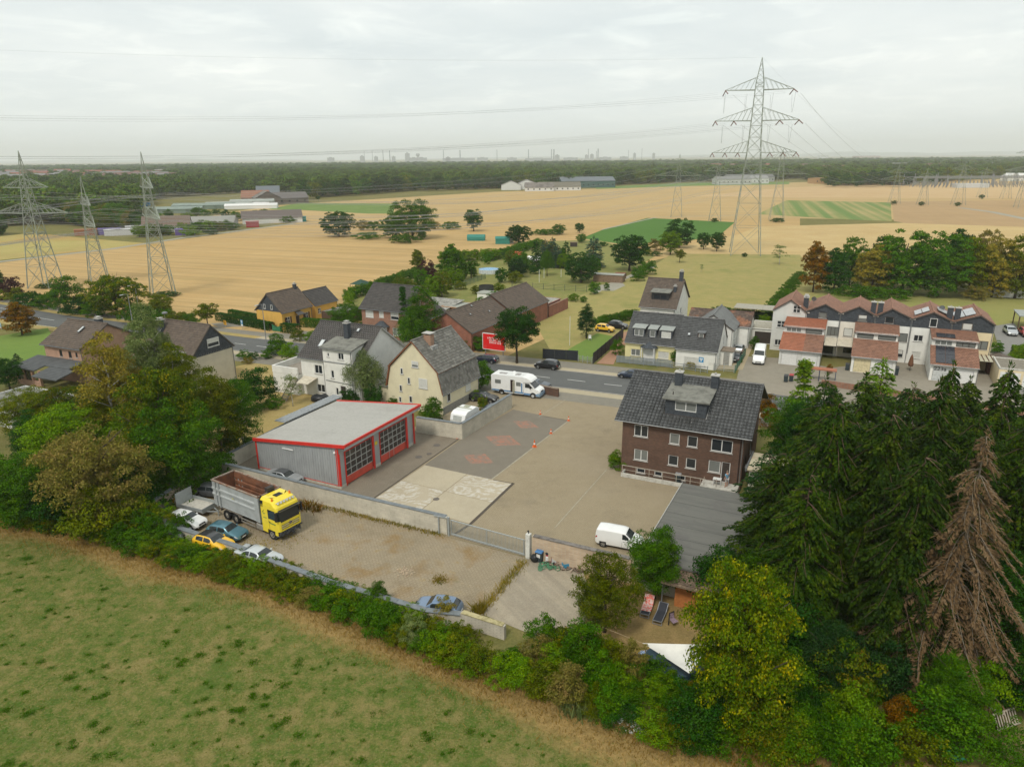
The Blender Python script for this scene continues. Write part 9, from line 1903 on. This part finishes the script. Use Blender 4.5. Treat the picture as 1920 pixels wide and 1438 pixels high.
# ------------------------------------------------------------------ person on the terrace
def person():
 bh=Vc((11.5,69.2,0));a=R(-25.4);u=Vc((cos(a),sin(a),0));v=Vc((-u.y,u.x,0));P=bh+u*11.0-v*.95;P.z=.85
 t=thing('person','person in light blue T-shirt and pale shorts standing on the terrace by the door','person',P,R(-150))
 def skin(name,verts,edges,rad,m,parent,sub=2):
  me=bpy.data.meshes.new(name);me.from_pydata(verts,edges,[]);me.materials.append(m);o=ONEW(name,me);CL_(o);o.parent=parent
  md=o.modifiers.new('skin','SKIN');md.use_smooth_shade=True;sk=me.skin_vertices[0].data if me.skin_vertices else None
  if sk is None:
   bm=bmesh.new();bm.from_mesh(me);lay=bm.verts.layers.skin.verify();bm.to_mesh(me);bm.free();sk=me.skin_vertices[0].data
  for i,r in enumerate(rad):sk[i].radius=r if hasattr(r,'__len__')else(r,r);sk[i].use_root=i==0
  s=o.modifiers.new('sub','SUBSURF');s.levels=sub;s.render_levels=sub;return o
 V=[(0,0,.93),(0,0,1.08),(0,.01,1.26),(0,.01,1.42),(0,.01,1.50),(0,-.01,1.60),(0,-.01,1.70)];E_=[(i,i+1)for i in range(6)];Rd=[(.15,.11),(.14,.10),(.165,.115),(.15,.09),(.055,.06),(.075,.095),(.06,.08)]
 for s in(1,-1):
  n=len(V);V+=[(s*.10,0,.86),(s*.11,-.01,.50),(s*.12,.02,.10),(s*.13,-.12,.04)];E_+=[(0,n),(n,n+1),(n+1,n+2),(n+2,n+3)];Rd+=[.09,.058,.04,.035]
  n=len(V);V+=[(s*.19,.01,1.42),(s*.25,.02,1.16),(s*.26,-.08,.93),(s*.26,-.10,.86)];E_+=[(3,n),(n,n+1),(n+1,n+2),(n+2,n+3)];Rd+=[.055,.042,.03,.03]
  for k in range(4):m_=len(V);V+=[(s*(.26+.0),-.13+.022*k,.80),(s*.25,-.135+.022*k,.745)];E_+=[(n+3,m_),(m_,m_+1)];Rd+=[.0095,.008]
  m_=len(V);V+=[(s*.235,-.15,.83),(s*.22,-.165,.80)];E_+=[(n+3,m_),(m_,m_+1)];Rd+=[.01,.009]
 skn=mat('skin',(.46,.26,.18),.6,var=.04);skin('body',V,E_,Rd,skn,t)
 Vs=[(0,0,.90),(0,0,1.08),(0,.01,1.26),(0,.01,1.43),(.20,.01,1.42),(.245,.02,1.22),(-.20,.01,1.42),(-.245,.02,1.22)];skin('shirt',Vs,[(0,1),(1,2),(2,3),(3,4),(4,5),(3,6),(6,7)],[(.175,.135),(.165,.125),(.185,.135),(.165,.105),.075,.066,.075,.066],mat('shirt_blue',(.17,.36,.52),.9),t)
 Vp=[(0,0,.95),(.105,0,.85),(.112,-.01,.52),(-.105,0,.85),(-.112,-.01,.52)];skin('shorts',Vp,[(0,1),(1,2),(0,3),(3,4)],[(.165,.125),.11,.085,.11,.085],mat('shorts_pale',(.48,.46,.46),.9),t)
 q=B();q.sphere((0,.005,1.69),.098,12,8,1.15);q.v=[(x,y,max(z,1.655+(.05 if y<0 else-.05)))for x,y,z in q.v];q.out('hair',mat('hair_grey',(.20,.15,.11),.9),t,smooth=True)
 for s in(1,-1):q=B();q.sphere((s*.03,-.10,1.66),.011,6,4);q.out('eye',DF,t);q=B();q.sphere((s*.082,.0,1.64),.025,6,4);q.out('ear',skn,t)
 q=B();q.loft([[(-.012,-.095,1.655),(.012,-.095,1.655),(0,-.095,1.65)],[(-.018,-.12,1.62),(.018,-.12,1.62),(0,-.105,1.61)]],True);q.out('nose',skn,t);q=B();q.box(-.025,-.103,1.583,.025,-.094,1.592);q.out('mouth',mat('lips',(.35,.12,.1),.6),t)
 tb=thing('folding_table','small white folding table beside the person on the terrace','table',bh+u*10.1-v*.95+Vc((0,0,.85)),a);q=B();q.box(-.4,-.3,.70,.4,.3,.74);q.out('table_top',WF,tb)
 for x in(-.35,.35):
  for y in(-.25,.25):q=B();q.bar((x,y,0),(x,y,.7),.04);q.out('leg',WF,tb)
person()
# ------------------------------------------------------------------ pylons and lines
STEEL=mat('pylon_steel',(.27,.30,.25),.7,metal=.2,var=.1,scale=.5);WIRE=mat('wire_grey',(.30,.31,.31),.6)
def pylon(label,px,py,ty,base,arms,rz,k=1.0,waist=.42,detail=1,pos=None,hh=None,th=1.0,group=None):
 """lattice mast: base width, arms = [(height share, half span, depth)]"""
 P=pos if pos is not None else G(px,py);H=hh or height_to(P,ty);t=thing('electricity_pylon',label,'pylon',P,rz,group);zt=min(.88,arms[0][0]+.035)*H;tw=base*.125;zk=.58*H;wk=base*.20
 def w(z):return base/2+(wk-base/2)*z/zk if z<zk else wk+(tw-wk)*(z-zk)/(zt-zk)if z<zt else max(.02,tw*(1-(z-zt)/(H-zt+.01)))
 b=B();zs=[0];f=.0
 while zs[-1]<zt-1.2:zs.append(min(zt,zs[-1]+max(1.7,w(zs[-1])*2*(.95 if detail else 1.4))))
 zs[-1]=zt
 for sx,sy in((1,1),(1,-1),(-1,-1),(-1,1)):
  for z0,z1 in zip(zs[:-1],zs[1:]):b.bar((sx*w(z0),sy*w(z0),z0),(sx*w(z1),sy*w(z1),z1),(.20-.10*z0/H)*k*th)
  b.bar((sx*w(zt-.01),sy*w(zt-.01),zt),(0,0,H),.12*k*th)
 b.out('legs',STEEL,t);c=B()
 for z0,z1 in zip(zs[:-1],zs[1:]):
  a,d=w(z0),w(z1);cn0=[(a,a),(a,-a),(-a,-a),(-a,a)];cn1=[(d,d),(d,-d),(-d,-d),(-d,d)]
  for i in range(4):p0,p1,q0,q1=cn0[i],cn0[(i+1)%4],cn1[i],cn1[(i+1)%4];s=.08*k*th;c.bar((*p0,z0),(*q1,z1),s);c.bar((*p1,z0),(*q0,z1),s);c.bar((*q0,z1),(*q1,z1),s)
 for j in range(1,5):
  z0=zt+(H-zt)*(j-1)/5;z1=zt+(H-zt)*j/5;a=tw*(1-(j-1)/5);d=tw*(1-j/5);c.bar((a,a,z0),(-d,d,z1),.07*k*th);c.bar((-a,-a,z0),(d,-d,z1),.07*k*th)
 c.out('bracing',STEEL,t);tips=[]
 for(hs,span,dep)in arms:
  z=hs*H;ar=B();ww=w(z)
  for sx in(1,-1):
   tip=(sx*span,0,z+.1);n=max(3,int(span/1.6));tp=Vc(tip)
   for sy in(1,-1):lo=Vc((sx*ww,sy*ww,z));up=Vc((sx*ww,sy*ww,z+dep));ar.bar(lo,tp,.19*k*th);ar.bar(up,tp,.11*k*th)
   for i in range(n):
    f0,f1=i/n,(i+1)/n;lo0,lo1=Vc((sx*ww,ww,z)).lerp(tp,f0),Vc((sx*ww,-ww,z)).lerp(tp,f1);ar.bar(lo0,lo1,.08*k*th)
    for sy in(1,-1):u0,l1=Vc((sx*ww,sy*ww,z+dep)).lerp(tp,f0),Vc((sx*ww,sy*ww,z)).lerp(tp,f1);ar.bar(u0,l1,.07*k*th)
   tips.append((sx*span,z))
  ar.out('crossarm',STEEL,t)
 t['tips']=str(tips);return t,tips,H
INS=mat('insulator_brown',(.16,.06,.045),.5)
main,mt,MH=pylon('big green lattice pylon with three cross arms right of the centre',1396,477,108,9.6,[(.845,10.5,3.6),(.695,13.0,3.9),(.535,13.2,3.7)],R(-14))
mr=R(-14);MP=Vc(main.location)
dl=Vc((-sin(mr),cos(mr),0))
for i,(hs,xs)in enumerate(((.845,(-10.3,10.3)),(.695,(-12.8,-7.0,7.0,12.8)),(.535,(-13,-9,-5,5,9,13)))):
 for x in xs:
  for s in(1,-1):q=B();a=Vc((x,0,hs*MH));q.tube([a,a+Vc((-.6*s,s*4.6 if i<2 else s*2.6,-1.2))],.16 if i<2 else.13,6);q.out('insulator',INS,main)
def wire(label,a,c,sag,r=.035,n=16,group='overhead power wires'):
 pts=[]
 for i in range(n+1):f=i/n;p=a.lerp(c,f);p.z-=4*sag*f*(1-f);pts.append(p)
 b=B();b.tube(pts,r,3,False);return tag(b.out('overhead_wire',WIRE),label,'wire',group)
def tipw(P,rz,x,z):return P+Vc((cos(rz)*x,sin(rz)*x,z))
LFT,LR=Vc((-330,150,0)),R(-60);far1=G(1676,382);FH=height_to(far1,309)
pylon('pylon beyond the left edge that carries the wires of the big pylon',0,0,0,9.6,[(.845,10.5,3.6),(.695,13.0,3.9),(.535,13.2,3.7)],R(70),pos=LFT,hh=68)
for hs,xs in((.845,(-10.3,10.3)),(.695,(-12.8,-7.0,7.0,12.8)),(.535,(-13,-9,9,13))):
 for x in xs:
  for o_ in(-.25,.25)if hs>.6 else(0,):wire('bundled wire running left from the big pylon',tipw(MP,mr,x,hs*MH-1)+dl*-3*0+Vc((-3,-2,0))+Vc((0,0,o_)),tipw(LFT,R(70),-x,hs*68-1+o_),11,.017,26,'wires left of the big pylon')
  if hs>.6:wire('wire running right from the big pylon to the far pylons',tipw(MP,mr,x,hs*MH-1)+Vc((3,2,0)),tipw(far1,mr,x,hs*.97*FH),9,.035,20,'wires right of the big pylon')
wire('earth wire from the top of the big pylon to the left',MP+Vc((0,0,MH)),LFT+Vc((0,0,68)),6,.015,20,'earth wires');wire('earth wire from the top of the big pylon to the right',MP+Vc((0,0,MH)),far1+Vc((0,0,FH)),6,.015,20,'earth wires')
for x in(-8,-3,3,8): # the drop loops under the arms
 for hs in(.845,.695):q=B();q.tube([tipw(Vc((0,0,0)),0,x*1.3-1*0,hs*MH-1.3-5.5*sin(math.pi*i/8))+Vc((0,-4.4+8.8*i/8,0))for i in range(9)],.04,3,False);q.out('jumper_loop',WIRE,main)
arm2=[(.80,9.0,2.6),(.60,13.5,3.0)]
fr=[]
for i,(lb,px,py,ty,bs,rz,arms,th)in enumerate((
 ('leftmost lattice pylon, with a wide lower cross arm',87,538,283,6.0,R(-4),[(.74,6,2.2),(.555,10,2.6),(.40,.8,.6)],1.0),('slim middle pylon of the three on the left',187,530,330,4.6,R(128),[(.74,8,2.2),(.55,9.5,2.4)],1.0),('right pylon of the three on the left',306,552,285,5.2,R(125),[(.76,9,2.4),(.56,12,2.6)],1.0),
 ('thin far pylon left of the big one, nearest the lone field trees',1268,407,289,6,R(-14),[(.86,8,2.4),(.66,12,2.6)],.8),('thin far pylon with its foot in the green field',1340,415,305,6,R(-14),[(.86,7,2.2),(.66,10,2.4)],.8),('far pylon seen just right of the big one',1455,415,280,7,R(-14),[(.88,8,2.4),(.66,12,2.6)],.8),
 ('first of the far pylons beyond the striped field',1676,382,309,6.5,R(-14),[(.80,7,2.4),(.62,10,2.6)],.7),('second of the far pylons beyond the striped field',1729,385,319,6,R(-14),[(.80,6,2.4),(.60,8,2.6)],.7),('third of the far pylons beyond the striped field',1796,385,306,7,R(-14),[(.85,7,2.6),(.62,9,2.8)],.7),('fourth of the far pylons, in front of the substation',1841,371,313,6,R(-14),[(.8,6,2.6),(.6,8,2.8)],.6),('fifth of the far pylons, right of the substation',1885,373,318,6,R(-14),[(.8,6,2.6),(.6,8,2.8)],.6),('far pylon at the right edge of the photo',1916,390,276,7,R(-14),[(.9,9,2.6),(.62,13,2.8)],.9))):
 o,tp,h=pylon(lb,px,py,ty,bs,arms,rz,detail=0 if i>2 else 1,th=th);fr.append((Vc(o.location),rz,tp,h))
# wires of the three left pylons: off to the left and over to the far ones
for i,j in((0,3),(1,4),(2,5)):
 A,rz,tp,h=fr[i];Bp,r2,tp2,h2=fr[j]
 for k,(x,z)in enumerate(tp):
  if abs(x)<3:continue
  x2,z2=tp2[min(k,len(tp2)-1)]
  for f in(1.0,.55)if abs(x)>7 else(1.0,):
   a=tipw(A,R(72),x*f,z-1.5);wire('thin power wire across the stubble field',a,tipw(Bp,r2,x2*f,z2-1.5),9,.032,20,'wires across the stubble field');d=(a-tipw(Bp,r2,x2*f,0));d.z=0;wire('thin power wire leaving the picture at the left',a,a+d.normalized()*330+Vc((0,0,2)),9,.032,16,'wires leaving at the left')
for i,(x,y,w_)in enumerate(((87,540,40),(306,556,60),(1458,417,26),(1340,417,14),(1676,384,12),(1796,387,12),(1728,386,12),(1841,373,12),(1396,482,12))):plant('bushFar','dark',x,y,y-8,w_,'bushes growing at the foot of pylon',group='bushes at the pylon feet')
# ------------------------------------------------------------------ farms and nursery
def farm(label,px,py,W,D,ev,rg,rz,wm,rm,axis='x',name='farm_building',cat='farm building'):
 t=thing(name,label,cat,G(px,py),rz);b=B();b.box(0,0,0,W,D,ev);b.out('wall',wm,t);r=B();o=.4
 if axis=='x':
  g=B();g.q((W,0,ev),(W,D,ev),(W,D/2,rg));g.q((0,D,ev),(0,0,ev),(0,D/2,rg));g.out('gable',wm,t)
  for s in(0,1):y0=-o if not s else D+o;k=(rg-ev)/(D/2);r.q(*[(-o,y0,ev-k*o+.1),(W+o,y0,ev-k*o+.1),(W+o,D/2,rg+.1),(-o,D/2,rg+.1)][::(1 if not s else-1)])
 else:
  g=B();g.q((0,0,ev),(W,0,ev),(W/2,0,rg));g.q((W,D,ev),(0,D,ev),(W/2,D,rg));g.out('gable',wm,t)
  for s in(0,1):x0=-o if not s else W+o;k=(rg-ev)/(W/2);r.q(*[(x0,D+o,ev-k*o+.1),(x0,-o,ev-k*o+.1),(W/2,-o,rg+.1),(W/2,D+o,rg+.1)][::(1 if not s else-1)])
 r.out('roof',rm,t)
 if W>8 and ev>3.2 and axis=='x':
  n=int(W/5)
  for i in range(n):w=B();w.box(W*(i+.4)/n,-.06,ev*.35,W*(i+.4)/n+1.3,-.01,ev*.35+1.3);w.out('window',GL,t)
 return t
fw=mat('farm_white',(.62,.62,.59),.9);fr_=mat('farm_grey_roof',(.17,.155,.14),.9,var=.2,scale=.3);fb=mat('farm_green',(.05,.11,.10),.8);bw=mat('barn_timber',(.12,.10,.085),.9)
farm('white farmhouse at the left of the distant farm',940,357,20,14,5,9,R(0),fw,fr_,'y');farm('white gabled farmhouse in the middle of the distant farm',968,356,22,16,5.5,10,R(0),fw,fr_,'y');farm('low white stable of the distant farm',985,359,28,12,3.5,8,R(2),fw,fr_);farm('long grey roofed barn of the distant farm',1010,358,42,16,3.5,8,R(2),fw,mat('mossy_roof',(.15,.14,.11),.9));farm('large green barn at the right of the distant farm',1053,353,58,32,7,11,R(4),fb,mat('slate_roof_far',(.13,.15,.165),.8))
for i in range(12):pass
farm('big cowshed with dark roof left of the maize field',492,384,34,20,4.0,8.0,R(28),bw,mat('cow_roof',(.13,.12,.115),.9));farm('dark gabled barn beside the big cowshed',480,385,18,16,5,9.5,R(28),bw,fr_,'y');farm('house with reddish roof behind the cowshed',453,381,20,12,4,9,R(10),mat('farm_brick',(.24,.14,.10),.9),mat('farm_red_roof',(.26,.13,.085),.9));farm('grey barn behind the dark gabled one',482,376,18,14,6,11,R(15),bw,mat('slate_roof_far',(.13,.15,.165),.8))
pt=mat('poly_tunnel',(.30,.33,.30),.5,var=.1,scale=.3);pg2=mat('greenhouse',(.16,.21,.17),.4,var=.15,scale=.3)
for lb,x,y,W,D,h,m in(('long pale greenhouse of the nursery',262,402,36,14,2.6,pg2),('second long greenhouse behind the first',322,394,40,14,2.6,pg2),('white poly tunnel before the dark barn',421,393,34,9,2.2,WF),('white poly tunnel right of the first',461,390,15,9,2.2,WF),('grey nursery shed with pale roof',431,388,30,12,3.5,pt),('pale nursery roof in the middle',385,392,30,10,3.0,pt)):shed(lb,x,y,W,D,h,R(12),m,m,ridge=1.3,name='greenhouse')
farm('wide grey roofed hall of the nursery along the track',296,433,34,22,2.6,5.4,R(14),mat('hall_grey',(.28,.27,.25),.8),mat('hall_roof',(.25,.25,.225),.8,var=.06,scale=.1),name='nursery_hall');farm('brown roofed house at the near end of the nursery hall',268,438,20,14,3,7,R(20),fw,mat('brown_far',(.15,.11,.085),.9),name='nursery_house');farm('bungalow with dark hipped roof at the farm track',455,421,30,14,2.8,6.2,R(20),fw,mat('bungalow_roof',(.125,.105,.095),.9),name='bungalow',cat='house');farm('low white annex with awning right of the bungalow',500,416,12,8,2.6,3.4,R(20),fw,fw,name='annex',cat='house')
for lb,x,y,W,c in(('purple fence panel of the nursery hall',329,442,8,(.12,.08,.26)),('purple shed left of the nursery',185,441,9,(.12,.09,.28)),('teal container at the end of the farm track',549,417,7,(.03,.22,.20)),('blue roof among the woodland trees',247,388,12,(.06,.22,.42)),('white roofed shed left of the nursery',196,443,14,(.5,.5,.5)),('orange brown shed at the woodland edge',140,443,9,(.28,.12,.06)),('red car like red shed at the farm track',462,427,6,(.30,.03,.04)),('white garden shed in the nursery meadow',236,436,7,(.55,.55,.55))):shed(lb,x,y,W,4,2.6,R(20),mat('shed_%d_%d'%(int(c[0]*99),int(c[2]*99)),c,.7),mat('shed_%d_%d'%(int(c[0]*99),int(c[2]*99)),c,.7),ridge=.3,name='small_shed')
for i,(lb,x,y,W,c)in enumerate((('long grey warehouse among trees right of the centre',1345,347,40,(.45,.46,.44)),('white warehouse right of the long grey one',1395,345,30,(.55,.56,.54)),('stack of straw bales at the far field edge',1528,345,40,(.42,.26,.12)),('white house group left of the dark copse',1607,343,16,(.6,.6,.58)),('white house right in the far row',1635,343,16,(.6,.6,.58)),('grey warehouse roof in the wood',1365,342,60,(.3,.31,.3)))):farm(lb,x,y,W,18,6,9 if i!=2 else 6.3,R(5),mat('far_wall_%d'%i,c,.9),mat('far_roof_%d'%i,tuple(k*(.45 if i!=2 else 1)for k in c),.9),name='straw_stack' if i==2 else 'warehouse',cat='straw stack' if i==2 else 'warehouse')
# ------------------------------------------------------------------ town at the left, works on the horizon
rgx=random.Random(21);tw=mat('town_wall',(.58,.56,.52),.9);roofs=[mat('town_roof_red',(.24,.10,.07),.9),mat('town_roof_brown',(.16,.10,.08),.9),mat('town_roof_grey',(.2,.2,.2),.9)]
base_t=None
def block_at(px,py,ty,wpx,m,name,label,cat,group=None,d=None,rm=None):
 P=G(px,py)if d is None else Vc(((px-CXP)/FPX*d,d,0));z=proj(P)[2];W=wpx*z/FPX;b=B();H=height_to(P,ty);t=thing(name,label,cat,P,0,group);b.box(-W/2,0,0,W/2,W*.7,H);b.out('wall',m,t)
 r=B();r.box(-W/2-.3,-.3,H+.01,W/2+.3,W*.7+.3,H+.6);r.out('roof',rm or m,t);return t
protos=[]
for k in range(3):
 t=thing('town_house','small house with tiled roof in the distant town','house',G(60,350),0,'houses of the distant town');b=B();b.box(-9,0,0,9,11,7.5);b.out('wall',tw,t);g=B();g.q((-9.5,-.5,7.4),(9.5,-.5,7.4),(9.5,5.5,13),(-9.5,5.5,13));g.q((9.5,11.5,7.4),(-9.5,11.5,7.4),(-9.5,5.5,13),(9.5,5.5,13));g.q((9,0,7.5),(9,11,7.5),(9,5.5,12.8));g.q((-9,11,7.5),(-9,0,7.5),(-9,5.5,12.8));g.out('roof',roofs[k],t);protos.append(t)
for i in range(110):
 x=rgx.uniform(-20,330)if i<90 else rgx.uniform(1340,1900);y=rgx.uniform(333,346)if i<90 else rgx.uniform(318,328);P=G(x,y);t=protos[i%3]if i<3 else copy_tree(protos[i%3],P,0,group='houses of the distant town');t.location=P;t.rotation_euler=(0,0,rgx.uniform(-.6,.6));t.scale=(rgx.uniform(.9,2.2),rgx.uniform(.9,1.3),rgx.uniform(.9,1.25))
cw_=mat('far_concrete',(.26,.27,.27),.9);cl_=mat('far_pale',(.50,.51,.50),.9);cg_=mat('far_dark',(.13,.14,.15),.9)
block_at(282,336,323,14,cl_,'tower_block','white stepped block of flats above the town, left half','building');block_at(300,335,319,18,cl_,'tower_block','white stepped block of flats above the town, right half','building')
block_at(200,345,340,36,cl_,'warehouse','long white warehouse roof in the town','warehouse');block_at(545,329,322,26,cl_,'warehouse','pale works seen in a gap of the wood','warehouse')
D0=6200
def stack(px,ty,r,label,m=cg_,d=D0,top=None):
 P=Vc(((px-CXP)/FPX*d*1.045,d,0));x_,y_,z_=proj(P);P.x+=(px-x_)*z_/FPX;H=height_to(P,ty);t=thing('industrial_chimney',label,'chimney',P,0,'chimneys on the skyline');b=B();b.tube([(0,0,0),(0,0,H*.5),(0,0,H)],[r*1.3,r*1.1,r],10);b.out('shaft',m,t)
 q=B();q.tube([(0,0,H+.2),(0,0,H+2)],r*1.12,10);q.out('rim',m,t)
for i,(x,y,r,lb)in enumerate(((719,278,2.6,'short chimney left of the thicker one on the skyline'),(731.5,277,3.6,'thicker chimney left of the centre of the skyline'),(863,263,4.0,'second tallest chimney on the skyline'),(832,281,2.6,'small chimney left of the second tallest'),(991,279,3.0,'chimney left of the tallest'),(1038.5,249,4.6,'tallest chimney on the skyline'),(1034,280,3,'short chimney just left of the tallest'),(1121,275,4.2,'stout chimney right of the tallest'),(1103,275,2.2,'thin mast right of the tallest chimney'),(932,280,2.4,'slim chimney in the middle of the skyline'),(684,279,1.6,'faint chimney far left of the works'),(699,280,1.6,'faint chimney left of the works'),(1178,282,1.6,'faint mast right of the works'),(1203,278,1.6,'rightmost faint mast of the works'),(1118,284,2.0,'chimney beside the stout one'))):stack(x,y,r,lb)
def works(px,ty,wpx,label,m=cw_,d=D0-150,name='industrial_building'):
 P=Vc(((px-CXP)/FPX*d,d,0));x_,y_,z_=proj(P);P.x+=(px-x_)*z_/FPX;W=wpx*z_/FPX;H=height_to(P,ty);t=thing(name,label,'building',P,0,'works on the skyline');b=B();b.box(-W/2,0,0,W/2,30,H);b.out('hall',m,t);q=B();q.box(-W*.2,5,H,W*.15,20,H*1.12);q.out('roof_house',m,t)
for x,y,w,lb in((620,296,12,'low dark block at the left end of the works'),(679,293,7,'dome like block of the works'),(705,294,6,'small block right of the dome like one'),(764,288,8,'rounded tower of the works'),(776,296,14,'hall right of the rounded tower'),(790,296,20,'wide hall in the middle of the works'),(738,294,6,'block beside the thicker chimney'),(840,295,8,'block left of the second tallest chimney'),(905,296,20,'low hall right of the second tallest chimney'),(960,296,18,'low hall left of the tallest chimney'),(1045,291,8,'block at the foot of the tallest chimney'),(1070,296,26,'low hall right of the tallest chimney'),(1100,291,5,'narrow block under the thin mast'),(1110,290,6,'narrow block before the stout chimney'),(1135,295,22,'hall right of the stout chimney'),(1190,288,4,'left tower of the distant bridge'),(1226,288,4,'right tower of the distant bridge'),(860,297,60,'long low hall of the works'),(1010,297,50,'second long low hall of the works'),(1170,294,14,'dark hall before the bridge')):works(x,y,w,lb)
P=Vc(((784-CXP)/FPX*D0,D0,0));x_,y_,z_=proj(P);P.x+=(784-x_)*z_/FPX;H=height_to(P,288);t=thing('water_tower','mushroom shaped water tower on the skyline','water tower',P,0);b=B();b.tube([(0,0,0),(0,0,H*.6)],[6,4],10);b.out('shaft',cw_,t);b=B();b.tube([(0,0,H*.55),(0,0,H*.8),(0,0,H)],[5,17,12],14);b.out('tank',cw_,t)
for x,y,ty,w,lb,m in((1040,306,300,6,'white silo among the trees below the tallest chimney',cl_),(1010,310,305,46,'long pale blue hall below the chimneys',mat('pale_teal_hall',(.34,.46,.46),.8)),(1100,306,298,20,'pale works below the stout chimney',cl_),(975,308,304,40,'long white hall among the trees',cl_),(1150,308,303,14,'white hall right of the pale works',cl_),(1545,298,292,16,'faint white hall on the right horizon',cl_),(1630,300,293,40,'pink works on the right horizon',mat('pink_works',(.42,.34,.30),.9)),(70,302,299,26,'faint hall on the left horizon',cl_),(130,306,302,40,'pale warehouses beyond the town',cl_)):block_at(x,y,ty,w,m,'distant_hall',lb,'building')
# substation at the right
def substation():
 P=G(1870,352);t=thing('substation','grey electrical substation with many portal frames before the far trees','substation',P,R(-5));b=B();rs=random.Random(4)
 for i in range(15):
  for j in range(4):
   x,y=-70+i*11,j*22;b.bar((x,y,0),(x,y,rs.uniform(8,13)),.5);b.bar((x,y,9),(x+11,y,9),.5)
   for k in range(3):b.bar((x+k*3.5,y+6,0),(x+k*3.5,y+6,rs.uniform(3,6)),.45)
 b.out('portal_frames',mat('substation_grey',(.20,.21,.21),.7),t,stuff=True);q=B();q.box(-40,-4,0,-10,6,4);q.out('control_house',cl_,t)
 for lb,x in(('white gabled house left above the substation',1890),('white gabled house right above the substation',1912)):farm(lb,x,340,16,12,5,9,R(10),fw,fw,'y',name='white_house',cat='house')
substation()
# ------------------------------------------------------------------ grass of the near meadow
def tufts():
 rs=np.random.RandomState(12);V=[]
 def blade(x,y,h,w,l):a=rs.rand()*6.28;dx,dy=cos(a)*w,sin(a)*w;lx,ly=rs.normal(0,l,2);return[(x-dx,y-dy,.04),(x+dx,y+dy,.04),(x+dx*.6+lx*.6,y+dy*.6+ly*.6,.05+h*.7),(x+lx,y+ly,.05+h)]
 n=0;D=[]
 while n<240:
  x=rs.uniform(-50,22);y=rs.uniform(20,56)
  if y>foot_y(x)-3.5:continue
  px,py,z=proj((x,y,0))
  if not(-40<px<1960 and py<1480):continue
  if rs.rand()>.35+.65*(py>1200):continue
  n+=1;r=rs.choice([.08,.12,.16,.22,.3,.38],p=[.18,.2,.24,.2,.13,.05])
  for i in range(int(90*(r/.2)**1.5)):q=rs.normal(0,r*.55,2);V.append(blade(x+q[0]*1.2,y+q[1],rs.uniform(.05,.16)*math.exp(-(q@q)/(2*r*r)),.016,.07))
 D.append(('grass_tufts','dark green tufts scattered over the mown meadow',V,'tuft'))
 V=[]
 for i in range(60000):
  x=rs.uniform(-55,26);y=rs.uniform(22,60)
  if y>foot_y(x)+.8:continue
  px,py,z=proj((x,y,0))
  if not(-30<px<1950 and py<1460):continue
  V.append(blade(x,y,rs.uniform(.04,.10),.018,.07))
 D.append(('grass_blades','short grass blades over the meadow',V,'tuftpale'))
 F['tuftpale']=leaf_mat('tuft_pale',[(.10,.17,.03),(.14,.19,.04),(.21,.20,.06),(.32,.26,.11)],patch=.6,trans=.5)
 V=[]
 for i in range(14000):
  x=rs.uniform(-50,24);y=foot_y(x)-abs(rs.normal(0,1.5))+.5;V.append(blade(x,y,rs.uniform(.12,.38)+(.25 if x>12 and rs.rand()<.4 else 0),.02,.12))
 D.append(('dry_grass','long dry grass along the foot of the hedge',V,'straw'))
 F['tuft']=leaf_mat('tuft',[(.06,.14,.025),(.08,.17,.03),(.10,.20,.035),(.13,.22,.045)],patch=.6,trans=.5)
 F['straw']=leaf_mat('straw',[(.22,.145,.052),(.30,.205,.08),(.37,.27,.12),(.44,.35,.18)],patch=.4,trans=.4)
 for nm,lb,V,c in D:o=ONEW(nm,quads_mesh(nm,np.array(V),F[c]));CL_(o);tag(o,lb,None,kind='stuff')
tufts()
hb=B();hb.box(-16100,-400,-1.5,16100,19100,320)
hzm=bpy.data.materials.new('haze_air');hzm.use_nodes=True;ht=hzm.node_tree;ht.nodes.clear()
ho=N(ht,'ShaderNodeOutputMaterial');hv=N(ht,'ShaderNodeVolumePrincipled',inp={'Color':(.97,.99,1.0,1),'Density':.00013,'Anisotropy':.2});ht.links.new(hv.outputs[0],ho.inputs['Volume'])
hbo=hb.out('haze',hzm);hbo['kind']='stuff';hbo.display_type='WIRE'
